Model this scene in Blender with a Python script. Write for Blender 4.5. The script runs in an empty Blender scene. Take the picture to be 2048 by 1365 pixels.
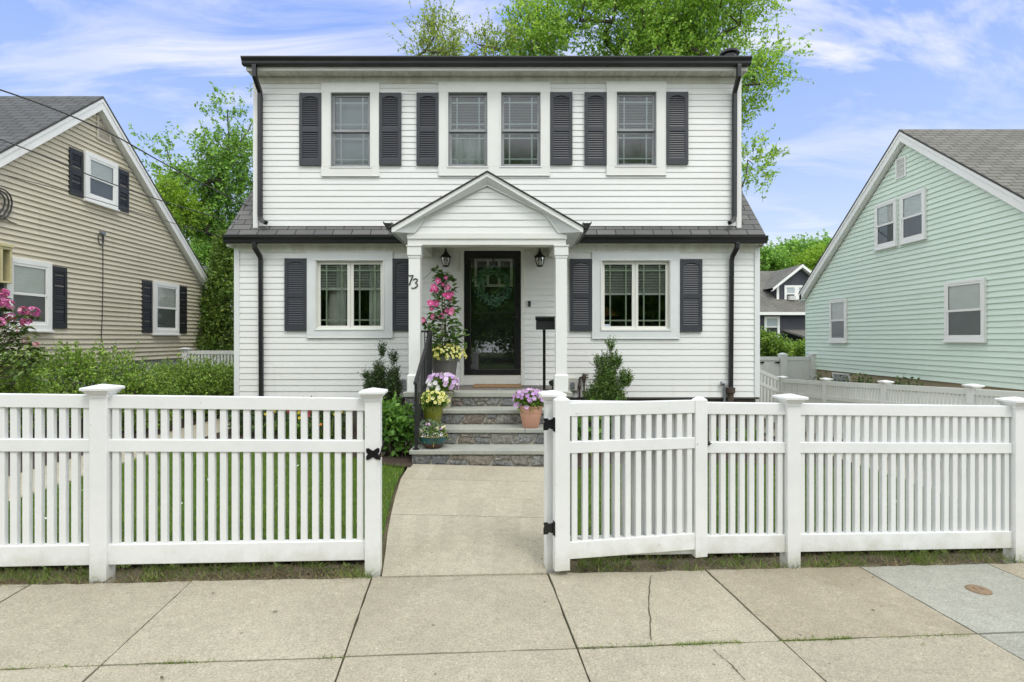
import bpy, math, random
import numpy as np
from mathutils import Vector, Matrix, Euler

SC = bpy.context.scene
COL = SC.collection
R = math.radians
F, H, CX, HY = 1080.0, 1.557, 1024.0, 678.0     # focal length in photo pixels, eye height, principal point, horizon row


def at(u, v, d):
    """the point of the place seen at photo pixel (u, v) when it lies d metres away"""
    return Vector(((u - CX) * d / F, d, H - (v - HY) * d / F))


# ---------------------------------------------------------------- materials
def new_mat(name):
    m = bpy.data.materials.new(name)
    m.use_nodes = True
    nt = m.node_tree
    for n in list(nt.nodes):
        nt.nodes.remove(n)
    out = nt.nodes.new('ShaderNodeOutputMaterial')
    return m, nt, out


def nd(nt, typ, **kw):
    n = nt.nodes.new(typ)
    for k, v in kw.items():
        if k.startswith('i_'):
            key = k[2:]
            key = int(key) if key.isdigit() else key.replace('_', ' ')
            n.inputs[key].default_value = v
        else:
            setattr(n, k, v)
    return n


def c4(c):
    return (c[0], c[1], c[2], 1.0)


def ramp(nt, fac, stops):
    r = nt.nodes.new('ShaderNodeValToRGB')
    el = r.color_ramp.elements
    while len(el) > 1:
        el.remove(el[-1])
    el[0].position, el[0].color = stops[0][0], c4(stops[0][1])
    for p, c in stops[1:]:
        e = el.new(p)
        e.color = c4(c)
    nt.links.new(fac, r.inputs[0])
    return r


def mixc(nt, fac, a, b, mode='MIX'):
    m = nt.nodes.new('ShaderNodeMix')
    m.data_type = 'RGBA'
    m.blend_type = mode
    for sock, val in ((m.inputs[0], fac), (m.inputs[6], a), (m.inputs[7], b)):
        if hasattr(val, 'is_output'):
            nt.links.new(val, sock)
        elif isinstance(val, (int, float)):
            sock.default_value = val
        else:
            sock.default_value = c4(val)
    return m.outputs[2]


def surf(name, col, rough=0.5, var=0.06, scale=3.0, col2=None, fine=0.0, fine_scale=120.0, bump=0.0, bump_scale=60.0,
         spec=0.5, metal=0.0, coord='Object', stretch=(1, 1, 1), island=0.0):
    """plain surface: base colour, slow mottling towards col2, fine grain, optional bump"""
    m, nt, out = new_mat(name)
    p = nd(nt, 'ShaderNodeBsdfPrincipled', i_Roughness=rough, i_Metallic=metal)
    p.inputs['Specular IOR Level'].default_value = spec
    tc = nd(nt, 'ShaderNodeTexCoord')
    mp = nd(nt, 'ShaderNodeMapping')
    mp.inputs['Scale'].default_value = stretch
    nt.links.new(tc.outputs[coord], mp.inputs[0])
    n1 = nd(nt, 'ShaderNodeTexNoise', i_Scale=scale, i_Detail=5.0, i_Roughness=0.6)
    nt.links.new(mp.outputs[0], n1.inputs[0])
    c2 = col2 if col2 else tuple(max(0, x * (1 - var * 2.2)) for x in col)
    r = ramp(nt, n1.outputs[0], [(0.3, c2), (0.68, col)])
    c = r.outputs[0]
    if fine > 0:
        n2 = nd(nt, 'ShaderNodeTexNoise', i_Scale=fine_scale, i_Detail=3.0, i_Roughness=0.7)
        nt.links.new(mp.outputs[0], n2.inputs[0])
        r2 = ramp(nt, n2.outputs[0], [(0.25, (1 - fine,) * 3), (0.75, (1 + fine,) * 3)])
        c = mixc(nt, 1.0, c, r2.outputs[0], 'MULTIPLY')
    if island > 0:
        g = nd(nt, 'ShaderNodeNewGeometry')
        r3 = ramp(nt, g.outputs['Random Per Island'], [(0, (1 - island,) * 3), (1, (1 + island * 0.6,) * 3)])
        c = mixc(nt, 1.0, c, r3.outputs[0], 'MULTIPLY')
    nt.links.new(c, p.inputs['Base Color'])
    if bump > 0:
        n3 = nd(nt, 'ShaderNodeTexNoise', i_Scale=bump_scale, i_Detail=4.0)
        nt.links.new(mp.outputs[0], n3.inputs[0])
        b = nd(nt, 'ShaderNodeBump', i_Strength=bump, i_Distance=0.01)
        nt.links.new(n3.outputs[0], b.inputs['Height'])
        nt.links.new(b.outputs[0], p.inputs['Normal'])
    nt.links.new(p.outputs[0], out.inputs[0])
    return m


def leafmat(name, stops, trans=0.3, rough=0.55, spec=0.35):
    """leaves: every leaf its own green from the ramp, some light through them"""
    m, nt, out = new_mat(name)
    g = nd(nt, 'ShaderNodeNewGeometry')
    r = ramp(nt, g.outputs['Random Per Island'], stops)
    p = nd(nt, 'ShaderNodeBsdfPrincipled', i_Roughness=rough)
    p.inputs['Specular IOR Level'].default_value = spec
    t = nd(nt, 'ShaderNodeBsdfTranslucent')
    nt.links.new(r.outputs[0], p.inputs['Base Color'])
    warm = mixc(nt, 1.0, r.outputs[0], (1.15, 1.1, 0.6), 'MULTIPLY')
    nt.links.new(warm, t.inputs[0])
    ms = nd(nt, 'ShaderNodeMixShader', i_Fac=trans)
    nt.links.new(p.outputs[0], ms.inputs[1])
    nt.links.new(t.outputs[0], ms.inputs[2])
    nt.links.new(ms.outputs[0], out.inputs[0])
    return m


def glassmat(name, tint=(0.8, 0.85, 0.83), refl=1.0, base=0.05, rough=0.015):
    """thin window glass: clear with a mirror that strengthens at grazing angles"""
    m, nt, out = new_mat(name)
    tr = nd(nt, 'ShaderNodeBsdfTransparent')
    tr.inputs[0].default_value = c4(tint)
    gl = nd(nt, 'ShaderNodeBsdfGlossy', i_Roughness=rough)
    gl.inputs[0].default_value = (0.95, 0.97, 0.97, 1)
    fr = nd(nt, 'ShaderNodeFresnel', i_IOR=1.5)
    mul = nd(nt, 'ShaderNodeMath', operation='MULTIPLY_ADD', use_clamp=True)
    mul.inputs[1].default_value = refl
    mul.inputs[2].default_value = base
    nt.links.new(fr.outputs[0], mul.inputs[0])
    ms = nd(nt, 'ShaderNodeMixShader')
    nt.links.new(mul.outputs[0], ms.inputs[0])
    nt.links.new(tr.outputs[0], ms.inputs[1])
    nt.links.new(gl.outputs[0], ms.inputs[2])
    nt.links.new(ms.outputs[0], out.inputs[0])
    return m


def shinglemat(name, cols, sx=0.30, sy=0.14, mort=0.012):
    """asphalt shingles laid out in the roof's own metres (its uv map)"""
    m, nt, out = new_mat(name)
    uv = nd(nt, 'ShaderNodeUVMap')
    br = nd(nt, 'ShaderNodeTexBrick', offset=0.5, squash=1.0)
    br.inputs['Scale'].default_value = 1.0
    br.inputs['Mortar Size'].default_value = mort
    br.inputs['Mortar Smooth'].default_value = 0.2
    br.inputs['Bias'].default_value = 0.0
    br.inputs['Brick Width'].default_value = sx
    br.inputs['Row Height'].default_value = sy
    br.inputs['Color1'].default_value = c4(cols[0])
    br.inputs['Color2'].default_value = c4(cols[1])
    br.inputs['Mortar'].default_value = c4(cols[2])
    nt.links.new(uv.outputs[0], br.inputs['Vector'])
    n1 = nd(nt, 'ShaderNodeTexNoise', i_Scale=90.0, i_Detail=4.0)
    nt.links.new(uv.outputs[0], n1.inputs[0])
    r1 = ramp(nt, n1.outputs[0], [(0.3, (0.72,) * 3), (0.7, (1.25,) * 3)])
    n2 = nd(nt, 'ShaderNodeTexNoise', i_Scale=1.3, i_Detail=4.0)
    nt.links.new(uv.outputs[0], n2.inputs[0])
    r2 = ramp(nt, n2.outputs[0], [(0.3, (0.82, 0.82, 0.8)), (0.7, (1.1, 1.1, 1.1))])
    c = mixc(nt, 1.0, br.outputs[0], r1.outputs[0], 'MULTIPLY')
    c = mixc(nt, 1.0, c, r2.outputs[0], 'MULTIPLY')
    p = nd(nt, 'ShaderNodeBsdfPrincipled', i_Roughness=0.9)
    nt.links.new(c, p.inputs['Base Color'])
    b = nd(nt, 'ShaderNodeBump', i_Strength=0.5, i_Distance=0.01, invert=True)
    nt.links.new(br.outputs['Fac'], b.inputs['Height'])
    nt.links.new(b.outputs[0], p.inputs['Normal'])
    nt.links.new(p.outputs[0], out.inputs[0])
    return m


def islandmat(name, stops, rough=0.85, fine=0.45, fine_scale=55.0, bump=0.6):
    """stones: each its own colour, with crystals and a rough face"""
    m, nt, out = new_mat(name)
    g = nd(nt, 'ShaderNodeNewGeometry')
    r = ramp(nt, g.outputs['Random Per Island'], stops)
    tc = nd(nt, 'ShaderNodeTexCoord')
    n2 = nd(nt, 'ShaderNodeTexNoise', i_Scale=fine_scale, i_Detail=6.0, i_Roughness=0.75)
    nt.links.new(tc.outputs['Object'], n2.inputs[0])
    r2 = ramp(nt, n2.outputs[0], [(0.3, (1 - fine,) * 3), (0.72, (1 + fine * 1.2,) * 3)])
    c = mixc(nt, 1.0, r.outputs[0], r2.outputs[0], 'MULTIPLY')
    p = nd(nt, 'ShaderNodeBsdfPrincipled', i_Roughness=rough)
    nt.links.new(c, p.inputs['Base Color'])
    b = nd(nt, 'ShaderNodeBump', i_Strength=bump, i_Distance=0.02)
    n3 = nd(nt, 'ShaderNodeTexNoise', i_Scale=14.0, i_Detail=6.0)
    nt.links.new(tc.outputs['Object'], n3.inputs[0])
    nt.links.new(n3.outputs[0], b.inputs['Height'])
    nt.links.new(b.outputs[0], p.inputs['Normal'])
    nt.links.new(p.outputs[0], out.inputs[0])
    return m


def concretemat(name, col, col2, stain, scale=1.3):
    m, nt, out = new_mat(name)
    p = nd(nt, 'ShaderNodeBsdfPrincipled', i_Roughness=0.92)
    tc = nd(nt, 'ShaderNodeTexCoord')
    def noise(sc, det=5.0, rough=0.6, dist=0.0):
        n = nd(nt, 'ShaderNodeTexNoise', i_Scale=sc, i_Detail=det, i_Roughness=rough, i_Distortion=dist)
        nt.links.new(tc.outputs['Object'], n.inputs[0])
        return n.outputs[0]
    c = ramp(nt, noise(scale, 6, 0.65, 0.6), [(0.28, col2), (0.62, col)]).outputs[0]
    big = ramp(nt, noise(0.55, 4, 0.6, 1.2), [(0.50, (0, 0, 0)), (0.72, (0.75,) * 3)]).outputs[0]
    c = mixc(nt, big, c, stain)
    grain = ramp(nt, noise(95, 2.5, 0.75), [(0.25, (0.62,) * 3), (0.5, (1,) * 3), (0.75, (1.38,) * 3)]).outputs[0]
    c = mixc(nt, 1.0, c, grain, 'MULTIPLY')
    mid = ramp(nt, noise(14, 4, 0.7), [(0.3, (0.90,) * 3), (0.7, (1.08,) * 3)]).outputs[0]
    c = mixc(nt, 1.0, c, mid, 'MULTIPLY')
    g_ = nd(nt, 'ShaderNodeNewGeometry')
    isl = ramp(nt, g_.outputs['Random Per Island'], [(0, (0.93, 0.93, 0.92)), (1, (1.05, 1.05, 1.05))]).outputs[0]
    c = mixc(nt, 1.0, c, isl, 'MULTIPLY')
    for sc, r, dark in ((34.0, 0.10, 0.45), (5.0, 0.045, 0.45), (21.0, 0.09, 1.5)):
        v = nd(nt, 'ShaderNodeTexVoronoi', i_Scale=sc)
        nt.links.new(tc.outputs['Object'], v.inputs['Vector'])
        k = ramp(nt, v.outputs['Distance'], [(r * 0.7, (dark,) * 3), (r * 1.2, (1,) * 3)]).outputs[0]
        c = mixc(nt, 1.0, c, k, 'MULTIPLY')
    nt.links.new(c, p.inputs['Base Color'])
    b = nd(nt, 'ShaderNodeBump', i_Strength=0.4, i_Distance=0.008)
    nt.links.new(noise(120, 3), b.inputs['Height'])
    nt.links.new(b.outputs[0], p.inputs['Normal'])
    nt.links.new(p.outputs[0], out.inputs[0])
    return m


def fencemat(name, col, dirt):
    m, nt, out = new_mat(name)
    p = nd(nt, 'ShaderNodeBsdfPrincipled', i_Roughness=0.4)
    tc = nd(nt, 'ShaderNodeTexCoord')
    n = nd(nt, 'ShaderNodeTexNoise', i_Scale=5.0, i_Detail=7.0, i_Roughness=0.7)
    nt.links.new(tc.outputs['Object'], n.inputs[0])
    sep = nd(nt, 'ShaderNodeSeparateXYZ')
    nt.links.new(tc.outputs['Object'], sep.inputs[0])
    a = nd(nt, 'ShaderNodeMath', operation='MULTIPLY_ADD')       # splashes reach higher where the noise is strong
    a.inputs[1].default_value = -0.55
    nt.links.new(n.outputs[0], a.inputs[0]); nt.links.new(sep.outputs[2], a.inputs[2])
    k = nd(nt, 'ShaderNodeMapRange', clamp=True)
    k.inputs[1].default_value = -0.26; k.inputs[2].default_value = -0.10; k.inputs[3].default_value = 0.5; k.inputs[4].default_value = 0.0
    nt.links.new(a.outputs[0], k.inputs[0])
    n2 = nd(nt, 'ShaderNodeTexNoise', i_Scale=2.2, i_Detail=8.0, i_Roughness=0.7)
    nt.links.new(tc.outputs['Object'], n2.inputs[0])
    c = ramp(nt, n2.outputs[0], [(0.28, tuple(x * 0.90 for x in col)), (0.6, col)]).outputs[0]
    n3 = nd(nt, 'ShaderNodeTexNoise', i_Scale=38.0, i_Detail=2.0)
    nt.links.new(tc.outputs['Object'], n3.inputs[0])
    sc_ = ramp(nt, n3.outputs[0], [(0.235, (0.62, 0.61, 0.57)), (0.275, (1, 1, 1))]).outputs[0]
    c = mixc(nt, 1.0, c, sc_, 'MULTIPLY')
    c = mixc(nt, k.outputs[0], c, dirt)
    nt.links.new(c, p.inputs['Base Color'])
    nt.links.new(p.outputs[0], out.inputs[0])
    return m


def streakmat(name, col, col2, stain, amount=0.5, rough=0.45):
    """clapboards: slow mottling plus weather streaks that run down the wall"""
    m, nt, out = new_mat(name)
    p = nd(nt, 'ShaderNodeBsdfPrincipled', i_Roughness=rough)
    tc = nd(nt, 'ShaderNodeTexCoord')
    def noise(sx, sz, sc, det, rg=0.6):
        mp = nd(nt, 'ShaderNodeMapping')
        mp.inputs['Scale'].default_value = (sx, 1, sz)
        nt.links.new(tc.outputs['Object'], mp.inputs[0])
        n = nd(nt, 'ShaderNodeTexNoise', i_Scale=sc, i_Detail=det, i_Roughness=rg)
        nt.links.new(mp.outputs[0], n.inputs[0])
        return n.outputs[0]
    c = ramp(nt, noise(0.5, 2.5, 1.3, 5), [(0.3, col2), (0.66, col)]).outputs[0]
    st_ = ramp(nt, noise(7, 0.5, 1.0, 5, 0.65), [(0.56, (0, 0, 0)), (0.74, (1, 1, 1))]).outputs[0]
    bl = ramp(nt, noise(0.8, 1.0, 0.9, 4, 0.6), [(0.45, (0, 0, 0)), (0.65, (amount,) * 3)]).outputs[0]
    k = mixc(nt, 1.0, st_, bl, 'MULTIPLY')
    c = mixc(nt, k, c, stain)
    g_ = nd(nt, 'ShaderNodeNewGeometry')
    isl = ramp(nt, g_.outputs['Random Per Island'], [(0, (0.975,) * 3), (1, (1.015,) * 3)]).outputs[0]
    c = mixc(nt, 1.0, c, isl, 'MULTIPLY')
    nt.links.new(c, p.inputs['Base Color'])
    nt.links.new(p.outputs[0], out.inputs[0])
    return m


M = {}
M['vinyl'] = streakmat('vinyl_siding_white', (0.81, 0.81, 0.795), (0.765, 0.765, 0.745), (0.62, 0.61, 0.54), 0.45)
M['trim'] = surf('painted_trim_white', (0.80, 0.80, 0.77), 0.4, col2=(0.75, 0.75, 0.71), scale=2.0)
M['soffit'] = surf('soffit_panel_white', (0.76, 0.76, 0.70), 0.5, col2=(0.56, 0.55, 0.48), scale=2.5, stretch=(3, 1, 1))
M['alum'] = surf('aluminium_wrap', (0.745, 0.765, 0.765), 0.35, col2=(0.69, 0.71, 0.71), scale=2.5)
M['stormframe'] = surf('grey_storm_window_frame', (0.33, 0.34, 0.35), 0.35, var=0.08)
M['sash'] = surf('cream_sash_vinyl', (0.76, 0.755, 0.70), 0.4, var=0.03)
M['muntin'] = surf('pale_green_grey_muntin', (0.60, 0.65, 0.55), 0.45, var=0.03)
M['muntin_dim'] = surf('greyish_muntin', (0.66, 0.70, 0.68), 0.5, var=0.03)
M['black'] = surf('dark_bronze_gutter', (0.020, 0.021, 0.023), 0.32, var=0.2, scale=2)
M['blackpaint'] = surf('black_gloss_paint', (0.010, 0.010, 0.011), 0.25, var=0.2)
M['iron'] = surf('black_iron', (0.017, 0.018, 0.021), 0.45, var=0.2)
M['shutter'] = surf('charcoal_shutter', (0.043, 0.046, 0.056), 0.42, col2=(0.034, 0.036, 0.045), scale=4, stretch=(1, 1, 0.4))
M['blackshutter'] = surf('black_shutter', (0.020, 0.021, 0.024), 0.45, var=0.15)
M['bronze'] = surf('oil_rubbed_bronze', (0.028, 0.022, 0.018), 0.4, var=0.3, metal=0.4)
M['fence'] = fencemat('white_vinyl_fence', (0.79, 0.795, 0.79), (0.44, 0.42, 0.33))
M['fencegrey'] = surf('white_vinyl_fence_far', (0.74, 0.75, 0.73), 0.45, col2=(0.66, 0.68, 0.64), scale=1.3)
M['tan'] = streakmat('tan_clapboard', (0.61, 0.56, 0.44), (0.53, 0.48, 0.37), (0.30, 0.26, 0.18), 0.55, 0.6)
M['green'] = streakmat('mint_clapboard', (0.695, 0.805, 0.705), (0.65, 0.76, 0.66), (0.50, 0.62, 0.52), 0.35, 0.5)
M['navy'] = surf('charcoal_blue_clapboard', (0.042, 0.046, 0.060), 0.6, var=0.1)
M['palegrey'] = surf('pale_grey_clapboard', (0.42, 0.44, 0.47), 0.6, var=0.05)
M['white'] = surf('white_paint', (0.82, 0.82, 0.80), 0.45, col2=(0.77, 0.77, 0.75), scale=2)
M['shingle'] = shinglemat('grey_shingles', ((0.155, 0.152, 0.145), (0.105, 0.105, 0.105), (0.025, 0.025, 0.027)), 0.305, 0.14, 0.009)
M['shingle_tan'] = shinglemat('slate_grey_shingles', ((0.095, 0.10, 0.105), (0.065, 0.07, 0.075), (0.03, 0.03, 0.032)), 0.30, 0.14, 0.014)
M['shingle_green'] = shinglemat('brown_grey_shingles', ((0.175, 0.168, 0.147), (0.130, 0.126, 0.112), (0.060, 0.058, 0.05)), 0.30, 0.14, 0.014)
M['roofedge'] = surf('shingle_edge', (0.075, 0.072, 0.068), 0.9, var=0.2, scale=20)
M['foundation'] = surf('foundation_parging', (0.105, 0.092, 0.075), 0.9, var=0.2, scale=3, fine=0.2, fine_scale=50)
M['stucco'] = surf('tan_foundation_stucco', (0.43, 0.36, 0.235), 0.9, col2=(0.33, 0.27, 0.18), scale=1.5, fine=0.08, fine_scale=40)
M['concrete_wall'] = surf('grey_concrete_foundation', (0.52, 0.53, 0.53), 0.85, var=0.1, scale=2, fine=0.05)
M['bluestone'] = surf('bluestone_tread', (0.37, 0.375, 0.325), 0.8, col2=(0.285, 0.295, 0.265), scale=2.2, fine=0.13, fine_scale=45, bump=0.25, bump_scale=30)
M['stone'] = islandmat('fieldstone_veneer', [(0, (0.105, 0.110, 0.115)), (0.3, (0.185, 0.183, 0.175)), (0.5, (0.085, 0.088, 0.092)), (0.70, (0.200, 0.190, 0.168)), (0.82, (0.125, 0.126, 0.126)), (0.94, (0.165, 0.138, 0.115)), (1, (0.27, 0.255, 0.22))], fine=0.85, fine_scale=34, bump=0.9)
M['flag'] = islandmat('flagstone_paving', [(0, (0.18, 0.175, 0.15)), (0.4, (0.13, 0.125, 0.12)), (0.7, (0.22, 0.19, 0.15)), (1, (0.16, 0.12, 0.11))], fine=0.2)
M['mortar'] = surf('pale_mortar', (0.40, 0.37, 0.31), 0.95, var=0.15, scale=10, fine=0.15, fine_scale=80)
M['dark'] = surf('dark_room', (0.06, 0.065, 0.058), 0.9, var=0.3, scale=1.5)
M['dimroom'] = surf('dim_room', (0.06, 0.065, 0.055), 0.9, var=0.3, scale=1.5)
M['blind'] = surf('window_blind', (0.78, 0.81, 0.77), 0.6, var=0.04)
M['blinddim'] = surf('window_shade_grey', (0.44, 0.49, 0.51), 0.7, var=0.04)
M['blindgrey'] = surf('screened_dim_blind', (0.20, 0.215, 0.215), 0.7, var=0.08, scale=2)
M['curtain'] = surf('pale_curtain', (0.74, 0.77, 0.73), 0.8, var=0.08, scale=3)
M['shade'] = surf('linen_lampshade', (0.72, 0.69, 0.64), 0.8, var=0.05)
M['amber'] = surf('amber_shade', (0.55, 0.24, 0.07), 0.6, var=0.2)
M['glass'] = glassmat('window_glass', (0.90, 0.93, 0.90), 0.9, 0.035)
M['glassup'] = glassmat('screened_window_glass', (0.82, 0.87, 0.89), 1.0, 0.05, 0.07)
M['glassdoor'] = glassmat('storm_door_glass', (0.95, 0.97, 0.95), 1.3, 0.07)
M['glassdim'] = glassmat('side_window_glass', (0.95, 0.96, 0.96), 0.8, 0.03)
M['lampglass'] = glassmat('lantern_glass', (0.9, 0.9, 0.86), 1.2, 0.12)
M['bulb'] = surf('frosted_bulb', (0.8, 0.78, 0.72), 0.4, var=0.02)
M['sticker'] = surf('pale_blue_sticker', (0.62, 0.68, 0.78), 0.5, col2=(0.45, 0.5, 0.62), scale=60)
M['sticker_ink'] = surf('faded_sticker_ink', (0.36, 0.42, 0.55), 0.5)
M['coir'] = surf('coir_mat', (0.34, 0.205, 0.10), 1.0, col2=(0.22, 0.13, 0.06), scale=14, fine=0.3, fine_scale=140, bump=0.6, bump_scale=200)
M['potgrey'] = surf('grey_resin_pot', (0.165, 0.16, 0.155), 0.55, col2=(0.14, 0.135, 0.13), scale=5, stretch=(4, 4, 0.5))
M['potbeige'] = surf('weathered_beige_pot', (0.46, 0.42, 0.34), 0.75, col2=(0.36, 0.32, 0.25), scale=9)
M['potolive'] = surf('olive_glaze', (0.155, 0.165, 0.020), 0.18, col2=(0.10, 0.12, 0.016), scale=6)
M['terracotta'] = surf('pink_terracotta_plastic', (0.56, 0.30, 0.215), 0.6, col2=(0.50, 0.26, 0.18), scale=5)
M['potteal'] = surf('teal_glaze', (0.025, 0.115, 0.135), 0.15, col2=(0.02, 0.06, 0.05), scale=8)
M['potbrown'] = surf('brown_clay', (0.085, 0.042, 0.030), 0.45, col2=(0.06, 0.03, 0.022), scale=8)
M['potrim'] = surf('ochre_rim_glaze', (0.32, 0.24, 0.09), 0.25, var=0.2, scale=20)
M['soil'] = surf('potting_soil', (0.035, 0.024, 0.016), 1.0, var=0.3, scale=40)
M['bark'] = surf('grey_bark', (0.14, 0.12, 0.10), 0.95, col2=(0.08, 0.068, 0.055), scale=9, stretch=(3, 3, 0.6), bump=0.5)
M['stem'] = surf('green_stem', (0.09, 0.12, 0.035), 0.7, var=0.2)
M['twig'] = surf('brown_twig', (0.10, 0.075, 0.055), 0.9, var=0.2)
M['wood'] = surf('bamboo_stake', (0.36, 0.25, 0.11), 0.7, var=0.1)
M['cable'] = surf('grey_cable', (0.055, 0.053, 0.055), 0.6, var=0.15, scale=6)
M['galv'] = surf('galvanised_steel', (0.30, 0.32, 0.35), 0.4, metal=0.6, var=0.1)
M['meterbox'] = surf('beige_meter_box', (0.52, 0.51, 0.46), 0.6, var=0.08, scale=8)
M['rustpipe'] = surf('rusty_cast_iron', (0.085, 0.060, 0.042), 0.85, col2=(0.05, 0.035, 0.028), scale=14)
M['rustcap'] = surf('rusty_cap', (0.25, 0.165, 0.095), 0.8, col2=(0.17, 0.125, 0.085), scale=30, bump=0.4)
M['ac'] = surf('air_conditioner_shell', (0.62, 0.62, 0.6), 0.5, var=0.05)
M['yellowpost'] = surf('pale_yellow_wood', (0.58, 0.52, 0.30), 0.7, var=0.1)
# leaves
M['maple'] = leafmat('maple_leaves', [(0, (0.165, 0.314, 0.054)), (0.45, (0.290, 0.514, 0.086)), (0.8, (0.441, 0.703, 0.123)), (1, (0.606, 0.765, 0.209))], 0.42)
M['maple_dark'] = leafmat('darker_maple_leaves', [(0, (0.106, 0.236, 0.047)), (0.5, (0.198, 0.389, 0.070)), (0.85, (0.306, 0.557, 0.106)), (1, (0.457, 0.723, 0.153))], 0.35)
M['budding'] = leafmat('young_olive_leaves', [(0, (0.180, 0.253, 0.059)), (0.5, (0.295, 0.421, 0.098)), (1, (0.505, 0.632, 0.145))], 0.4)
M['lime'] = leafmat('lime_leaves', [(0, (0.169, 0.299, 0.033)), (0.5, (0.260, 0.442, 0.046)), (1, (0.364, 0.546, 0.078))], 0.45)
M['cedar'] = leafmat('cedar_sprays', [(0, (0.070, 0.139, 0.029)), (0.5, (0.136, 0.238, 0.044)), (0.85, (0.223, 0.337, 0.058)), (1, (0.305, 0.360, 0.064))], 0.2)
M['hedge'] = leafmat('hedge_leaves', [(0, (0.099, 0.183, 0.033)), (0.45, (0.188, 0.321, 0.051)), (0.8, (0.298, 0.462, 0.073)), (1, (0.418, 0.580, 0.110))], 0.3)
M['holly'] = leafmat('holly_leaves', [(0, (0.023, 0.052, 0.018)), (0.5, (0.049, 0.098, 0.029)), (0.9, (0.091, 0.156, 0.046)), (1, (0.143, 0.208, 0.065))], 0.15, 0.4)
M['hollylight'] = leafmat('young_holly_leaves', [(0, (0.050, 0.104, 0.024)), (0.5, (0.104, 0.202, 0.040)), (0.9, (0.185, 0.302, 0.062)), (1, (0.252, 0.370, 0.092))], 0.2, 0.4)
M['hydrangea'] = leafmat('broad_green_leaves', [(0, (0.065, 0.156, 0.029)), (0.5, (0.130, 0.280, 0.046)), (1, (0.208, 0.390, 0.072))], 0.3)
M['rhodo'] = leafmat('rhododendron_leaves', [(0, (0.055, 0.102, 0.031)), (0.6, (0.118, 0.187, 0.055)), (1, (0.203, 0.281, 0.094))], 0.2)
M['mandeleaf'] = leafmat('glossy_vine_leaves', [(0, (0.036, 0.090, 0.018)), (0.5, (0.084, 0.162, 0.034)), (1, (0.156, 0.252, 0.060))], 0.25, 0.35)
M['petleaf'] = leafmat('petunia_leaves', [(0, (0.084, 0.156, 0.024)), (0.6, (0.156, 0.264, 0.042)), (1, (0.240, 0.360, 0.072))], 0.3)
M['sage'] = leafmat('sage_leaves', [(0, (0.10, 0.16, 0.10)), (0.5, (0.19, 0.27, 0.14)), (1, (0.33, 0.40, 0.30))], 0.2)
M['wreath'] = leafmat('eucalyptus_leaves', [(0, (0.08, 0.17, 0.14)), (0.5, (0.16, 0.32, 0.27)), (1, (0.38, 0.58, 0.50))], 0.15)
M['lilyleaf'] = leafmat('strap_leaves', [(0, (0.06, 0.12, 0.02)), (0.6, (0.11, 0.20, 0.03)), (1, (0.17, 0.28, 0.05))], 0.3)
M['grass'] = leafmat('grass_blades', [(0, (0.081, 0.156, 0.020)), (0.4, (0.131, 0.237, 0.030)), (0.8, (0.194, 0.319, 0.045)), (1, (0.312, 0.362, 0.088))], 0.35)
M['weed'] = leafmat('weed_blades', [(0, (0.088, 0.138, 0.025)), (0.5, (0.163, 0.250, 0.044)), (0.8, (0.237, 0.325, 0.075)), (1, (0.375, 0.338, 0.150))], 0.3)
M['drygrass'] = leafmat('dry_straw', [(0, (0.16, 0.12, 0.06)), (0.5, (0.30, 0.24, 0.13)), (1, (0.12, 0.09, 0.05))], 0.2)
# petals
M['pink'] = leafmat('pink_petals', [(0, (0.62, 0.05, 0.26)), (0.5, (0.74, 0.11, 0.36)), (1, (0.80, 0.26, 0.48))], 0.25)
M['palepink'] = leafmat('pale_pink_throat', [(0, (0.80, 0.42, 0.50)), (1, (0.82, 0.55, 0.55))], 0.2)
M['yellow'] = leafmat('lemon_petals', [(0, (0.680, 0.663, 0.184)), (0.6, (0.780, 0.765, 0.287)), (1, (0.800, 0.816, 0.483))], 0.25)
M['oliveeye'] = leafmat('olive_throat', [(0, (0.34, 0.32, 0.03)), (1, (0.50, 0.44, 0.05))], 0.1)
M['lavender'] = leafmat('lavender_petals', [(0, (0.56, 0.36, 0.70)), (0.5, (0.66, 0.47, 0.77)), (0.8, (0.74, 0.58, 0.82)), (1, (0.80, 0.74, 0.84))], 0.25)
M['mauve'] = leafmat('mauve_petals', [(0, (0.50, 0.27, 0.60)), (0.6, (0.61, 0.38, 0.70)), (1, (0.72, 0.52, 0.77))], 0.25)
M['whitepetal'] = leafmat('white_petals', [(0, (0.78, 0.76, 0.82)), (1, (0.82, 0.82, 0.82))], 0.25)
M['mauveeye'] = leafmat('mauve_throat', [(0, (0.40, 0.18, 0.45)), (1, (0.55, 0.33, 0.58))], 0.1)
M['cream'] = leafmat('cream_petals', [(0, (0.78, 0.66, 0.40)), (0.5, (0.80, 0.72, 0.55)), (1, (0.74, 0.50, 0.58))], 0.2)
M['rhodoflower'] = leafmat('rhododendron_petals', [(0, (0.336, 0.044, 0.149)), (0.5, (0.560, 0.112, 0.368)), (0.85, (0.694, 0.237, 0.529)), (1, (0.784, 0.500, 0.575))], 0.25)
M['rosypale'] = leafmat('faded_rose_petals', [(0, (0.50, 0.20, 0.25)), (1, (0.66, 0.42, 0.44))], 0.25)
M['golden'] = leafmat('golden_petals', [(0, (0.72, 0.46, 0.02)), (1, (0.82, 0.66, 0.05))], 0.25)
M['crimson'] = leafmat('crimson_petals', [(0, (0.38, 0.012, 0.05)), (1, (0.55, 0.03, 0.12))], 0.2)
M['orange'] = leafmat('orange_petals', [(0, (0.70, 0.16, 0.03)), (1, (0.75, 0.28, 0.06))], 0.2)

# ---------------------------------------------------------------- objects
def tag(o, label=None, cat=None, group=None, kind=None):
    if label: o['label'] = label
    if cat: o['category'] = cat
    if group: o['group'] = group
    if kind: o['kind'] = kind
    return o


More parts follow.
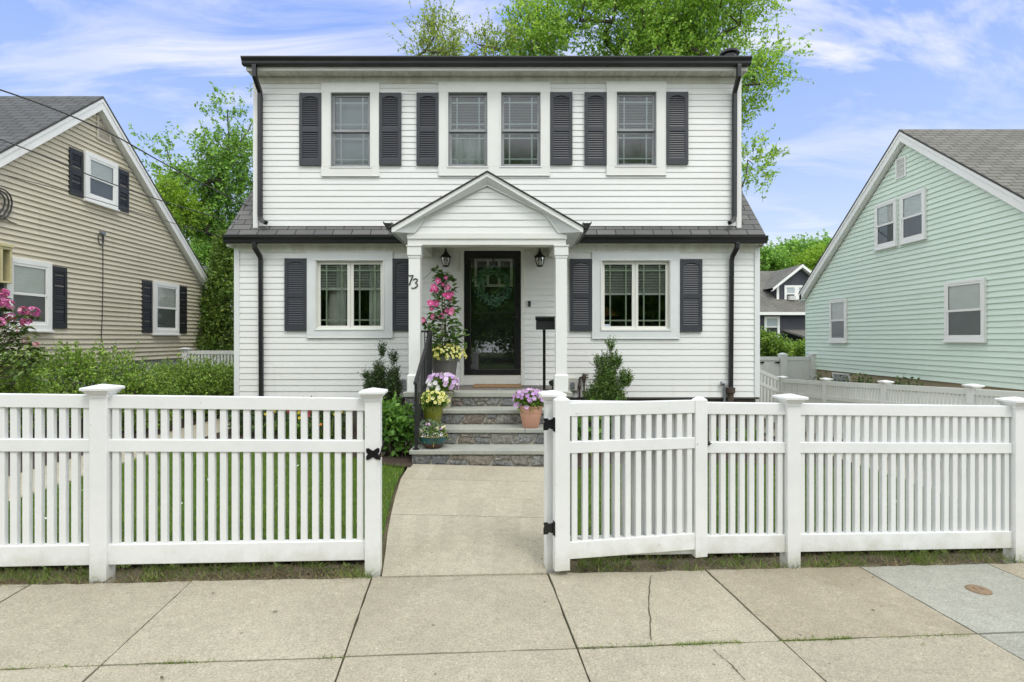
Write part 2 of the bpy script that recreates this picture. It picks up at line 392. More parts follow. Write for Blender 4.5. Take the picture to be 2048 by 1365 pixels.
def wloc(o):
    v = Vector((0, 0, 0))
    while o is not None:
        v = v + o.location
        o = o.parent
    return v


def empty(name, loc, label, cat, rz=0.0, group=None):
    o = bpy.data.objects.new(name, None)
    o.empty_display_size = 0.2
    COL.objects.link(o)
    o.location = loc
    o.rotation_euler = (0, 0, rz)
    return tag(o, label, cat, group)


def link(me, name, parent=None, world=True, loc=None):
    o = bpy.data.objects.new(name, me)
    COL.objects.link(o)
    if parent is not None:
        o.parent = parent
    if loc is not None:
        o.location = loc
    elif parent is not None and world:
        o.location = -wloc(parent)
    return o


class MB:
    """collects shapes, then links them as ONE mesh object"""

    def __init__(self):
        self.v, self.f, self.mi, self.sm = [], [], [], []
        self.uv = {}

    def add(self, pts, faces, mi=0, smooth=False):
        b = len(self.v)
        self.v += [tuple(p) for p in pts]
        for f in faces:
            self.f.append([b + i for i in f])
            self.mi.append(mi)
            self.sm.append(smooth)
        return b

    def hexa(self, p, mi=0):
        self.add(p, [(0, 3, 2, 1), (4, 5, 6, 7), (0, 1, 5, 4), (1, 2, 6, 5), (2, 3, 7, 6), (3, 0, 4, 7)], mi)

    def box(self, x0, x1, y0, y1, z0, z1, mi=0):
        self.hexa([(x0, y0, z0), (x1, y0, z0), (x1, y1, z0), (x0, y1, z0), (x0, y0, z1), (x1, y0, z1), (x1, y1, z1), (x0, y1, z1)], mi)

    def sbox(self, x0, x1, y0, y1, z0, z1, k, mi=0):
        """box whose height follows a slope of k per metre along x"""
        a, b = k * x0, k * x1
        self.hexa([(x0, y0, z0 + a), (x1, y0, z0 + b), (x1, y1, z0 + b), (x0, y1, z0 + a), (x0, y0, z1 + a), (x1, y0, z1 + b), (x1, y1, z1 + b), (x0, y1, z1 + a)], mi)

    def prism(self, poly, vec, mi=0):
        n = len(poly)
        vec = Vector(vec)
        pts = [Vector(p) for p in poly] + [Vector(p) + vec for p in poly]
        faces = [tuple(range(n))[::-1], tuple(range(n, 2 * n))]
        for i in range(n):
            j = (i + 1) % n
            faces.append((i, j, n + j, n + i))
        self.add(pts, faces, mi)

    def quad(self, a, b, c, d, mi=0):
        self.add([a, b, c, d], [(0, 1, 2, 3)], mi)

    def tube(self, pts, r, n=8, mi=0, cap=True, rot=0.0, smooth=True):
        pts = [Vector(p) for p in pts]
        m = len(pts)
        rr = r if isinstance(r, (list, tuple)) else [r] * m
        up = None
        rings = []
        for i, p in enumerate(pts):
            t = (pts[min(i + 1, m - 1)] - pts[max(i - 1, 0)])
            if t.length < 1e-9:
                t = Vector((0, 0, 1))
            t.normalize()
            if up is None:
                ref = Vector((0, 1, 0)) if abs(t.y) < 0.9 else Vector((1, 0, 0))
                up = (ref - t * ref.dot(t)).normalized()
            else:
                up = (up - t * up.dot(t))
                if up.length < 1e-6:
                    up = Vector((1, 0, 0))
                up.normalize()
            s = t.cross(up)
            ring = []
            for k in range(n):
                a = 2 * math.pi * k / n + rot
                ring.append(p + (up * math.cos(a) + s * math.sin(a)) * rr[i])
            rings.append(ring)
        faces = []
        for i in range(m - 1):
            for k in range(n):
                k2 = (k + 1) % n
                faces.append((i * n + k, i * n + k2, (i + 1) * n + k2, (i + 1) * n + k))
        if cap:
            faces.append(tuple(range(n))[::-1])
            faces.append(tuple((m - 1) * n + k for k in range(n)))
        self.add([q for ring in rings for q in ring], faces, mi, smooth)

    def lathe(self, prof, c=(0, 0, 0), n=24, mi=0, smooth=True, rot=0.0, cap=True):
        c = Vector(c)
        pts, faces = [], []
        for r, z in prof:
            for k in range(n):
                a = 2 * math.pi * k / n + rot
                pts.append(c + Vector((r * math.cos(a), r * math.sin(a), z)))
        for i in range(len(prof) - 1):
            for k in range(n):
                k2 = (k + 1) % n
                faces.append((i * n + k, i * n + k2, (i + 1) * n + k2, (i + 1) * n + k))
        if cap:
            faces.append(tuple(range(n))[::-1])
            faces.append(tuple((len(prof) - 1) * n + k for k in range(n)))
        self.add(pts, faces, mi, smooth)

    def square(self, prof, c=(0, 0, 0), mi=0):
        """square post profile: (half width, z) pairs"""
        self.lathe([(r * math.sqrt(2), z) for r, z in prof], c, 4, mi, False, math.pi / 4)

    def build(self, name, mats, parent=None, world=True, loc=None, bevel=0.0, sharp=True, uvf=None):
        me = bpy.data.meshes.new(name)
        me.from_pydata(self.v, [], self.f)
        for m in (mats if isinstance(mats, (list, tuple)) else [mats]):
            me.materials.append(m)
        me.polygons.foreach_set('material_index', self.mi)
        me.polygons.foreach_set('use_smooth', self.sm)
        if uvf:
            uvl = me.uv_layers.new(name='UVMap')
            for lp in me.loops:
                uvl.data[lp.index].uv = uvf(me.vertices[lp.vertex_index].co)
        me.update()
        if any(self.sm) and sharp:
            me.set_sharp_from_angle(angle=R(38))
        o = link(me, name, parent, world, loc)
        if bevel > 0:
            b = o.modifiers.new('bevel', 'BEVEL')
            b.width, b.segments, b.limit_method, b.angle_limit = bevel, 2, 'ANGLE', R(40)
            b.harden_normals = False
        return o


def raw_mesh(name, V, k, mats, mi=None, parent=None, world=True):
    """mesh from an array of corner points, k corners to a face"""
    n = len(V)
    me = bpy.data.meshes.new(name)
    me.vertices.add(n)
    me.vertices.foreach_set('co', np.asarray(V, dtype=np.float32).ravel())
    me.loops.add(n)
    me.loops.foreach_set('vertex_index', np.arange(n, dtype=np.int32))
    nf = n // k
    me.polygons.add(nf)
    me.polygons.foreach_set('loop_start', np.arange(0, n, k, dtype=np.int32))
    me.polygons.foreach_set('loop_total', np.full(nf, k, dtype=np.int32))
    for m in (mats if isinstance(mats, (list, tuple)) else [mats]):
        me.materials.append(m)
    if mi is not None:
        me.polygons.foreach_set('material_index', np.asarray(mi, dtype=np.int32))
    me.update(calc_edges=True)
    return link(me, name, parent, world)


def unit(a):
    return a / np.maximum(np.linalg.norm(a, axis=1, keepdims=True), 1e-9)


def leaf_verts(P, D, N, L, W):
    D = unit(D)
    S = unit(np.cross(D, N))
    N = np.cross(S, D)
    L, W = L[:, None], W[:, None]
    a = P
    b = P + D * L * 0.45 + S * W * 0.5 + N * W * 0.12
    c = P + D * L - N * L * 0.10
    d = P + D * L * 0.45 - S * W * 0.5 + N * W * 0.12
    return np.stack([a, b, c, d], axis=1).reshape(-1, 3)


def blob_points(blobs, n, rng, lo=0.35, pw=0.5):
    B = np.array([b[:6] for b in blobs], float)
    w = np.array([(b[6] if len(b) > 6 else 1.0) * (b[3] * b[4] * b[5]) ** 0.75 for b in blobs])
    idx = rng.choice(len(B), n, p=w / w.sum())
    d = unit(rng.normal(size=(n, 3)))
    r = lo + (1 - lo) * rng.random(n) ** pw
    P = B[idx, :3] + d * r[:, None] * B[idx, 3:6]
    out = unit(d / B[idx, 3:6])
    return P, out


def sprigs(P, out, rng, length, k, L, W, up=0.5, jit=0.5, flat=0.5, spread=0.25, droop=0.0):
    """leafy twigs: k leaves strung along each"""
    n = len(P)
    D = unit(out * 0.9 + np.array([0, 0, up]) + rng.normal(size=(n, 3)) * jit)
    ln = length * (0.55 + 0.8 * rng.random(n))
    t = np.linspace(0.12, 1.0, k)
    C = P[:, None, :] + D[:, None, :] * (ln[:, None] * t[None, :])[:, :, None]
    C[:, :, 2] -= droop * (t[None, :] ** 2) * ln[:, None]
    C = C + rng.normal(size=C.shape) * (spread * L)
    C = C.reshape(-1, 3)
    m = len(C)
    DD = unit(np.repeat(D, k, 0) * 0.5 + rng.normal(size=(m, 3)) * 0.75)
    NN = unit(rng.normal(size=(m, 3)) * (1 - flat) + np.array([0, 0, 1.0]) * flat + np.repeat(D, k, 0) * 0.1)
    s = 0.65 + 0.6 * rng.random(m)
    return leaf_verts(C, DD, NN, L * s, W * s), (P, P + D * (ln * 0.95)[:, None])


def twig_verts(a, b, r):
    """slim three-sided twigs from a to b as quads"""
    D = unit(b - a)
    ref = np.where(np.abs(D[:, 2:3]) < 0.9, np.array([[0, 0, 1.0]]), np.array([[1.0, 0, 0]]))
    u = unit(np.cross(D, ref))
    v = np.cross(D, u)
    out = []
    for k in range(3):
        a0, a1 = 2 * math.pi * k / 3, 2 * math.pi * (k + 1) / 3
        o0 = (u * math.cos(a0) + v * math.sin(a0)) * r
        o1 = (u * math.cos(a1) + v * math.sin(a1)) * r
        out.append(np.stack([a + o0, a + o1, b + o1 * 0.4, b + o0 * 0.4], 1))
    return np.concatenate(out).reshape(-1, 3)


def limbs(mb, nodes, parents, r0, rmin=0.006, n=6):
    cnt = [1] * len(nodes)
    for i in range(len(nodes) - 1, 0, -1):
        cnt[parents[i]] += cnt[i]
    tot = cnt[0]
    rad = [max(rmin, r0 * (c / tot) ** 0.5) for c in cnt]
    for i in range(1, len(nodes)):
        p = parents[i]
        a, b = Vector(nodes[p]), Vector(nodes[i])
        mid = (a + b) * 0.5 + Vector((random.uniform(-1, 1), random.uniform(-1, 1), random.uniform(0, 1))) * (b - a).length * 0.07
        ra = min(rad[p], rad[i] * 1.25)
        mb.tube([a, mid, b], [ra, (ra + rad[i]) / 2, rad[i]], n, cap=False)


def make_tree(name, label, base, fork, blobs, seed, leaf, ncl=70, nspr=22, k=9, L=0.12, W=0.09, length=0.7, clr=0.55, r0=0.22,
              cat='tree', up=0.45, group=None, droop=0.1, crown='crown', sub_limbs=True, flat=0.5):
    """trunk, limbs that branch towards leaf clusters, and leafy sprays round each cluster"""
    rng = np.random.default_rng(seed)
    random.seed(seed)
    t = empty(name, base, label, cat, group=group)
    base = Vector(base)
    fork = Vector(fork)
    C, out = blob_points(blobs, ncl, rng, 0.15, 0.55)
    nodes = [tuple(base), tuple(base.lerp(fork, 0.5) + Vector((0.05, 0.03, 0))), tuple(fork)]
    par = [0, 0, 1]
    top = max(c[2] for c in C)
    for q in (0.35, 0.65):
        cx = C[:, :2].mean(0)
        nodes.append((fork.x + (cx[0] - fork.x) * q, fork.y + (cx[1] - fork.y) * q, fork.z + (top - fork.z) * q))
        par.append(len(nodes) - 2)
    order = np.argsort(np.linalg.norm(C - np.array(fork), axis=1))
    for i in order:
        c = C[i]
        nn = np.array(nodes[2:])
        d = np.linalg.norm(nn - c, axis=1) + np.maximum(0, nn[:, 2] - c[2] + 0.3) * 0.8
        j = int(np.argmin(d)) + 2
        a = np.array(nodes[j])
        dist = np.linalg.norm(c - a)
        steps = max(1, int(dist / 1.3))
        pj = j
        for s in range(1, steps + 1):
            q = a + (c - a) * s / steps
            if s < steps:
                q = q + rng.normal(size=3) * 0.12 * dist / steps
            nodes.append(tuple(q))
            par.append(pj)
            pj = len(nodes) - 1
    mb = MB()
    limbs(mb, nodes, par, r0)
    mb.build('trunk', M['bark'], t)
    P = np.repeat(C, nspr, 0)
    O = np.repeat(out, nspr, 0)
    off = rng.normal(size=P.shape) * clr * np.array([1, 1, 0.7])
    P = P + off
    O = unit(O * 0.7 + off / max(clr, 0.01) * 0.5)
    V, (a, b) = sprigs(P, O, rng, length, k, L, W, up=up, jit=0.45, droop=droop, flat=flat)
    TW = twig_verts(a, b, 0.006)
    allv = np.concatenate([V, TW])
    mi = np.concatenate([np.zeros(len(V) // 4, int), np.ones(len(TW) // 4, int)])
    raw_mesh(crown, allv, 4, [leaf, M['twig']], mi, t)
    return t


def make_shrub(name, label, base, blobs, seed, leaf, n=600, k=8, L=0.03, W=0.018, length=0.15, up=0.6, lo=0.3, stems=10, cat='shrub',
               group=None, jit=0.45, pw=0.5, flat=0.4):
    rng = np.random.default_rng(seed)
    random.seed(seed)
    t = empty(name, base, label, cat, group=group)
    P, out = blob_points(blobs, n, rng, lo, pw)
    V, (a, b) = sprigs(P, out, rng, length, k, L, W, up=up, jit=jit, flat=flat)
    TW = twig_verts(a, b, max(0.0015, L * 0.05))
    allv = np.concatenate([V, TW])
    mi = np.concatenate([np.zeros(len(V) // 4, int), np.ones(len(TW) // 4, int)])
    raw_mesh('foliage', allv, 4, [leaf, M['twig']], mi, t)
    mb = MB()
    bb = Vector(base)
    for i in range(stems):
        e = Vector(P[rng.integers(len(P))])
        s = bb + Vector((random.uniform(-1, 1), random.uniform(-1, 1), 0)) * 0.06
        s.x += (e.x - bb.x) * 0.35
        s.y += (e.y - bb.y) * 0.35
        m_ = s.lerp(e, 0.5) + Vector((random.uniform(-.05, .05), random.uniform(-.05, .05), 0.05))
        mb.tube([s, m_, e], [0.012, 0.008, 0.004], 5, cap=False)
    mb.build('stem', M['twig'], t)
    return t


def blossom_mesh(name, items, mats, parent, petals=5, cup=0.25, eye=0.28, world=True):
    """funnel flowers: items are (point, facing, radius)"""
    mb = MB()
    for p, nrm, r in items:
        p, nrm = Vector(p), Vector(nrm).normalized()
        ref = Vector((0, 0, 1)) if abs(nrm.z) < 0.9 else Vector((1, 0, 0))
        u = nrm.cross(ref).normalized()
        v = nrm.cross(u)
        n = petals * 2
        a0 = random.random() * 6.28
        c = p - nrm * r * cup
        pts = [c]
        for k in range(n):
            a = a0 + 2 * math.pi * k / n
            pts.append(c + (u * math.cos(a) + v * math.sin(a)) * r * eye + nrm * r * cup * 0.5)
        for k in range(n):
            a = a0 + 2 * math.pi * k / n
            rr = r * (1.0 if k % 2 == 0 else 0.8)
            pts.append(p + (u * math.cos(a) + v * math.sin(a)) * rr + nrm * (random.uniform(-0.1, 0.12) * r))
        b = mb.add(pts, [(0, 1 + k, 1 + (k + 1) % n) for k in range(n)], 1)
        for k in range(n):
            k2 = (k + 1) % n
            mb.f.append([b + 1 + k, b + 1 + n + k, b + 1 + n + k2, b + 1 + k2])
            mb.mi.append(0)
            mb.sm.append(False)
    return mb.build(name, mats, parent, world)


# ---------------------------------------------------------------- the lie of the land
def sstep(x, a, b):
    t = np.clip((x - a) / (b - a), 0, 1)
    return t * t * (3 - 2 * t)


def g(x, y):
    """ground height"""
    z = -0.03 - 0.024 * np.clip(x, -30, 30) + 0.03 * sstep(y, 4, 6.5)
    z = z + 0.38 * sstep(-x, 5.2, 7.5) * sstep(y, 4.5, 7.5)
    z = z - 0.048 * np.clip(y - 4.5, 0, 9) * sstep(x, 4.2, 5.6)
    return z


AL = (0.99455, 0.10443)      # along the street
AC = (-0.10443, 0.99455)     # away from the street
T_FENCE = 3.735 * AC[1]


def st(x, y):
    return x * AL[0] + y * AL[1], x * AC[0] + y * AC[1]


def xy(s, t):
    return s * AL[0] + t * AC[0], s * AL[1] + t * AC[1]


def on_ground(u, v, c=-0.03, k=-0.024):
    d = (H - c) / (((v - HY) + k * (u - CX)) / F)
    return (u - CX) * d / F, d


def sheet(name, poly_fn, xs, ys, mat, lift, kind='structure', thick=0.0):
    """draped sheet over a grid; poly_fn(i, j) gives x, y"""
    mb = MB()
    nx, ny = len(xs), len(ys)
    pts = []
    for j in range(ny):
        for i in range(nx):
            x, y = poly_fn(xs[i], ys[j])
            pts.append((x, y, float(g(x, y)) + lift))
    faces = [(j * nx + i, j * nx + i + 1, (j + 1) * nx + i + 1, (j + 1) * nx + i) for j in range(ny - 1) for i in range(nx - 1)]
    mb.add(pts, faces, 0, True)
    if thick:
        for a, b in ([(i, i + 1) for i in range(nx - 1)] + [((ny - 1) * nx + i + 1, (ny - 1) * nx + i) for i in range(nx - 1)]
                     + [((j + 1) * nx, j * nx) for j in range(ny - 1)] + [(j * nx + nx - 1, (j + 1) * nx + nx - 1) for j in range(ny - 1)]):
            pa, pb = pts[a], pts[b]
            mb.quad((pa[0], pa[1], pa[2] - thick), (pb[0], pb[1], pb[2] - thick), pb, pa)
    o = mb.build(name, mat, sharp=False)
    o['kind'] = kind
    return o


# ground-cover materials
M['earth'] = surf('bare_earth', (0.19, 0.155, 0.10), 1.0, col2=(0.10, 0.082, 0.052), scale=2.5, fine=0.35, fine_scale=60, bump=0.5, bump_scale=40)
M['turf'] = surf('turf_soil', (0.060, 0.105, 0.020), 1.0, col2=(0.045, 0.07, 0.018), scale=3, fine=0.3, fine_scale=90)
M['mulch'] = surf('bark_mulch', (0.060, 0.036, 0.024), 1.0, col2=(0.028, 0.017, 0.012), scale=25, fine=0.5, fine_scale=110, bump=1.0, bump_scale=90)
M['concrete'] = concretemat('sidewalk_concrete', (0.365, 0.33, 0.252), (0.32, 0.29, 0.22), (0.275, 0.243, 0.18))
M['concrete_new'] = concretemat('newer_grey_concrete', (0.305, 0.304, 0.262), (0.275, 0.275, 0.237), (0.265, 0.255, 0.21))
M['concrete_stained'] = concretemat('stained_concrete', (0.345, 0.305, 0.228), (0.275, 0.24, 0.172), (0.215, 0.175, 0.115))
M['walk'] = concretemat('walk_concrete', (0.385, 0.35, 0.265), (0.345, 0.314, 0.236), (0.325, 0.29, 0.212))
M['asphalt'] = surf('asphalt', (0.055, 0.055, 0.055), 0.9, var=0.15, scale=2, fine=0.25, fine_scale=90)
M['kerb'] = surf('granite_kerb', (0.34, 0.33, 0.32), 0.85, var=0.1, scale=4, fine=0.15, fine_scale=60)
M['joint'] = surf('joint_dirt', (0.075, 0.062, 0.04), 1.0, col2=(0.05, 0.055, 0.025), scale=5, fine=0.3, fine_scale=80)

# ================================================================ SETTING: ground, paving
xs = list(np.concatenate([np.linspace(-70, -10, 13), np.linspace(-9.5, 9.5, 39), np.linspace(10, 70, 13)]))
ys = list(np.concatenate([np.linspace(-45, 2, 20), np.linspace(2.5, 16, 55), np.linspace(17, 40, 12), np.linspace(50, 140, 8)]))
sheet('ground', lambda x, y: (x, y), xs, ys, M['earth'], -0.05)

T_EDGE = T_FENCE - 0.085
T_KERB = T_EDGE - 2.35
# road and kerb behind the camera (they show only in glass)
sheet('road', lambda s, t: xy(s, t), list(np.linspace(-40, 40, 30)), list(np.linspace(T_KERB - 9, T_KERB - 0.15, 8)), M['asphalt'], -0.035)
sheet('kerb', lambda s, t: xy(s, t), list(np.linspace(-40, 40, 30)), [T_KERB - 0.15, T_KERB], M['kerb'], 0.0, thick=0.14)

sheet('lawn', lambda s, t: xy(s, t), list(np.linspace(-40, 40, 30)), list(np.linspace(T_KERB - 40, T_KERB - 9.1, 10)), M['turf'], -0.02)
# joints of the sidewalk, read off the photograph and laid on the ground plane
def s_of(*pts):
    return sum(st(*on_ground(u, v))[0] for u, v in pts) / len(pts)
def t_of(*pts):
    return sum(st(*on_ground(u, v))[1] for u, v in pts) / len(pts)

J = [s_of((78, 1160), (10, 1197)), s_of((385, 1160), (200, 1332)), s_of((740, 1160), (690, 1312)), s_of((1101, 1155), (1148, 1285)),
     s_of((1420, 1145), (1552, 1272)), s_of((1740, 1142), (1960, 1272)), s_of((1988, 1131), (2046, 1159))]
TJ = t_of((250, 1328), (690, 1314), (1150, 1291), (1560, 1280), (1930, 1272))
STEP = (J[4] - J[1]) / 3
SJ = [J[0] - 2 * STEP, J[0] - STEP] + J + [J[6] + STEP, J[6] + 2 * STEP]
print('joints', [round(v, 3) for v in SJ], 'long', round(TJ, 3), 'edge', round(T_EDGE, 3))
rs = random.Random(3)
slab = MB()
gap = 0.0058
for row in range(2):
    ta, tb = (TJ + gap, T_EDGE) if row == 0 else (T_KERB, TJ - gap)
    for i in range(len(SJ) - 1):
        sa, sb = SJ[i] + gap, SJ[i + 1] - gap
        mi = 0
        if row == 0 and i == 7:
            mi = 1
        if row == 0 and i in (6, 8):
            mi = 2 if i == 6 else 2
        if row == 1 and i == 7:
            mi = 1
        nx_, ny_ = 10, 8
        tilt = rs.uniform(-0.003, 0.003)
        pts = []
        for jy in range(ny_ + 1):
            for ix in range(nx_ + 1):
                fs, ft = ix / nx_, jy / ny_
                s = sa + (sb - sa) * fs
                t = ta + (tb - ta) * ft
                if jy in (0, ny_) and 0 < ix < nx_:
                    t += rs.uniform(-0.004, 0.004)
                    if row == 0 and jy == ny_:
                        t += rs.uniform(-0.012, 0.006)
                if ix in (0, nx_) and 0 < jy < ny_:
                    s += rs.uniform(-0.003, 0.003)
                x, y = xy(s, t)
                edge = 0.004 if (ix in (0, nx_) or jy in (0, ny_)) else 0
                pts.append((x, y, float(g(x, y)) + tilt * (fs - 0.5) * 2 - edge))
        w = nx_ + 1
        slab.add(pts, [(j * w + k, j * w + k + 1, (j + 1) * w + k + 1, (j + 1) * w + k) for j in range(ny_) for k in range(nx_)], mi)
        for k in range(nx_):                                  # sides down into the joint
            for j, flip in ((0, 0), (ny_, 1)):
                a, b = pts[j * w + k], pts[j * w + k + 1]
                if flip: a, b = b, a
                slab.quad((a[0], a[1], a[2] - 0.03), (b[0], b[1], b[2] - 0.03), b, a, mi)
        for j in range(ny_):
            for k, flip in ((0, 1), (nx_, 0)):
                a, b = pts[j * w + k], pts[(j + 1) * w + k]
                if flip: a, b = b, a
                slab.quad((a[0], a[1], a[2] - 0.03), (b[0], b[1], b[2] - 0.03), b, a, mi)
# hairline cracks
def crack(px_pts, wd=0.004):
    g_ = [on_ground(u, v) for u, v in px_pts]
    path = []
    for (x0, y0), (x1, y1) in zip(g_[:-1], g_[1:]):
        for q in np.linspace(0, 1, 9)[:-1]:
            path.append((x0 + (x1 - x0) * q + rs.uniform(-.005, .005), y0 + (y1 - y0) * q))
    path.append(g_[-1])
    for (x0, y0), (x1, y1) in zip(path[:-1], path[1:]):
        w_ = wd * rs.uniform(0.5, 1.3)
        z0, z1 = float(g(x0, y0)) + 0.0045, float(g(x1, y1)) + 0.0045
        slab.quad((x0 - w_, y0, z0), (x0 + w_, y0, z0), (x1 + w_, y1, z1), (x1 - w_, y1, z1), 3)
crack([(1302, 1152), (1297, 1200), (1303, 1282)], 0.0028)
crack([(1425, 1300), (1462, 1330), (1490, 1362)], 0.0025)
crack([(905, 1163), (940, 1154)], 0.003)
tag(slab.build('sidewalk', [M['concrete'], M['concrete_new'], M['concrete_stained'], M['joint']]), kind='structure')
sheet('joint_bed', lambda s, t: xy(s, t), list(np.linspace(SJ[0], SJ[-1], 24)), list(np.linspace(T_KERB, T_EDGE + 0.02, 8)), M['joint'], -0.016)

# front walk from the sidewalk to the steps
LE = [on_ground(u, v, -0.02) for u, v in ((767, 1147), (771, 1105), (775, 1068), (782, 1030), (791, 995), (802, 962), (818, 935))]
RE = [(0.235, LE[0][1] + 0.1), (0.25, LE[1][1] + 0.08), (0.27, LE[2][1]), (0.30, LE[3][1]), (0.36, LE[4][1]), (0.46, LE[5][1]), (0.60, 6.56)]
LE[-1] = (LE[-1][0], 6.56)
edge_y = lambda x: (T_EDGE - x * AC[0]) / AC[1] - 0.016
LE[0] = (LE[0][0], edge_y(LE[0][0]))
RE[0] = (RE[0][0], edge_y(RE[0][0]))
walk = MB()
for i in range(6):
    (lx0, ly0), (lx1, ly1), (rx0, ry0), (rx1, ry1) = LE[i], LE[i + 1], RE[i], RE[i + 1]
    cut = 0.006 if i in (3, 5) else 0
    n = 12
    for k in range(n):
        a, b = k / n, (k + 1) / n
        q = [(lx0 + (rx0 - lx0) * a, ly0 + (ry0 - ly0) * a + cut), (lx0 + (rx0 - lx0) * b, ly0 + (ry0 - ly0) * b + cut),
             (lx1 + (rx1 - lx1) * b, ly1 + (ry1 - ly1) * b), (lx1 + (rx1 - lx1) * a, ly1 + (ry1 - ly1) * a)]
        walk.add([(x, y, float(g(x, y)) + 0.008) for x, y in q], [(0, 1, 2, 3)])
    for e0, e1 in ((LE[i], LE[i + 1]), (RE[i + 1], RE[i])):
        walk.quad((e0[0], e0[1], float(g(*e0)) - 0.05), (e0[0], e0[1], float(g(*e0)) + 0.008), (e1[0], e1[1], float(g(*e1)) + 0.008), (e1[0], e1[1], float(g(*e1)) - 0.05))
for k in range(12):
    a, b = k / 12, (k + 1) / 12
    (x0, y0), (x1, y1) = LE[0], RE[0]
    q0, q1 = (x0 + (x1 - x0) * a, y0 + (y1 - y0) * a), (x0 + (x1 - x0) * b, y0 + (y1 - y0) * b)
    walk.quad((q0[0], q0[1], float(g(*q0)) - 0.03), (q1[0], q1[1], float(g(*q1)) - 0.03), (q1[0], q1[1], float(g(*q1)) + 0.008), (q0[0], q0[1], float(g(*q0)) + 0.008))
tag(walk.build('front_walk', M['walk']), kind='structure')


def lx_at(y):
    return float(np.interp(y, [p[1] for p in LE], [p[0] for p in LE]))
def rx_at(y):
    return float(np.interp(y, [p[1] for p in RE], [p[0] for p in RE]))
def fence_y(x):
    return 3.735 + 0.105 * x

# lawns, beds, side paths
lawn_top_l = lambda x: 7.25 - 0.75 * float(sstep(x, -2.6, -1.2))
lawn_top_r = lambda x: 6.6 + 0.55 * float(sstep(x, 0.6, 1.8))
def lawn_l(a, b):
    y0 = fence_y(-4.5 + 3.6 * a) + 0.22
    x_ = -4.55 + (0) * a
    y = y0 + (lawn_top_l(-4.55 + a * 3.4) - y0) * b
    x = -4.55 + (lx_at(y) - 0.035 + 4.55) * a
    return x, y
def lawn_r(a, b):
    y0 = fence_y(0.3 + 4.4 * a) + 0.22
    y = y0 + (lawn_top_r(0.4 + 4.3 * a) - y0) * b
    x0 = rx_at(y) + 0.03
    return x0 + (4.7 - x0) * a, y
gr = list(np.linspace(0, 1, 25))
sheet('lawn', lawn_l, gr, gr, M['turf'], -0.012)
sheet('lawn', lawn_r, gr, gr, M['turf'], -0.012)
sheet('mulch_bed', lambda a, b: (-4.5 + 3.3 * a, (lawn_top_l(-4.5 + 3.3 * a) - 0.12) * (1 - b) + 8.84 * b), gr, gr, M['mulch'], 0.012)
sheet('mulch_bed', lambda a, b: (0.55 + 4.1 * a, (lawn_top_r(0.55 + 4.1 * a) - 0.12) * (1 - b) + 8.84 * b), gr, gr, M['mulch'], 0.010)
sheet('side_path', lambda a, b: (-5.25 + 0.72 * a, fence_y(-4.9) + 0.05 + (16 - fence_y(-4.9)) * b), [0, .5, 1], list(np.linspace(0, 1, 40)), M['walk'], 0.004, thick=0.05)
sheet('side_bed', lambda a, b: (-8.0 + 2.72 * a, fence_y(-8 + 2.7 * a) + 0.15 + (11.0) * b), gr, list(np.linspace(0, 1, 40)), M['mulch'], 0.004)
sheet('side_drive', lambda a, b: (4.72 + 1.35 * a, fence_y(4.7 + 1.35 * a) + 0.12 + 10.5 * b), [0, .33, .66, 1], list(np.linspace(0, 1, 40)), M['concrete'], -0.004)
sheet('back_lawn', lambda x, y: (x, y), list(np.linspace(-24, 34, 40)), list(np.linspace(15.5, 60, 20)), M['turf'], -0.02)

# grass blades (a mass nobody could count)
def blades(name, pts, hmin, hmax, wd, mat, seed, lean=0.35):
    rng = np.random.default_rng(seed)
    n = len(pts)
    z = g(pts[:, 0], pts[:, 1]) - 0.012
    P = np.column_stack([pts, z])
    a = rng.random(n) * 2 * np.pi
    S = np.column_stack([np.cos(a), np.sin(a), np.zeros(n)]) * (wd * (0.6 + 0.8 * rng.random(n)))[:, None]
    h = hmin + (hmax - hmin) * rng.random(n)
    tip = P + np.column_stack([rng.normal(size=n) * lean * h, rng.normal(size=n) * lean * h, h])
    V = np.stack([P - S, P + S, tip], 1).reshape(-1, 3)
    o = raw_mesh(name, V, 3, mat)
    return tag(o, kind='stuff')
rng = np.random.default_rng(5)
def scatter(fn, n):
    ab = rng.random((n, 2))
    return np.array([fn(a, b) for a, b in ab])
tag(blades('grass', np.concatenate([scatter(lawn_l, 46000), scatter(lawn_r, 46000)]), 0.022, 0.055, 0.0032, M['grass'], 1), 'short green lawn grass behind the white picket fence', 'grass')
# ragged weeds in the strip under the fence and in the joints
def strip_pts(n, s0, s1, t0, t1, clump=0.5):
    out = []
    cs = [(rng.uniform(s0, s1), rng.uniform(t0, t1)) for _ in range(int((s1 - s0) * 7))]
    while len(out) < n:
        if rng.random() < clump:
            c = cs[rng.integers(len(cs))]
            s, t = c[0] + rng.normal() * 0.07, c[1] + rng.normal() * 0.035
        else:
            s, t = rng.uniform(s0, s1), rng.uniform(t0, t1)
        if t0 - 0.02 < t < t1 and s0 < s < s1:
            out.append(xy(s, t))
    return np.array(out)
sL0, sL1, sR0, sR1 = -4.2, st(-0.90, 3.64)[0] - 0.03, st(0.26, 3.76)[0], 6.6
blades('weeds', np.concatenate([strip_pts(2300, sL0, sL1, T_EDGE, T_EDGE + 0.22, 0.85), strip_pts(2600, sR0, sR1, T_EDGE + 0.01, T_EDGE + 0.25, 0.85)]), 0.015, 0.075, 0.0028, M['weed'], 2, 0.7)
tag(bpy.data.objects['weeds'], 'ragged weeds along the foot of the fence', 'weeds')
blades('dry_straw', np.concatenate([strip_pts(4200, sL0, sL1, T_EDGE, T_EDGE + 0.22, 0.3), strip_pts(3600, sR0, sR1, T_EDGE + 0.01, T_EDGE + 0.25, 0.3)]), 0.005, 0.03, 0.003, M['drygrass'], 12, 1.6)
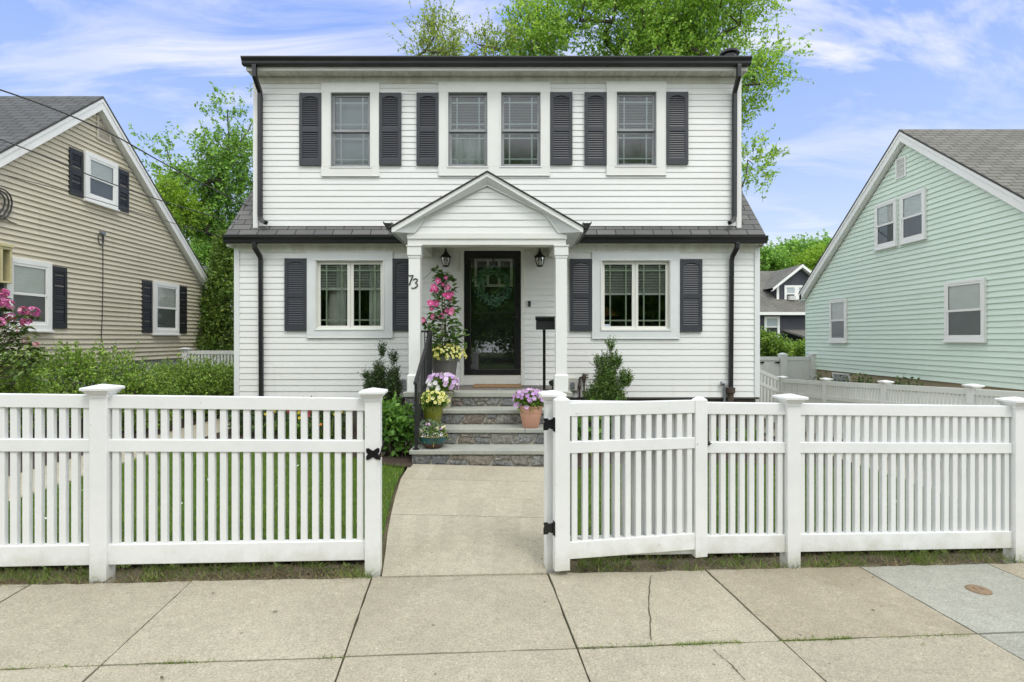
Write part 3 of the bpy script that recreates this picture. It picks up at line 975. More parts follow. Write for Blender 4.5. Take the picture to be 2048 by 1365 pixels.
tag(bpy.data.objects['dry_straw'], 'dry dead straw on the bare earth under the fence', 'straw')
rw = np.random.default_rng(77)
LPt, LDr, LNm, LLn = [], [], [], []
for (u, v) in ((95, 1135), (150, 1128), (185, 1120), (250, 1128), (300, 1138), (345, 1130), (420, 1136), (560, 1132), (640, 1128), (665, 1134), (700, 1130), (1170, 1128), (1250, 1124), (1330, 1122), (1480, 1112), (1660, 1112), (1820, 1106), (1855, 1104), (1890, 1104), (790, 1138), (1068, 1140)):
    x, y = on_ground(u, v)
    for q in range(rw.integers(9, 20)):
        a = rw.random() * 6.28
        LPt.append((x + rw.normal() * .025, y + rw.normal() * .012, float(g(x, y)) - 0.03)); LDr.append((math.cos(a), math.sin(a), rw.uniform(.3, 1.4))); LNm.append((0, 0, 1)); LLn.append(rw.uniform(.03, .075))
nl = len(LPt)
wd_ = raw_mesh('broadleaf_weeds', leaf_verts(np.array(LPt), np.array(LDr), np.array(LNm, float), np.array(LLn), np.array(LLn) * .38), 4, M['weed'])
tag(wd_, 'small broad leaved weeds sprouting under the picket fence', 'weeds', kind='stuff')
lt = np.concatenate([strip_pts(150, sL0, sL1, T_EDGE, T_EDGE + 0.2, 0.2), strip_pts(130, sR0, sR1, T_EDGE + .01, T_EDGE + 0.22, 0.2), strip_pts(26, -4, 6, T_EDGE - 2.0, T_EDGE, 0.0)])
nl = len(lt)
ll = raw_mesh('leaf_litter', leaf_verts(np.column_stack([lt, g(lt[:, 0], lt[:, 1]) - np.where(np.arange(nl) < 280, 0.04, -0.006)]), np.column_stack([rw.normal(size=(nl, 2)), rw.normal(size=nl) * .15]), np.column_stack([rw.normal(size=(nl, 2)) * .3, np.ones(nl)]), rw.uniform(.012, .04, nl), rw.uniform(.008, .02, nl)), 4, M['drygrass'])
tag(ll, 'dead leaves and scraps scattered along the fence and sidewalk', 'leaf litter', kind='stuff')
def joint_pts(segs):
    out = []
    for (u0, v0), (u1, v1), n in segs:
        (x0, y0), (x1, y1) = on_ground(u0, v0), on_ground(u1, v1)
        for _ in range(n):
            q = rng.random()
            out.append((x0 + (x1 - x0) * q + rng.normal() * 0.006, y0 + (y1 - y0) * q + rng.normal() * 0.006))
    return np.array(out)
blades('moss', joint_pts([((1345, 1289), (1480, 1284), 700), ((1560, 1281), (1705, 1275), 600), ((1160, 1293), (1340, 1288), 260), ((1760, 1274), (1940, 1270), 260),
                          ((240, 1329), (440, 1322), 260), ((640, 1315), (690, 1311), 60), ((0, 1337), (200, 1331), 150), ((770, 1140), (1080, 1143), 420), ((775, 1139), (800, 1141), 350),
                          ((1040, 1142), (1082, 1142), 200), ((768, 1130), (792, 996), 500)]), 0.006, 0.022, 0.003, M['weed'], 3, 0.8)
tag(bpy.data.objects['moss'], 'green moss and weeds growing in the sidewalk joints', 'moss')
# clover heads on the lawn
cl = []
for _ in range(16):
    a, b = (rng.random(), rng.random())
    x, y = lawn_l(a * 0.8, 0.15 + b * 0.6) if rng.random() < 0.75 else lawn_r(a, 0.1 + b * 0.7)
    cl.append(((x, y, float(g(x, y)) + 0.045), (rng.normal() * 0.3, -0.5, 1), 0.012))
blossom_mesh('clover', cl, [M['whitepetal'], M['whitepetal']], None, 5)
tag(bpy.data.objects['clover'], 'white clover heads dotted over the lawn', 'clover', kind='stuff')
# round rusty valve cap let into the newer slab
x, y = on_ground(1957, 1181)
m = MB()
m.lathe([(0.0, 0.012), (0.055, 0.012), (0.066, 0.009), (0.070, 0.004), (0.072, -0.02)][::-1], (x, y, float(g(x, y))), 28)
for k in (-1, 1):
    m.box(x + k * 0.022 - 0.006, x + k * 0.022 + 0.006, y - 0.012, y + 0.012, float(g(x, y)) + 0.012, float(g(x, y)) + 0.016)
vc = empty('valve_cover', (x, y, float(g(x, y))), 'round rusty water valve cap set in the grey sidewalk slab', 'valve cover')
m.build('lid', M['rustcap'], vc)

# ================================================================ FENCES
FZ = lambda x, y: float(g(x, y))
def post_mesh(h, hw=0.050):
    m = MB()
    m.square([(hw, -0.12), (hw, h - 0.075)])
    return m.build('post', M['fence'], bevel=0.004)
def cap_mesh(h, hw=0.050):
    m = MB()
    m.square([(hw + 0.004, h - 0.085), (hw + 0.004, h - 0.068), (hw + 0.011, h - 0.062), (hw + 0.020, h - 0.048), (hw + 0.027, h - 0.038), (hw + 0.036, h - 0.036), (hw + 0.036, h - 0.022), (hw + 0.031, h - 0.018), (0.006, h)])
    return m.build('post_cap', M['fence'])
RAILS = ((0.085, 0.212), (0.805, 0.882), (1.082, 1.165))
PITCH = 0.0715
def picket_mesh(z0=0.20, z1=1.095, w=0.0195, d=0.017):
    m = MB()
    m.box(-w, w, -d, d, z0, z1)
    o = m.build('picket', M['fence'], bevel=0.003)
    return o
P_POST, P_CAP, P_PICK = post_mesh(1.235), cap_mesh(1.235), picket_mesh()
used = set()
def clone(src, parent, loc, rz=0.0):
    o = src if src.name not in used else src.copy()
    if src.name in used:
        COL.objects.link(o)
    used.add(src.name)
    o.parent = parent
    o.location = loc
    o.rotation_euler = (0, 0, rz)
    return o
def make_fence(name, label, pts, each=True, mat='fence', skip_posts=(), drop=None, group=None):
    """posts at pts (x, y, ground z); three rails and pickets between neighbours"""
    t = empty(name, pts[0], label, 'fence', group=group)
    o0 = Vector(pts[0])
    ang0 = math.atan2(pts[1][1] - pts[0][1], pts[1][0] - pts[0][0])
    for i, p in enumerate(pts):
        if i in skip_posts: continue
        po = clone(P_POST, t, Vector(p) - o0, ang0)
        ca = clone(P_CAP, po, (0, 0, 0))
        if mat != 'fence':
            pass
    for i in range(len(pts) - 1):
        a, b = Vector(pts[i]), Vector(pts[i + 1])
        L = math.hypot(b.x - a.x, b.y - a.y)
        ang = math.atan2(b.y - a.y, b.x - a.x)
        k = (b.z - a.z) / L
        def place(mb, nm):
            o = mb.build(nm, M[mat], t, world=False, loc=a - o0, bevel=0.003)
            o.rotation_euler = (0, 0, ang)
            return o
        for z0, z1 in RAILS:
            m = MB()
            m.sbox(0.0485, L - 0.0485, -0.026, 0.026, z0, z1, k)
            place(m, 'rail')
        n = int(round((L - 0.10) / PITCH))
        pit = (L - 0.10) / n
        if each:
            for q in range(n):
                lx = 0.05 + pit * (q + 0.5)
                clone(P_PICK, t, a - o0 + Vector((math.cos(ang) * lx, math.sin(ang) * lx, k * lx)), ang)
        else:
            m = MB()
            for q in range(n):
                lx = 0.05 + pit * (q + 0.5)
                m.box(lx - 0.0195, lx + 0.0195, -0.017, 0.017, 0.20 + k * lx, 1.095 + k * lx)
            o = m.build('picket_panel', M[mat], t, world=False, loc=a - o0)
            o.rotation_euler = (0, 0, ang)
    return t
def fp(x):
    y = fence_y(x)
    return (x, y, FZ(x, y))
P1, P2, P3, P4, P5 = fp(-2.623), fp(-0.933), fp(0.279), fp(2.033), fp(3.856)
PL, P6 = fp(-4.35), fp(6.2)
fl = make_fence('picket_fence', 'white vinyl picket fence left of the open gateway, with a black latch keeper', [P2, P1, PL])
frr = make_fence('picket_fence', 'white vinyl picket fence right of the walk, behind the open gate', [P3, P4, P5, P6])
fs = make_fence('picket_fence', 'white picket fence running back between the white house and the mint green house',
                [(6.2, 5.54, FZ(6.2, 5.54)), (6.2, 7.26, FZ(6.2, 7.26)), (6.2, 8.96, FZ(6.2, 8.96)), (6.2, 10.66, FZ(6.2, 10.66)), (6.2, 12.38, FZ(6.2, 12.38)), (4.55, 12.9, FZ(6.2, 12.38) + 0.78)],
                each=False, mat='fencegrey', skip_posts=(5,))
make_fence('picket_fence', 'short white picket fence beyond the hedge, by the rear corner of the tan house',
           [(-7.2, 11.9, 0.13), (-5.8, 11.9, 0.13), (-4.35, 11.9, 0.13)], each=False, mat='fencegrey')
# latch keeper on the left gate post: black butterfly plate with a striker bar
px_, py_, pz_ = P2
ca, sa = AL
def on_post(p, lx, ly, lz):
    return (p[0] + ca * lx - sa * ly, p[1] + sa * lx + ca * ly, p[2] + lz)
def butterfly(mb, p, cx_, cz_, w, h, ly, th=0.006):
    out = [(-w, -h), (-w * 0.62, -h), (0, -h * 0.55), (w * 0.62, -h), (w, -h), (w, -h * 0.35), (w * 0.72, 0), (w, h * 0.35), (w, h), (w * 0.62, h), (0, h * 0.55), (-w * 0.62, h), (-w, h), (-w, h * 0.35), (-w * 0.72, 0), (-w, -h * 0.35)]
    a = Vector(on_post(p, 0, ly, 0)) - Vector(on_post(p, 0, ly - th, 0))
    mb.prism([on_post(p, cx_ + x, ly - th, cz_ + z) for x, z in out], a)
m = MB()
butterfly(m, P2, 0.004, 0.80, 0.043, 0.038, -0.0505)
for dx, dz in ((-0.025, 0.025), (-0.025, -0.025), (0.0, 0.0)):
    m.tube([on_post(P2, 0.012 + dx, -0.0575, 0.80 + dz), on_post(P2, 0.012 + dx, -0.0625, 0.80 + dz)], 0.005, 8)
m.tube([on_post(P2, 0.050, -0.075, 0.765), on_post(P2, 0.060, -0.085, 0.81), on_post(P2, 0.080, -0.085, 0.89)], 0.006, 8)
m.tube([on_post(P2, 0.050, -0.08, 0.80), on_post(P2, 0.066, -0.06, 0.795), on_post(P2, 0.07, 0.0, 0.795)], 0.007, 8)
m.build('latch_keeper', M['blackpaint'], fl)
m = MB()
m.tube([on_post(P2, 0.052, -0.08, 0.79), on_post(P2, 0.068, -0.09, 0.815), on_post(P2, 0.062, -0.075, 0.785)], 0.004, 6)
m.build('latch_pin', M['rustcap'], fl)

# the gate, swung open against the fence
ga, gb = Vector((0.335, 3.66, 0)), Vector((1.335, 3.845, 0))
gz = FZ(0.34, 3.66) + 0.02
L = (gb - ga).length
gang = math.atan2(gb.y - ga.y, gb.x - ga.x)
gate = empty('garden_gate', (ga.x, ga.y, gz), 'white picket gate standing open on black hinges against the fence', 'gate', gang)
for lx, hh, hw in ((0.0, 1.175, 0.052), (L, 1.155, 0.046)):
    m = MB()
    m.box(lx - hw, lx + hw, -0.03, 0.03, 0.012 if lx == 0 else 0.03, hh - 0.012)
    m.hexa([(lx - hw, -0.03, hh - 0.012), (lx + hw, -0.03, hh - 0.012), (lx + hw, 0.03, hh - 0.012), (lx - hw, 0.03, hh - 0.012),
            (lx - hw * 0.5, -0.008, hh + 0.006), (lx + hw * 0.5, -0.008, hh + 0.006), (lx + hw * 0.5, 0.008, hh + 0.006), (lx - hw * 0.5, 0.008, hh + 0.006)])
    m.build('stile', M['fence'], gate, world=False, bevel=0.003)
for z0, z1 in ((0.085, 0.20), (0.80, 0.878), (1.05, 1.14)):
    m = MB()
    m.box(0.051, L - 0.045, -0.022, 0.022, z0, z1)
    m.build('rail', M['fence'], gate, world=False, bevel=0.003)
npk = 12
gp = None
for q in range(npk):
    lx = 0.05 + (L - 0.095) * (q + 0.5) / npk
    if gp is None:
        m = MB()
        m.box(-0.0195, 0.0195, -0.016, 0.016, 0.19, 1.06)
        gp = m.build('picket', M['fence'], gate, world=False, loc=(lx, 0, 0), bevel=0.003)
    else:
        o = gp.copy(); COL.objects.link(o); o.parent = gate; o.location = (lx, 0, 0)
for hz in (1.00, 0.30):
    m = MB()
    w, h, cx_, cz_ = 0.040, 0.040, -0.088, hz
    out = [(-w, -h), (-w * 0.3, -h), (0, -h * 0.7), (w, -h), (w, h), (0, h * 0.7), (-w * 0.3, h), (-w, h), (-w * 0.85, 0.4 * h), (-w, 0)]
    m.prism([(cx_ + x, -0.012, cz_ + z) for x, z in out], (0, 0.006, 0))
    m.box(-0.056, -0.0525, -0.034, 0.014, hz - 0.05, hz + 0.045)
    m.tube([(-0.058, -0.018, hz - 0.045), (-0.058, -0.018, hz + 0.045)], 0.008, 10)
    m.build('hinge', M['blackpaint'], gate, world=False)
m = MB()
m.box(L + 0.046, L + 0.075, -0.012, 0.0, 0.815, 0.845)
m.tube([(L + 0.046, -0.018, 0.83), (L + 0.08, -0.018, 0.83)], 0.006, 8)
m.build('latch', M['blackpaint'], gate, world=False)

# tall solid fence across the far end of the drive
pf = empty('privacy_fence', (7.0, 15, -0.58), 'tall solid white fence with black gate hinges at the far end of the drive', 'fence')
for x0, x1, nm in ((6.25, 7.42, 'gate_panel'), (7.62, 8.26, 'panel')):
    m = MB()
    m.box(x0, x1, 14.99, 15.02, -0.5, 1.0)
    m.box(x0, x1, 14.97, 15.04, 0.96, 1.06)
    m.box(x0, x1, 14.97, 15.04, -0.52, -0.40)
    for q in np.arange(x0 + 0.15, x1, 0.15):
        m.box(q - 0.003, q + 0.003, 14.984, 14.992, -0.4, 0.96)
    m.build(nm, M['fencegrey'], pf)
for x in (7.52, 8.36):
    m = MB()
    m.square([(0.09, 0.0), (0.09, 1.72), (0.10, 1.725), (0.10, 1.75), (0.02, 1.79)], (x, 15.0, -0.62))
    m.build('post', M['fencegrey'], pf)
for x in (6.93, 7.36):
    m = MB()
    m.prism([(x - 0.05, 14.955, 0.885), (x + 0.05, 14.955, 0.87), (x + 0.05, 14.955, 0.93), (x - 0.05, 14.955, 0.915), (x - 0.09, 14.955, 0.90)], (0, 0.012, 0))
    m.build('hinge', M['blackpaint'], pf)

# ================================================================ building helpers (in a house's own frame: x along the wall, y into the house, z up)
def siding(mb, xl, xr, z0, z1, pitch, holes=(), y=0.0, proj=0.0115, mi=0, seams=7):
    """lapped clapboards with a hollow under each butt; xl(z), xr(z) bound the wall; holes are (x0, x1, z0, z1)"""
    n = int(math.ceil((z1 - z0) / pitch - 1e-6))
    rj = random.Random(seams)
    for i in range(n):
        za, zb = z0 + i * pitch, min(z0 + (i + 1) * pitch, z1)
        zs = [za] + sorted({h[2] for h in holes if za + 0.004 < h[2] < zb - 0.004} | {h[3] for h in holes if za + 0.004 < h[3] < zb - 0.004}) + [zb]
        xj = rj.uniform(xl(za), xr(za)) if rj.random() < 0.55 else None
        for q in range(len(zs) - 1):
            a, b = zs[q], zs[q + 1]
            mid = (a + b) / 2
            iv = [(xl(a), xl(b), xr(a), xr(b))]
            if xj is not None and xl(b) + 0.3 < xj < xr(b) - 0.3:
                iv = [(xl(a), xl(b), xj, xj), (xj, xj, xr(a), xr(b))]
            for h in holes:
                if h[2] < mid < h[3]:
                    nv = []
                    for (a0, b0, a1, b1) in iv:
                        if h[1] <= min(a0, b0) or h[0] >= max(a1, b1):
                            nv.append((a0, b0, a1, b1))
                            continue
                        if h[0] > a0: nv.append((a0, b0, h[0], h[0]))
                        if h[1] < a1: nv.append((h[1], h[1], a1, b1))
                    iv = nv
            ya = y - 0.002 - (proj - 0.002) * (zb - a) / pitch
            yb = y - 0.002 - (proj - 0.002) * (zb - b) / pitch
            ext = 0.003 if (b == zb and i < n - 1) else 0.0
            for (a0, b0, a1, b1) in iv:
                if a1 - a0 < 0.002 and b1 - b0 < 0.002: continue
                o = 0.0018 if (xj is not None and a0 == xj) else 0.0
                mb.quad((a0, ya - o, a), (a1, ya - o, a), (b1, yb - o * .3, b), (b0, yb - o * .3, b), mi)
                if o:
                    mb.quad((a0, ya, a), (a0, ya - o, a), (b0, yb - o * .3, b), (b0, yb, b), mi)
                if ext:
                    mb.quad((b0, yb, b), (b1, yb, b), (b1, y - 0.0005, b + ext), (b0, y - 0.0005, b + ext), mi)
                if q == 0:
                    mb.quad((a0, y - 0.0005, a + 0.003), (a1, y - 0.0005, a + 0.003), (a1, ya + 0.002, a + 0.001), (a0, ya + 0.002, a + 0.001), mi)
                    mb.quad((a0, ya + 0.002, a + 0.001), (a1, ya + 0.002, a + 0.001), (a1, ya - o, a), (a0, ya - o, a), mi)


def ring(mb, o, i, y0, y1, mi=0):
    mb.box(o[0], o[1], y0, y1, o[2], i[2], mi)
    mb.box(o[0], o[1], y0, y1, i[3], o[3], mi)
    if i[0] > o[0]: mb.box(o[0], i[0], y0, y1, i[2], i[3], mi)
    if i[1] < o[1]: mb.box(i[1], o[1], y0, y1, i[2], i[3], mi)


def slats(mb, x0, x1, zb, zt, y, pitch=0.026, mi=0):
    z = zt
    while z > zb:
        mb.hexa([(x0, y - 0.010, z - 0.012), (x1, y - 0.010, z - 0.012), (x1, y + 0.010, z), (x0, y + 0.010, z),
                 (x0, y - 0.010, z - 0.010), (x1, y - 0.010, z - 0.010), (x1, y + 0.010, z + 0.002), (x0, y + 0.010, z + 0.002)], mi)
        z -= pitch
    mb.box(x0, x1, y - 0.012, y + 0.012, zb - 0.035, zb, mi)


def drape(mb, x0, x1, z0, z1, y, folds=5, amp=0.018, mi=0):
    n = folds * 6
    pts = []
    for k in range(n + 1):
        q = k / n
        yy = y + amp * math.sin(q * folds * 2 * math.pi) + amp * 0.4 * math.sin(q * folds * 3.7 + 1)
        pts += [(x0 + (x1 - x0) * q, yy, z0), (x0 + (x1 - x0) * q, yy, z1)]
    mb.add(pts, [(2 * k, 2 * k + 2, 2 * k + 3, 2 * k + 1) for k in range(n)], mi, True)


def window(house, outer, openings, y=0.0, trim='trim', sash='sash', glass='glass', muntin='muntin', style='casement', fw=0.05, off=None,
           blinds=(), drapes=(), room='dark', proud=0.034, deep=True, label=None, bead=True, name='window'):
    """casing board with one opening or several; each opening holds sashes, panes, bars, and what hangs behind"""
    m = MB()
    op0, op1 = openings[0], openings[-1]
    zt, zb = op0[3], op0[2]
    m.box(outer[0], outer[1], y - proud, y, zt, outer[3])
    m.box(outer[0], outer[1], y - proud, y, outer[2], zb)
    edges = [outer[0]] + [e for o in openings for e in (o[0], o[1])] + [outer[1]]
    for k in range(0, len(edges), 2):
        m.box(edges[k], edges[k + 1], y - proud, y, zb, zt)
    if bead:
        for o in openings:
            ring(m, (o[0] - 0.020, o[1] + 0.020, o[2] - 0.020, o[3] + 0.020), o, y - proud - 0.010, y - proud + 0.001)
        ring(m, (outer[0] - 0.012, outer[1] + 0.012, outer[2] - 0.012, outer[3] + 0.012), (outer[0] + 0.006, outer[1] - 0.006, outer[2] + 0.006, outer[3] - 0.006), y - proud - 0.004, y - 0.001)
    w = m.build(name, M[trim], house, world=False, bevel=0.003)
    if label: w['label'] = label
    ys = y + 0.02 if deep else y - proud + 0.006
    jm, gm = MB(), MB()
    for o in openings:
        if deep:
            ring(jm, o, (o[0] + 0.010, o[1] - 0.010, o[2] + 0.010, o[3] - 0.010), y - proud + 0.004, y + 0.07)
        o = (o[0] + 0.010, o[1] - 0.010, o[2] + 0.010, o[3] - 0.010) if deep else o
        if style == 'casement':
            xm = (o[0] + o[1]) / 2
            cells = [((o[0], xm - 0.004, o[2], o[3]), 0.0), ((xm + 0.004, o[1], o[2], o[3]), 0.0)]
            jm.box(xm - 0.0038, xm + 0.0038, ys + 0.010, ys + 0.027, o[2], o[3])
        elif style == 'single':
            cells = [(o, 0.0)]
        else:
            zm = (o[2] + o[3]) / 2
            cells = [((o[0], o[1], zm - 0.018, o[3]), 0.0), ((o[0], o[1], o[2], zm + 0.018), 0.026 if deep else 0.008)]
        for c, dy in cells:
            fwb = fw * (1.25 if (style == 'hung' and dy > 0) else 1)
            i = (c[0] + fw, c[1] - fw, c[2] + fwb, c[3] - fw)
            sm, pm = MB(), MB()
            ring(sm, c, i, ys + dy, ys + dy + (0.028 if deep else 0.010))
            yp = ys + dy + (0.014 if deep else 0.006)
            pm.quad((i[0] - 0.004, yp, i[2] - 0.004), (i[1] + 0.004, yp, i[2] - 0.004), (i[1] + 0.004, yp, i[3] + 0.004), (i[0] - 0.004, yp, i[3] + 0.004))
            so_ = sm.build('sash', M[sash], w, world=False, bevel=0.002)
            pm.build('pane', M[glass], w, world=False)
            if off:
                b = 0.011
                for xx in (i[0] + off, i[1] - off):
                    gm.box(xx - b, xx + b, yp + 0.003, yp + 0.009, i[2], i[3])
                for zz in (i[2] + off, i[3] - off):
                    gm.box(i[0], i[1], yp + 0.0022, yp + 0.0082, zz - b, zz + b)
    if jm.v: jm.build('jamb', M[sash], w, world=False, bevel=0.002)
    if off: gm.build('grille', M[muntin], w, world=False)
    for (x0, x1, b0, b1, mat, dy) in blinds:
        m = MB()
        if mat == 'blinddim':
            m.box(x0, x1, y + dy, y + dy + 0.004, b0, b1)
        else:
            slats(m, x0, x1, b0, b1, y + dy)
        m.build('blind', M[mat], w, world=False)
    for (x0, x1, b0, b1, dy, folds) in drapes:
        m = MB()
        drape(m, x0, x1, b0, b1, y + dy, folds)
        m.build('curtain', M['curtain'], w, world=False)
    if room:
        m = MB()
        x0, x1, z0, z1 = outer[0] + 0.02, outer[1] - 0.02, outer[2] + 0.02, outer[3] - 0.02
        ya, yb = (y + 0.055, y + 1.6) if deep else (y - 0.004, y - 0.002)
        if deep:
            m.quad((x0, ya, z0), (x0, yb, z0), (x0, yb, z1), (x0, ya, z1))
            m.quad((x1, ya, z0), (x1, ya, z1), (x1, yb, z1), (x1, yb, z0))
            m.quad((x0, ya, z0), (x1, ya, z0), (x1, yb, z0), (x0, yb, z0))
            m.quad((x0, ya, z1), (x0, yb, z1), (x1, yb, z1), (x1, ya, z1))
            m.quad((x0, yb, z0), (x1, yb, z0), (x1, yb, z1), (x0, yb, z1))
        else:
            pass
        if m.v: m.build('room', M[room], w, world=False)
    return w


def shutter_mesh(w, h, mat, arch=True, pitch=0.034):
    m = MB()
    y0, y1 = -0.045, -0.016
    st_, rt, rm, rb = 0.052, 0.085, 0.075, 0.10
    zm = h * 0.49
    m.box(0, st_, y0, y1, 0, h)
    m.box(w - st_, w, y0, y1, 0, h)
    m.box(st_, w - st_, y0 + 0.001, y1, 0, rb)
    m.box(st_, w - st_, y0 + 0.001, y1, zm - rm / 2, zm + rm / 2)
    if arch:
        n = 10
        pts = [(st_, y0 + 0.001, h - 0.001), (st_, y0 + 0.001, h - rt)]
        for k in range(n + 1):
            q = k / n
            pts.append((st_ + 0.02 + (w - 2 * st_ - 0.04) * q, y0 + 0.001, h - rt + 0.028 * math.sin(math.pi * q)))
        pts += [(w - st_, y0 + 0.001, h - rt), (w - st_, y0 + 0.001, h - 0.001)]
        m.prism(pts, (0, y1 - y0 - 0.002, 0))
    else:
        m.box(st_, w - st_, y0 + 0.001, y1, h - rt, h)
    m.box(st_, w - st_, y1 - 0.0075, y1 - 0.002, rb, h - rt + 0.02)
    for za, zb in ((rb, zm - rm / 2), (zm + rm / 2, h - rt + 0.016)):
        n = int((zb - za) / pitch)
        p = (zb - za) / n
        for k in range(n):
            z = za + p * k
            m.hexa([(st_, y0 + 0.006, z + 0.002), (w - st_, y0 + 0.006, z + 0.002), (w - st_, y1 - 0.010, z + p * 0.62), (st_, y1 - 0.010, z + p * 0.62),
                    (st_, y0 + 0.006, z + 0.012), (w - st_, y0 + 0.006, z + 0.012), (w - st_, y1 - 0.010, z + p * 0.62 + 0.010), (st_, y1 - 0.010, z + p * 0.62 + 0.010)])
    for x in (st_ / 2, w - st_ / 2):
        for z in (0.06, zm, h - 0.05):
            m.lathe([(0.006, 0), (0.004, 0.004)], (0, 0, 0), 6)
            k = 12
            for i in range(len(m.v) - k, len(m.v)):
                a, b, c = m.v[i]
                m.v[i] = (x + a, y0 - c, z + b)
    return m


def roof_slab(name, house, x0, x1, y0, z0, y1, z1, mat, thick=0.03, edge=None, world=False):
    """one slope, running along x, rising from (y0, z0) to (y1, z1)"""
    ln = math.hypot(y1 - y0, z1 - z0)
    ny, nz = -(z1 - z0) / ln * thick, (y1 - y0) / ln * thick
    m = MB()
    m.add([(x0, y0, z0), (x1, y0, z0), (x1, y1, z1), (x0, y1, z1)], [(0, 1, 2, 3)], 0)
    a = [(x0, y0, z0), (x1, y0, z0), (x1, y1, z1), (x0, y1, z1)]
    b = [(p[0], p[1] - ny, p[2] - nz) for p in a]
    for i in range(4):
        j = (i + 1) % 4
        m.quad(b[i], b[j], a[j], a[i], 1)
    m.quad(b[3], b[2], b[1], b[0], 1)
    f = lambda co: (co.x, math.hypot(co.y - y0, co.z - z0) if abs(y1 - y0) > 1e-6 else co.z)
    return m.build(name, [M[mat], M[edge or 'roofedge']], house, world=world, uvf=f)


def gutter(mb, x0, x1, y_back, z_top, h=0.118, d=0.115):
    prof = [(0, 0), (0, -h), (-d * 0.62, -h), (-d * 0.70, -h * 0.86), (-d * 0.74, -h * 0.55), (-d * 0.92, -h * 0.30), (-d, -h * 0.18), (-d, 0), (-d + 0.008, 0), (-d + 0.008, -h * 0.16), (-0.006, -h * 0.16)]
    mb.prism([(x0, y_back + a, z_top + b) for a, b in prof], (x1 - x0, 0, 0))


# ================================================================ THE WHITE HOUSE
YW = 8.85
HS = empty('white_house', (0, YW, 0), 'white clapboard house with charcoal shutters and black gutters behind the picket gate', 'house')
def lx(u): return (u - CX) * YW / F
def lz(v): return H - (v - HY) * YW / F
def part(mb, name, mats, bevel=0.0, parent=HS, label=None, **k):
    o = mb.build(name, mats, parent, world=False, bevel=bevel, **k)
    if label: o['label'] = label
    return o

XL, XR, Z0, ZS = -4.545, 4.053, 0.60, 3.085
winL = (lx(633), lx(767.5), lz(659), lz(522))
winR = (lx(1202.5), lx(1339), lz(660), lz(522))
doorO = (lx(928), lx(1042), 0.80, lz(502))
grow = lambda o, e: (o[0] - e, o[1] + e, o[2] - e, o[3] + e)
m = MB()
siding(m, lambda z: XL + 0.07, lambda z: XR - 0.07, Z0, ZS, 0.0985, [grow(winL, 0.03), grow(winR, 0.03), grow(doorO, 0.02)])
m.quad((XL, 0.0, Z0), (XL, 0.0, ZS), (XL, 7.3, ZS), (XL, 7.3, Z0))
m.quad((XR, 0.0, Z0), (XR, 7.3, Z0), (XR, 7.3, ZS), (XR, 0.0, ZS))
m.add([(XL, 0.1, ZS), (XL, 7.2, ZS), (XL, 3.65, 7.0)], [(0, 2, 1)])
m.add([(XR, 0.1, ZS), (XR, 7.2, ZS), (XR, 3.65, 7.0)], [(0, 1, 2)])
m.quad((XL, 7.3, Z0), (XL, 7.3, ZS), (XR, 7.3, ZS), (XR, 7.3, Z0))
part(m, 'wall', M['vinyl'])
m = MB()
m.box(XL + 0.05, XR - 0.05, 0.03, 7.2, -0.4, Z0 - 0.002)
part(m, 'foundation', M['foundation'])
m = MB()
m.box(XL + 0.01, XR - 0.01, -0.016, 0.03, Z0 - 0.03, Z0 - 0.004)
part(m, 'sill_board', M['roofedge'])
for x0, x1 in ((XL, XL + 0.085), (XR - 0.085, XR)):
    m = MB()
    m.box(x0, x1, -0.026, 0.0, Z0, ZS)
    part(m, 'corner_board', M['alum'], 0.004)
# upper storey (shed dormer)
DL, DR, DY = -4.238, 3.755, 0.01
ups = [(lx(662.5), lx(741), lz(335), lz(187)), (lx(896.5), lx(975), lz(334.5), lz(186.5)), (lx(1002), lx(1081), lz(334), lz(186)), (lx(1232.5), lx(1312), lz(333), lz(185.5))]
m = MB()
siding(m, lambda z: DL + 0.06, lambda z: DR - 0.06, 3.405, 5.76, 0.0983, [grow(o, 0.03) for o in ups], y=DY)
for x in (DL + 0.002, DR - 0.002):
    m.quad((x, DY, 3.2), (x, 3.8, 3.2), (x, 3.8, 6.9), (x, DY, 5.9))
part(m, 'upper_wall', M['vinyl'])
for x0, x1 in ((DL, DL + 0.08), (DR - 0.08, DR)):
    m = MB()
    m.box(x0, x1, DY - 0.026, DY + 0.05, 3.36, 5.84)
    part(m, 'corner_board', M['white'], 0.004)
m = MB()
m.box(DL + 0.08, DR - 0.08, DY - 0.022, DY, 5.745, 5.838)
part(m, 'frieze_board', M['soffit'], 0.003)
m = MB()
nb = 84
for k in range(nb):
    a = DL + (DR - DL) * k / nb
    b = DL + (DR - DL) * (k + 1) / nb
    m.box(a, b - 0.006, -0.215, DY + 0.005, 5.845 + (0.003 if k % 4 == 3 else 0), 5.857)
m.box(DL, DR, -0.21, DY, 5.857, 5.865)
part(m, 'soffit', M['soffit'])
m = MB()
m.box(-4.246, 3.767, -0.232, -0.214, 5.838, 6.0)
m.box(-4.246, -4.228, -0.214, 0.3, 5.838, 6.0)
m.box(3.749, 3.767, -0.214, 0.3, 5.838, 6.0)
part(m, 'fascia', M['trim'], 0.004)
m = MB()
gutter(m, -4.276, 3.785, -0.233, 6.014)
part(m, 'gutter', M['black'])
roof_slab('upper_roof', HS, -4.29, 3.80, -0.26, 6.03, 3.65, 7.32, 'shingle', 0.04)
m = MB()
m.lathe([(0.11, 6.1), (0.11, 6.27), (0.155, 6.28), (0.155, 6.315), (0.10, 6.345), (0.0, 6.35)], (3.62, 0.13, 0), 20)
part(m, 'roof_vent', M['blackpaint'])
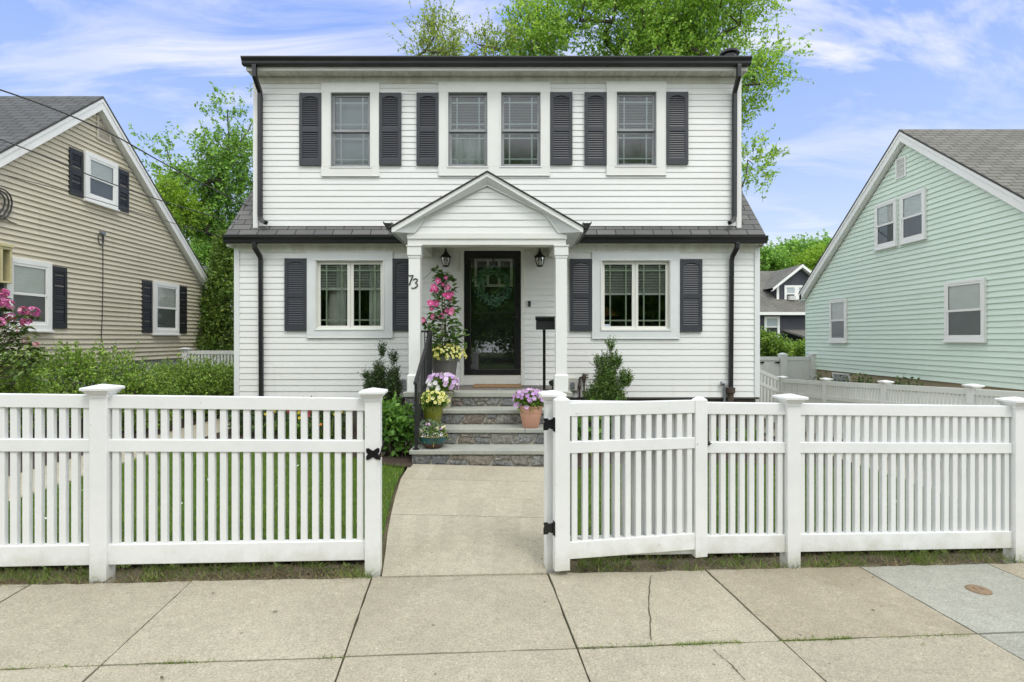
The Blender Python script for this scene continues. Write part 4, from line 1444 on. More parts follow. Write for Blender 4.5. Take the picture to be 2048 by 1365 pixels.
# main roof below and beside the dormer
roof_slab('roof', HS, -4.63, 4.085, -0.15, 3.233, 3.65, 7.26, 'shingle', 0.035)
roof_slab('rear_roof', HS, -4.63, 4.085, 7.45, 3.233, 3.65, 7.26, 'shingle', 0.035)
for x0, x1 in ((-4.615, -4.55), (4.056, 4.075)):
    m = MB()
    m.prism([(x0, -0.12, 3.05), (x0, -0.12, 3.22), (x0, 3.6, 7.165), (x0, 3.6, 6.98), (x0, 0.05, 3.05)], (x1 - x0, 0, 0))
    part(m, 'rake_board', M['white'])
m = MB()
m.box(-4.60, 4.06, -0.13, 0.0, 3.085, 3.11)
m.box(XL + 0.08, XR - 0.08, -0.02, 0.0, 2.975, 3.084)
part(m, 'soffit', M['soffit'])
PXL, PXR = -1.665, 0.985                # sides of the porch roof
for a, b in ((-4.62, PXL - 0.01), (PXR + 0.01, 4.09)):
    m = MB()
    gutter(m, a, b, -0.135, 3.205, 0.112, 0.105)
    part(m, 'gutter', M['black'])


def downspout(pts, r=0.046):
    m = MB()
    m.tube(pts, r, 4, rot=math.pi / 4, smooth=False)
    return part(m, 'downspout', M['black'], 0.008)
downspout([(-4.08, -0.29, 5.90), (-4.08, -0.29, 5.72), (-4.105, -0.055, 5.58), (-4.107, -0.045, 5.50), (-4.107, -0.045, 3.54), (-4.06, -0.07, 3.47), (-3.97, -0.13, 3.43)])
downspout([(3.595, -0.29, 5.90), (3.595, -0.29, 5.72), (3.628, -0.055, 5.58), (3.63, -0.045, 5.50), (3.625, -0.045, 3.54), (3.59, -0.07, 3.47), (3.51, -0.13, 3.43)])
downspout([(-4.13, -0.185, 3.10), (-4.13, -0.185, 3.02), (-4.10, -0.07, 2.90), (-4.096, -0.05, 2.84), (-4.085, -0.05, 0.42)])
downspout([(3.615, -0.185, 3.10), (3.61, -0.185, 3.02), (3.585, -0.07, 2.90), (3.58, -0.05, 2.84), (3.565, -0.05, 0.74)])
m = MB()
m.lathe([(0.048, 0.55), (0.048, 0.66), (0.07, 0.68), (0.072, 0.76), (0.06, 0.765)], (3.56, -0.055, 0), 16)
m.tube([(3.56, -0.055, 0.60), (3.55, -0.06, 0.50), (3.51, -0.06, 0.44), (3.50, -0.05, 0.2)], 0.05, 12)
part(m, 'drain_pipe', M['rustpipe'])
m = MB()
m.tube([(3.465, -0.045, 0.25), (3.465, -0.045, 0.77), (3.455, -0.05, 0.82), (3.43, -0.06, 0.83)], 0.021, 10)
m.tube([(3.435, -0.06, 0.83), (3.40, -0.065, 0.835)], 0.032, 10)
part(m, 'vent_pipe', M['galv'])

# ---- windows and shutters
def lower_window(outer, op, which):
    cx_ = (op[0] + op[1]) / 2
    zb = op[3] - (0.44 if which == 'l' else 0.52)
    bl = [(op[0] + 0.03, cx_ - 0.02, zb, op[3] - 0.03, 'blind', 0.075), (cx_ + 0.02, op[1] - 0.03, zb, op[3] - 0.03, 'blind', 0.075)]
    dr = [(op[1] - 0.27, op[1] - 0.02, op[2] - 0.1, op[3], 0.115, 4), (cx_ - 0.26, cx_ - 0.10, op[2] - 0.1, op[3], 0.115, 2)] if which == 'l' else []
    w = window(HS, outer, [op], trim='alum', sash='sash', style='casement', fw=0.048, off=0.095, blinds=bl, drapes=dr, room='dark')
    if which == 'l':
        m = MB()
        m.lathe([(0.21, op[2] - 0.02), (0.16, op[2] + 0.72)], (op[0] + 0.26, 0.34, 0), 24, cap=False)
        m.build('lampshade', M['shade'], w, world=False)
    else:
        m = MB()
        m.lathe([(0.24, op[2] + 0.26), (0.10, op[2] + 0.42), (0.0, op[2] + 0.43)], (op[0] + 0.22, 0.9, 0), 24, cap=False)
        m.build('lampshade', M['amber'], w, world=False)
        m = MB()
        x0, x1, z0, z1 = lx(1205), lx(1220.5), lz(655), lz(649)
        m.box(x0, x1, 0.026, 0.030, z0, z1, 0)
        for q in np.linspace(0.18, 0.82, 3):
            xx = x0 + (x1 - x0) * q
            m.box(xx - 0.012, xx + 0.010, 0.0235, 0.0255, z0 + 0.016, z1 - 0.016, 1)
        m.build('sticker', [M['sticker'], M['sticker_ink']], w, world=False)
    return w
lower_window((lx(616), lx(785), lz(675.5), lz(505.5)), winL, 'l')
lower_window((lx(1185), lx(1357), lz(677), lz(506)), winR, 'r')
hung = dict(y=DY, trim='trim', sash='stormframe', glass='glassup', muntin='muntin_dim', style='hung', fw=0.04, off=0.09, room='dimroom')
o = ups[0]; zm = (o[2] + o[3]) / 2
window(HS, (lx(645), lx(758), lz(352.5), lz(168.5)), [o], blinds=[(o[0] + .02, o[1] - .02, o[2] + .02, o[3] - .02, 'blinddim', 0.13)], **hung)
a, b = ups[1], ups[2]
window(HS, (lx(878.5), lx(1098.5), lz(351.5), lz(166.5)), [a, b], blinds=[(a[0] + .03, a[1] - .03, zm + .02, a[3] - .03, 'blind', 0.13), (b[0] + .03, b[1] - .03, zm + .02, b[3] - .03, 'blind', 0.13)],
       drapes=[(a[0] + .02, a[1] - .02, a[2], zm + .1, 0.2, 7)], **hung)
o = ups[3]
window(HS, (lx(1214), lx(1330.5), lz(350.5), lz(165.5)), [o], blinds=[(o[0] + .03, o[1] - .03, zm + .02, o[3] - .03, 'blind', 0.13)], **hung)
SHM = None
def put_shutter(u0, v_bot, y=0.0, h=1.182):
    global SHM
    w = 0.362
    if SHM is None:
        SHM = shutter_mesh(w, h, 'shutter').build('shutter', M['shutter'], HS, world=False, bevel=0.0)
        o = SHM
    else:
        o = SHM.copy(); COL.objects.link(o)
    o.parent = HS
    o.location = (lx(u0), y, lz(v_bot))
for u0, vb in ((600, 332), (759, 331.5), (833.7, 331.5), (1100.3, 330.5), (1168.7, 330.5), (1331.3, 330)):
    put_shutter(u0, vb, DY)
for u0, vb in ((571, 662), (786, 662.5), (1139.5, 663), (1358.7, 664)):
    put_shutter(u0, vb)

# ---- door
m = MB()
m.box(lx(921.5), doorO[0], -0.03, 0.02, 0.80, doorO[3] + 0.06)
m.box(doorO[1], lx(1048.5), -0.03, 0.02, 0.80, doorO[3] + 0.06)
m.box(doorO[0], doorO[1], -0.03, 0.02, doorO[3], doorO[3] + 0.06)
m.box(doorO[0], doorO[1], -0.01, 0.02, 0.80, 0.965)
m.box(lx(918), lx(1052), -0.038, 0.0, doorO[3] + 0.06, doorO[3] + 0.085)
part(m, 'door_frame', M['sash'], 0.003)
m = MB()
fx0, fx1, fz0, fz1 = doorO[0] + 0.004, doorO[1] - 0.004, 0.968, doorO[3] - 0.004
gx0, gx1, gz0, gz1 = lx(941.5), lx(1028.5), lz(739), lz(518)
ring(m, (fx0, fx1, fz0, fz1), (gx0, gx1, gz0, gz1), -0.025, 0.012)
m.box(gx0, gx1, -0.012, 0.008, lz(626.3), lz(625))
sd = part(m, 'storm_door', M['blackpaint'], 0.006)
m = MB()
m.quad((gx0, -0.006, gz0), (gx1, -0.006, gz0), (gx1, -0.006, gz1), (gx0, -0.006, gz1))
m.build('pane', M['glassdoor'], sd, world=False)
m = MB()
hx = lx(1034.8)
m.box(hx - 0.016, hx + 0.016, -0.034, -0.0255, lz(640), lz(617))
m.tube([(hx, -0.035, lz(635)), (hx, -0.062, lz(635)), (hx - 0.02, -0.068, lz(635)), (hx - 0.10, -0.066, lz(636.5))], 0.008, 8)
m.build('handle', M['bronze'], sd, world=False)
m = MB()
iy = 0.10
dx0, dx1, dz0, dz1 = doorO[0], doorO[1], 0.86, doorO[3]
lx0, lx1, lz0, lz1 = lx(952), lx(1021.5), lz(569.5), lz(520)
ring(m, (dx0, dx1, dz0, dz1), (lx0, lx1, lz0, lz1), iy, iy + 0.045)
for k in (0, 1):
    x0 = dx0 + 0.16 + k * 0.33
    for za, zb in ((1.06, 1.55), (1.66, 2.28)):
        m.box(x0, x0 + 0.26, iy - 0.012, iy - 0.001, za, zb)
ind = part(m, 'inner_door', M['blackpaint'], 0.006)
m = MB()
ring(m, (lx0 - 0.03, lx1 + 0.03, lz0 - 0.03, lz1 + 0.03), (lx0 + 0.012, lx1 - 0.012, lz0 + 0.012, lz1 - 0.012), iy - 0.02, iy - 0.001)
w3 = (lx1 - lx0) / 3
for k in (1, 2):
    m.box(lx0 + w3 * k - 0.02, lx0 + w3 * k + 0.02, iy - 0.018, iy - 0.002, lz0 + 0.012, lz1 - 0.012)
m.build('window_bars', M['sash'], ind, world=False)
m = MB()
m.box(lx0 - 0.01, lx1 + 0.01, iy + 0.02, iy + 0.03, lz0 - 0.01, lz1 + 0.01)
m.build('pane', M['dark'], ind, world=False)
m = MB()
m.box(doorO[0] - 0.02, doorO[1] + 0.02, iy + 0.05, iy + 0.06, 0.80, doorO[3] + 0.02)
m.box(doorO[0], doorO[1], 0.02, iy + 0.05, 0.79, 0.86)
m.box(doorO[0] - 0.012, doorO[0] - 0.001, 0.0, iy + 0.05, 0.80, doorO[3] + 0.02)
m.box(doorO[1] + 0.001, doorO[1] + 0.012, 0.0, iy + 0.05, 0.80, doorO[3] + 0.02)
part(m, 'door_lining', M['blackpaint'])
m = MB()
m.box(lx(1056), lx(1061), -0.045, -0.012, lz(614), lz(602.5))
part(m, 'doorbell', M['iron'], 0.004)

# ---- porch
PY = 7.66 - YW
m = MB()
m.box(-1.482, 0.766, PY, PY + 0.20, 2.888, 3.06)
m.box(-1.490, 0.774, PY - 0.018, PY - 0.001, 2.972, 3.055)
m.box(-1.475, -1.30, PY + 0.20, -0.016, 2.89, 3.06)
m.box(0.60, 0.76, PY + 0.20, -0.016, 2.89, 3.06)
part(m, 'porch_beam', M['trim'], 0.004)
m = MB()
m.box(-1.30, 0.60, PY + 0.2, -0.016, 3.04, 3.06)
part(m, 'porch_ceiling', M['soffit'])
def pt(u, v, d):
    p = at(u, v, d)
    return (p.x, p.y - YW, p.z)
inn = [pt(828, 466.5, 7.63), pt(857, 427, 7.63), pt(974, 371, 7.63), pt(1088, 427, 7.63), pt(1118.5, 466.5, 7.63)]
zz = [p[2] for p in inn]
xlf = lambda z: float(np.interp(z, [zz[0], zz[1], zz[2]], [inn[0][0], inn[1][0], inn[2][0]]))
xrf = lambda z: float(np.interp(z, [zz[0], zz[1], zz[2]], [inn[4][0], inn[3][0], inn[2][0]]))
m = MB()
siding(m, lambda z: xlf(z) - 0.01, lambda z: xrf(z) + 0.01, zz[0] - 0.004, zz[2], 0.098, y=PY - 0.002)
part(m, 'gable_wall', M['vinyl'])
m = MB()
YF = 7.54
outp = [pt(787, 464.5, YF), pt(974, 353, YF), pt(1163.5, 464.5, YF)]
m.add(outp + inn, [(0, 3, 4), (0, 4, 5, 1), (1, 5, 6, 2), (2, 6, 7)])
m.add([outp[0], inn[0], (inn[0][0], PY, inn[0][2]), (-1.50, -0.02, outp[0][2] - 0.01), (outp[0][0], -0.02, outp[0][2] - 0.01)], [(0, 4, 3, 2, 1)])
m.add([outp[2], inn[4], (inn[4][0], PY, inn[4][2]), (0.78, -0.02, outp[2][2] - 0.01), (outp[2][0], -0.02, outp[2][2] - 0.01)], [(0, 1, 2, 3, 4)])
part(m, 'porch_soffit', M['alum'])
m = MB()
m.tube(inn, 0.011, 4, rot=math.pi / 4, smooth=False)
part(m, 'gable_trim', M['white'])
pk = pt(974.5, 345, YF)
el, er = pt(783, 455.5, YF), pt(1166.5, 455.5, YF)
for nm, a, b in (('l', el, outp[0]), ('r', er, outp[2])):
    m = MB()
    m.prism([(pk[0], a[1], pk[2]), (a[0], a[1], a[2]), (a[0], a[1], b[2]), (b[0], a[1], b[2]), (outp[1][0], a[1], outp[1][2])], (0, 0.02, 0))
    part(m, 'rake_board', M['white'])
    m = MB()
    m.prism([(a[0], a[1] + 0.02, a[2]), (a[0], a[1] + 0.02, b[2] - 0.01), (a[0], -0.02, b[2] - 0.01), (a[0], -0.02, a[2])], (0.012 if nm == 'l' else -0.012, 0, 0))
    part(m, 'fascia', M['alum'])
    # roof slope, running back to the upper wall
    m = MB()
    sg = 1 if nm == 'r' else -1
    e = Vector((a[0] + sg * 0.035, 0, a[2] - 0.012))
    p = Vector((pk[0], 0, pk[2] + 0.006))
    ya, yb = a[1] - 0.02, DY - 0.004
    up_ = Vector((sg * -(e.z - p.z) * 0, 0, 0.028))
    c = [(p.x, ya, p.z), (e.x, ya, e.z), (e.x, yb, e.z), (p.x, yb, p.z)]
    d = [(x, y, z + 0.015) for x, y, z in c]
    m.quad(*(d if nm == 'r' else d[::-1]))
    for i in range(4):
        j = (i + 1) % 4
        m.quad(c[i], c[j], d[j], d[i], 1)
    m.quad(*(c[::-1] if nm == 'r' else c), 1)
    m.build('porch_roof', [M['shingle'], M['roofedge']], HS, world=False, uvf=lambda co: (co.y, math.hypot(co.x - e.x, co.z - e.z)))
    # eave gutter at the side of the porch
    m = MB()
    prof = [(0, 0), (0, -0.115), (0.07, -0.115), (0.085, -0.07), (0.115, -0.03), (0.12, 0), (0.11, 0), (0.105, -0.02), (0.006, -0.02)]
    m.prism([(a[0] + sg * (0.001 + q), YF - YW + 0.005, a[2] + 0.085 + w) for q, w in prof], (0, -0.13 - (YF - YW), 0))
    part(m, 'gutter', M['black'])
# columns
for x in (-1.39, 0.702):
    m = MB()
    cy = 7.76 - YW
    m.square([(0.098, 0.802), (0.098, 1.035), (0.086, 1.046), (0.080, 1.046), (0.080, 2.70), (0.088, 2.71), (0.088, 2.735), (0.099, 2.745), (0.099, 2.868), (0.112, 2.872), (0.112, 2.887)], (x, cy, 0))
    part(m, 'porch_column', M['white'], 0.003)
# house number on the left column
m = MB()
hd = 7.674
m.tube([pt(815.3, 553.8, hd), pt(816.2, 551.2, hd), pt(820, 552.0, hd), pt(826.5, 550.8, hd), pt(823.8, 557, hd), pt(821, 563.5, hd), pt(818.8, 570.5, hd)], [0.004, 0.008, 0.009, 0.010, 0.010, 0.011, 0.011], 6)
m.tube([pt(825.5, 561.5, hd), pt(828, 558.6, hd), pt(831.5, 557.6, hd), pt(835, 559.5, hd), pt(834, 563.2, hd), pt(831, 565.6, hd), pt(829.5, 566.3, hd), pt(833, 567.0, hd), pt(835, 569.8, hd), pt(833.6, 573.5, hd), pt(829.5, 576.4, hd), pt(825, 577, hd), pt(822.8, 575.6, hd)],
       [0.004, 0.007, 0.009, 0.010, 0.009, 0.007, 0.004, 0.007, 0.010, 0.010, 0.009, 0.007, 0.008], 6)
part(m, 'house_number', M['iron'])
# lanterns beside the door
for u in (891.5, 1079.5):
    x = lx(u) * 0.985
    yy = -0.13
    zt_ = lz(499)
    m = MB()
    m.lathe([(0.0, 0), (0.05, 0.0), (0.055, 0.01), (0.05, 0.022), (0.0, 0.03)], (0, 0, 0), 16)
    for i in range(len(m.v)):
        a, b, c = m.v[i]
        m.v[i] = (x + a, -0.012 - c, zt_ - 0.14 + b * 1.5)
    m.tube([(x, -0.03, zt_ - 0.14), (x, -0.06, zt_ - 0.10), (x, -0.09, zt_ - 0.03), (x, yy, zt_ - 0.012), (x, yy, zt_ - 0.06)], 0.009, 8)
    m.lathe([(0.0, 0.0), (0.010, -0.008), (0.006, -0.02), (0.016, -0.035), (0.012, -0.055), (0.03, -0.07), (0.035, -0.095), (0.062, -0.12), (0.088, -0.145), (0.09, -0.158), (0.075, -0.160)], (x, yy, zt_ + 0.005), 8, smooth=False)
    for k in range(8):
        a = 2 * math.pi * (k + 0.5) / 8
        ca_, sa_ = math.cos(a), math.sin(a)
        m.tube([(x + 0.074 * ca_, yy + 0.074 * sa_, zt_ - 0.155), (x + 0.072 * ca_, yy + 0.072 * sa_, zt_ - 0.21), (x + 0.048 * ca_, yy + 0.048 * sa_, zt_ - 0.29)], 0.0042, 5)
    m.lathe([(0.05, -0.285), (0.053, -0.295), (0.035, -0.305), (0.0, -0.312)], (x, yy, zt_), 12)
    ln = part(m, 'wall_lantern', M['bronze'])
    m = MB()
    m.lathe([(0.070, -0.158), (0.068, -0.21), (0.045, -0.288)], (x, yy, zt_), 16, cap=False)
    m.build('lantern_glass', M['lampglass'], ln, world=False)
    m = MB()
    m.lathe([(0.012, -0.16), (0.012, -0.19), (0.026, -0.22), (0.024, -0.245), (0.0, -0.262)], (x, yy, zt_), 12)
    m.build('bulb', M['bulb'], ln, world=False)
# meter box, gas pipes and vent low on the wall
m = MB()
x0, x1, z0, z1 = 0.906, 1.062, 0.722, 0.918
m.box(x0, x1, -0.075, -0.016, z0, z1)
m.box(x0 + 0.01, x1 - 0.01, -0.085, -0.075, z0 - 0.006, z0 + 0.014)
mbx = part(m, 'meter_box', M['meterbox'], 0.012)
m = MB()
xc, zc = (x0 + x1) / 2, 0.825
arch_ = [(xc - 0.035, -0.076, z0 + 0.02), (xc + 0.035, -0.076, z0 + 0.02)] + [(xc + 0.035 * math.cos(a), -0.076, zc + 0.038 * math.sin(a)) for a in np.linspace(0, math.pi, 9)]
m.prism(arch_, (0, -0.02, 0))
m.build('meter_dome', M['galv'], mbx, world=False, bevel=0.008)
m = MB()
m.tube([(1.10, -0.05, 0.2), (1.10, -0.05, 0.88), (1.105, -0.052, 0.92), (1.13, -0.06, 0.93), (1.19, -0.06, 0.93)], 0.016, 10)
m.tube([(1.175, -0.055, 0.99), (1.175, -0.055, 0.60)], 0.014, 10)
m.lathe([(0.03, 0.88), (0.034, 0.90), (0.034, 0.97), (0.028, 0.985)], (1.175, -0.06, 0), 12)
m.lathe([(0.02, 0.74), (0.026, 0.75), (0.026, 0.80), (0.02, 0.81)], (1.10, -0.05, 0), 10)
m.lathe([(0.02, 0.66), (0.027, 0.67), (0.027, 0.70), (0.02, 0.71)], (1.175, -0.055, 0), 10)
for z in (0.925, 0.965):
    m.tube([(1.18, -0.06, z), (1.245, -0.065, z + 0.004)], 0.011, 8)
m.tube([(1.14, -0.075, 0.86), (1.20, -0.075, 0.86)], 0.009, 6)
part(m, 'gas_pipe', M['rustpipe'])
m = MB()
vx0, vx1, vz0, vz1 = lx(799), lx(812), lz(785), lz(760)
ring(m, (vx0, vx1, vz0, vz1), (vx0 + 0.015, vx1 - 0.015, vz0 + 0.015, vz1 - 0.015), -0.04, -0.012)
for z in np.linspace(vz0 + 0.02, vz1 - 0.03, 5):
    m.box(vx0 + 0.012, vx1 - 0.012, -0.03, -0.014, z, z + 0.012)
part(m, 'wall_vent', M['stormframe'])

# ================================================================ FRONT STEPS (a mass of stone of their own)
def stones(mb, x0, x1, z0, z1, y, rs, wmin=0.15, wmax=0.33, rows=1, bulge=0.018, gap=0.007):
    hz = (z1 - z0) / rows
    for r_ in range(rows):
        za, zb = z0 + hz * r_, z0 + hz * (r_ + 1)
        x = x0
        cut0 = 0.0
        while x < x1 - 0.01:
            w = rs.uniform(wmin, wmax)
            if x + w > x1 - wmin * 0.7: w = x1 - x
            last = x + w >= x1 - 0.001
            cut1 = 0.0 if last else rs.uniform(-0.045, 0.045)
            sub = [(za, zb)]
            if w < 0.24 and rs.random() < 0.35:
                q = za + (zb - za) * rs.uniform(0.4, 0.6)
                sub = [(za, q), (q, zb)]
            for sa, sb in sub:
                fa, fb = (sa - za) / (zb - za), (sb - za) / (zb - za)
                xl0, xl1 = x + cut0 * (fa * 2 - 1), x + cut0 * (fb * 2 - 1)
                xr0, xr1 = x + w + cut1 * (fa * 2 - 1), x + w + cut1 * (fb * 2 - 1)
                k = 3
                ringp = []
                for (ax, az), (bx, bz) in zip([(xl0, sa), (xr0, sa), (xr1, sb), (xl1, sb)], [(xr0, sa), (xr1, sb), (xl1, sb), (xl0, sa)]):
                    for q in range(k):
                        t = (q + rs.uniform(0.1, 0.5) if q else 0.12) / k
                        ringp.append((ax + (bx - ax) * t + rs.uniform(-.012, .012), az + (bz - az) * t + rs.uniform(-.010, .010)))
                cx_ = sum(p[0] for p in ringp) / len(ringp)
                cz_ = sum(p[1] for p in ringp) / len(ringp)
                def inset(e):
                    out = []
                    for px1, pz1 in ringp:
                        dx_, dz_ = cx_ - px1, cz_ - pz1
                        l_ = math.hypot(dx_, dz_)
                        out.append((px1 + dx_ / l_ * e, pz1 + dz_ / l_ * e))
                    return out
                r0, r1, r2 = inset(gap), inset(gap + 0.008), inset(gap + 0.035)
                n = len(ringp)
                pts = [(a, y, b) for a, b in r0] + [(a, y - bulge * 0.7, b) for a, b in r1] + [(a, y - bulge * rs.uniform(0.9, 1.15), b) for a, b in r2]
                faces = []
                for lev in (0, 1):
                    for i in range(n):
                        j = (i + 1) % n
                        faces.append((lev * n + i, lev * n + j, (lev + 1) * n + j, (lev + 1) * n + i))
                faces.append(tuple(2 * n + i for i in range(n)))
                mb.add(pts, faces, 0)
            x += w
            cut0 = cut1
    return mb
rs = random.Random(11)
ST = empty('front_steps', (-0.345, 6.56, 0), 'fieldstone front steps with bluestone treads leading up to the black door', 'steps')
FR = [6.56, 6.92, 7.27, 7.62]
XS = [(-1.25, 0.60), (-1.25, 0.60), (-1.25, 0.60), (-1.545, 0.853)]
for k in range(4):
    y0 = FR[k]
    x0, x1 = XS[k]
    zt_ = 0.2 * (k + 1)
    th = 0.052 if k < 3 else 0.068
    yb = FR[k + 1] + 0.04 if k < 3 else 7.98
    m = MB()
    cuts = [x0] + ([x0 + (x1 - x0) * rs.uniform(0.75, 0.86)] if k in (1,) else []) + [x1]
    for a, b in zip(cuts[:-1], cuts[1:]):
        m.box(a + (0.003 if a > x0 else 0), b, y0, yb, zt_ - th, zt_)
    m.build('tread', M['bluestone'], ST, bevel=0.008)
    m = MB()
    yr = y0 + 0.035
    m.box(x0 + 0.03, x1 - 0.03, yr, (FR[k + 1] + 0.1 if k < 3 else 8.82), (zt_ - 0.2 if k else -0.15), zt_ - th - 0.001, 1)
    stones(m, x0 + 0.03, x1 - 0.03, zt_ - 0.2 + 0.004, zt_ - th - 0.004, yr - 0.001, rs)
    m.build('riser', [M['stone'], M['mortar']], ST)
m = MB()
m.box(-1.515, -1.26, 7.655, 8.8, -0.15, 0.60, 1)
m.box(0.61, 0.823, 7.655, 8.8, -0.15, 0.60, 1)
stones(m, -1.515, -1.265, -0.02, 0.60, 7.654, rs, 0.2, 0.3, 3)
stones(m, 0.615, 0.82, -0.02, 0.60, 7.654, rs, 0.15, 0.25, 3)
m.build('side_wall', [M['stone'], M['mortar']], ST)
m = MB()
m.box(-1.545, 0.853, 7.985, 8.83, 0.70, 0.794, 1)
for j in range(3):
    ya, yb = 7.985 + 0.28 * j, 7.985 + 0.28 * (j + 1) - 0.012
    x = -1.545
    while x < 0.84:
        w = min(rs.uniform(0.25, 0.55), 0.853 - x)
        e = rs.uniform(-0.02, 0.02)
        m.prism([(x + 0.006, ya, 0.7945), (x + w - 0.006, ya, 0.7945), (x + w - 0.006 + e, yb, 0.7945), (x + 0.006 + e * 0.5, yb, 0.7945)], (0, 0, 0.0055))
        x += w
m.build('landing', [M['flag'], M['mortar']], ST)

# iron handrail on the left of the steps
RL = empty('handrail', (-1.17, 6.62, 0.2), 'black iron handrail with thin balusters on the left of the steps', 'handrail')
y0, z0, y1, z1, xr_ = 6.60, 1.045, 7.80, 1.665, -1.175
k_ = (z1 - z0) / (y1 - y0)
m = MB()
m.hexa([(xr_ - .022, y0 - .05, z0 - .045), (xr_ + .022, y0 - .05, z0 - .045), (xr_ + .022, y1, z1 - .018), (xr_ - .022, y1, z1 - .018),
        (xr_ - .022, y0 - .05, z0 - .015), (xr_ + .022, y0 - .05, z0 - .015), (xr_ + .022, y1, z1 + .012), (xr_ - .022, y1, z1 + .012)])
m.box(xr_ - 0.135, xr_ - 0.022, y1 - .022, y1 + .022, z1 - .016, z1 + .012)
m.build('top_rail', M['iron'], RL, bevel=0.004)
m = MB()
m.tube([(xr_, y0, z0 - 0.70), (xr_, y1, z1 - 0.72)], 0.016, 4, rot=math.pi / 4, smooth=False)
m.build('bottom_rail', M['iron'], RL)
for yy, za, zb in ((y0 + 0.02, 0.2, z0 - 0.01), (y1, 0.8, z1 - 0.01)):
    m = MB()
    m.square([(0.018, za), (0.018, zb)], (xr_, yy, 0))
    m.square([(0.035, za), (0.035, za + 0.012)], (xr_, yy, 0))
    m.build('post', M['iron'], RL)
bal = None
for i in range(11):
    q = (i + 1) / 12
    yy = y0 + (y1 - y0) * q
    zt_ = z0 + k_ * (yy - y0) - 0.02
    m = MB()
    m.square([(0.0065, zt_ - 0.70), (0.0065, zt_)], (xr_, yy, 0))
    m.build('baluster', M['iron'], RL)
for i in range(2):
    m = MB()
    m.square([(0.0065, 0.84), (0.0065, z1 - 0.01)], (xr_ - 0.045 - 0.04 * i, y1, 0))
    m.build('baluster', M['iron'], RL)

# mailbox on its post
MX = empty('mailbox', (0.49, 8.03, 0.8), 'black mailbox on a square post on the landing beside the door', 'mailbox')
m = MB()
m.square([(0.021, 0.8), (0.021, 1.69)], (0.478, 8.03, 0))
m.square([(0.05, 0.8), (0.05, 0.812)], (0.478, 8.03, 0))
m.build('post', M['blackpaint'], MX)
m = MB()
m.box(0.358, 0.662, 7.95, 8.12, 1.692, 1.835)
m.build('box', M['iron'], MX, bevel=0.008)
m = MB()
m.prism([(0.348, 7.925, 1.832), (0.348, 7.925, 1.872), (0.348, 7.96, 1.885), (0.348, 8.13, 1.898), (0.348, 8.13, 1.836)], (0.324, 0, 0))
m.build('lid', M['blackpaint'], MX, bevel=0.005)
# doormat
DM = empty('doormat', (-0.235, 8.56, 0.80), 'brown coir doormat on the landing in front of the door', 'doormat')
m = MB()
m.box(-0.614, 0.150, 8.36, 8.78, 0.801, 0.824)
m.build('mat', M['coir'], DM, bevel=0.008)
# little black spotlight by the right column
SL = empty('spotlight', (0.60, 7.98, 0.80), 'small black spotlight on the landing next to the right porch column', 'spotlight')
m = MB()
m.tube([(0.575, 7.93, 0.905), (0.635, 8.02, 0.93)], [0.042, 0.032], 14)
m.build('lamp_head', M['blackpaint'], SL)
m = MB()
m.tube([(0.60, 7.98, 0.80), (0.603, 7.98, 0.89)], 0.012, 8)
m.lathe([(0.035, 0.801), (0.03, 0.812)], (0.60, 7.98, 0), 12)
m.build('stand', M['blackpaint'], SL)
# wreath between the doors
WR = empty('wreath', (-0.305, 8.90, 2.43), 'round teal eucalyptus wreath hanging on the black door behind the storm glass', 'wreath')
rng = np.random.default_rng(8)
n = 420
a = rng.random(n) * 2 * np.pi
rr = 0.215 + rng.normal(size=n) * 0.042
wz = 2.455 - 0.03 * (np.sin(a) < 0)
P = np.column_stack([-0.305 + rr * np.cos(a), 8.905 + rng.normal(size=n) * 0.012, wz + rr * np.sin(a) * 1.08])
D = np.column_stack([-np.sin(a) + rng.normal(size=n) * .7 + np.cos(a) * .5, -0.3 + rng.normal(size=n) * .3, np.cos(a) + rng.normal(size=n) * .7 + np.sin(a) * .5])
N_ = np.column_stack([rng.normal(size=n) * .5, -np.ones(n), rng.normal(size=n) * .5])
raw_mesh('leaves', leaf_verts(P, D, N_, 0.05 + 0.02 * rng.random(n), 0.030 + 0.01 * rng.random(n)), 4, M['wreath'], None, WR)
m = MB()
m.tube([(-0.305 + 0.21 * math.cos(q), 8.912, 2.45 + 0.225 * math.sin(q)) for q in np.linspace(0, 2 * math.pi, 25)], 0.012, 6)
m.build('ring', M['twig'], WR)
m = MB()
m.box(-0.318, -0.292, 8.905, 8.925, 2.66, 2.98)
m.build('ribbon', M['blackpaint'], WR)

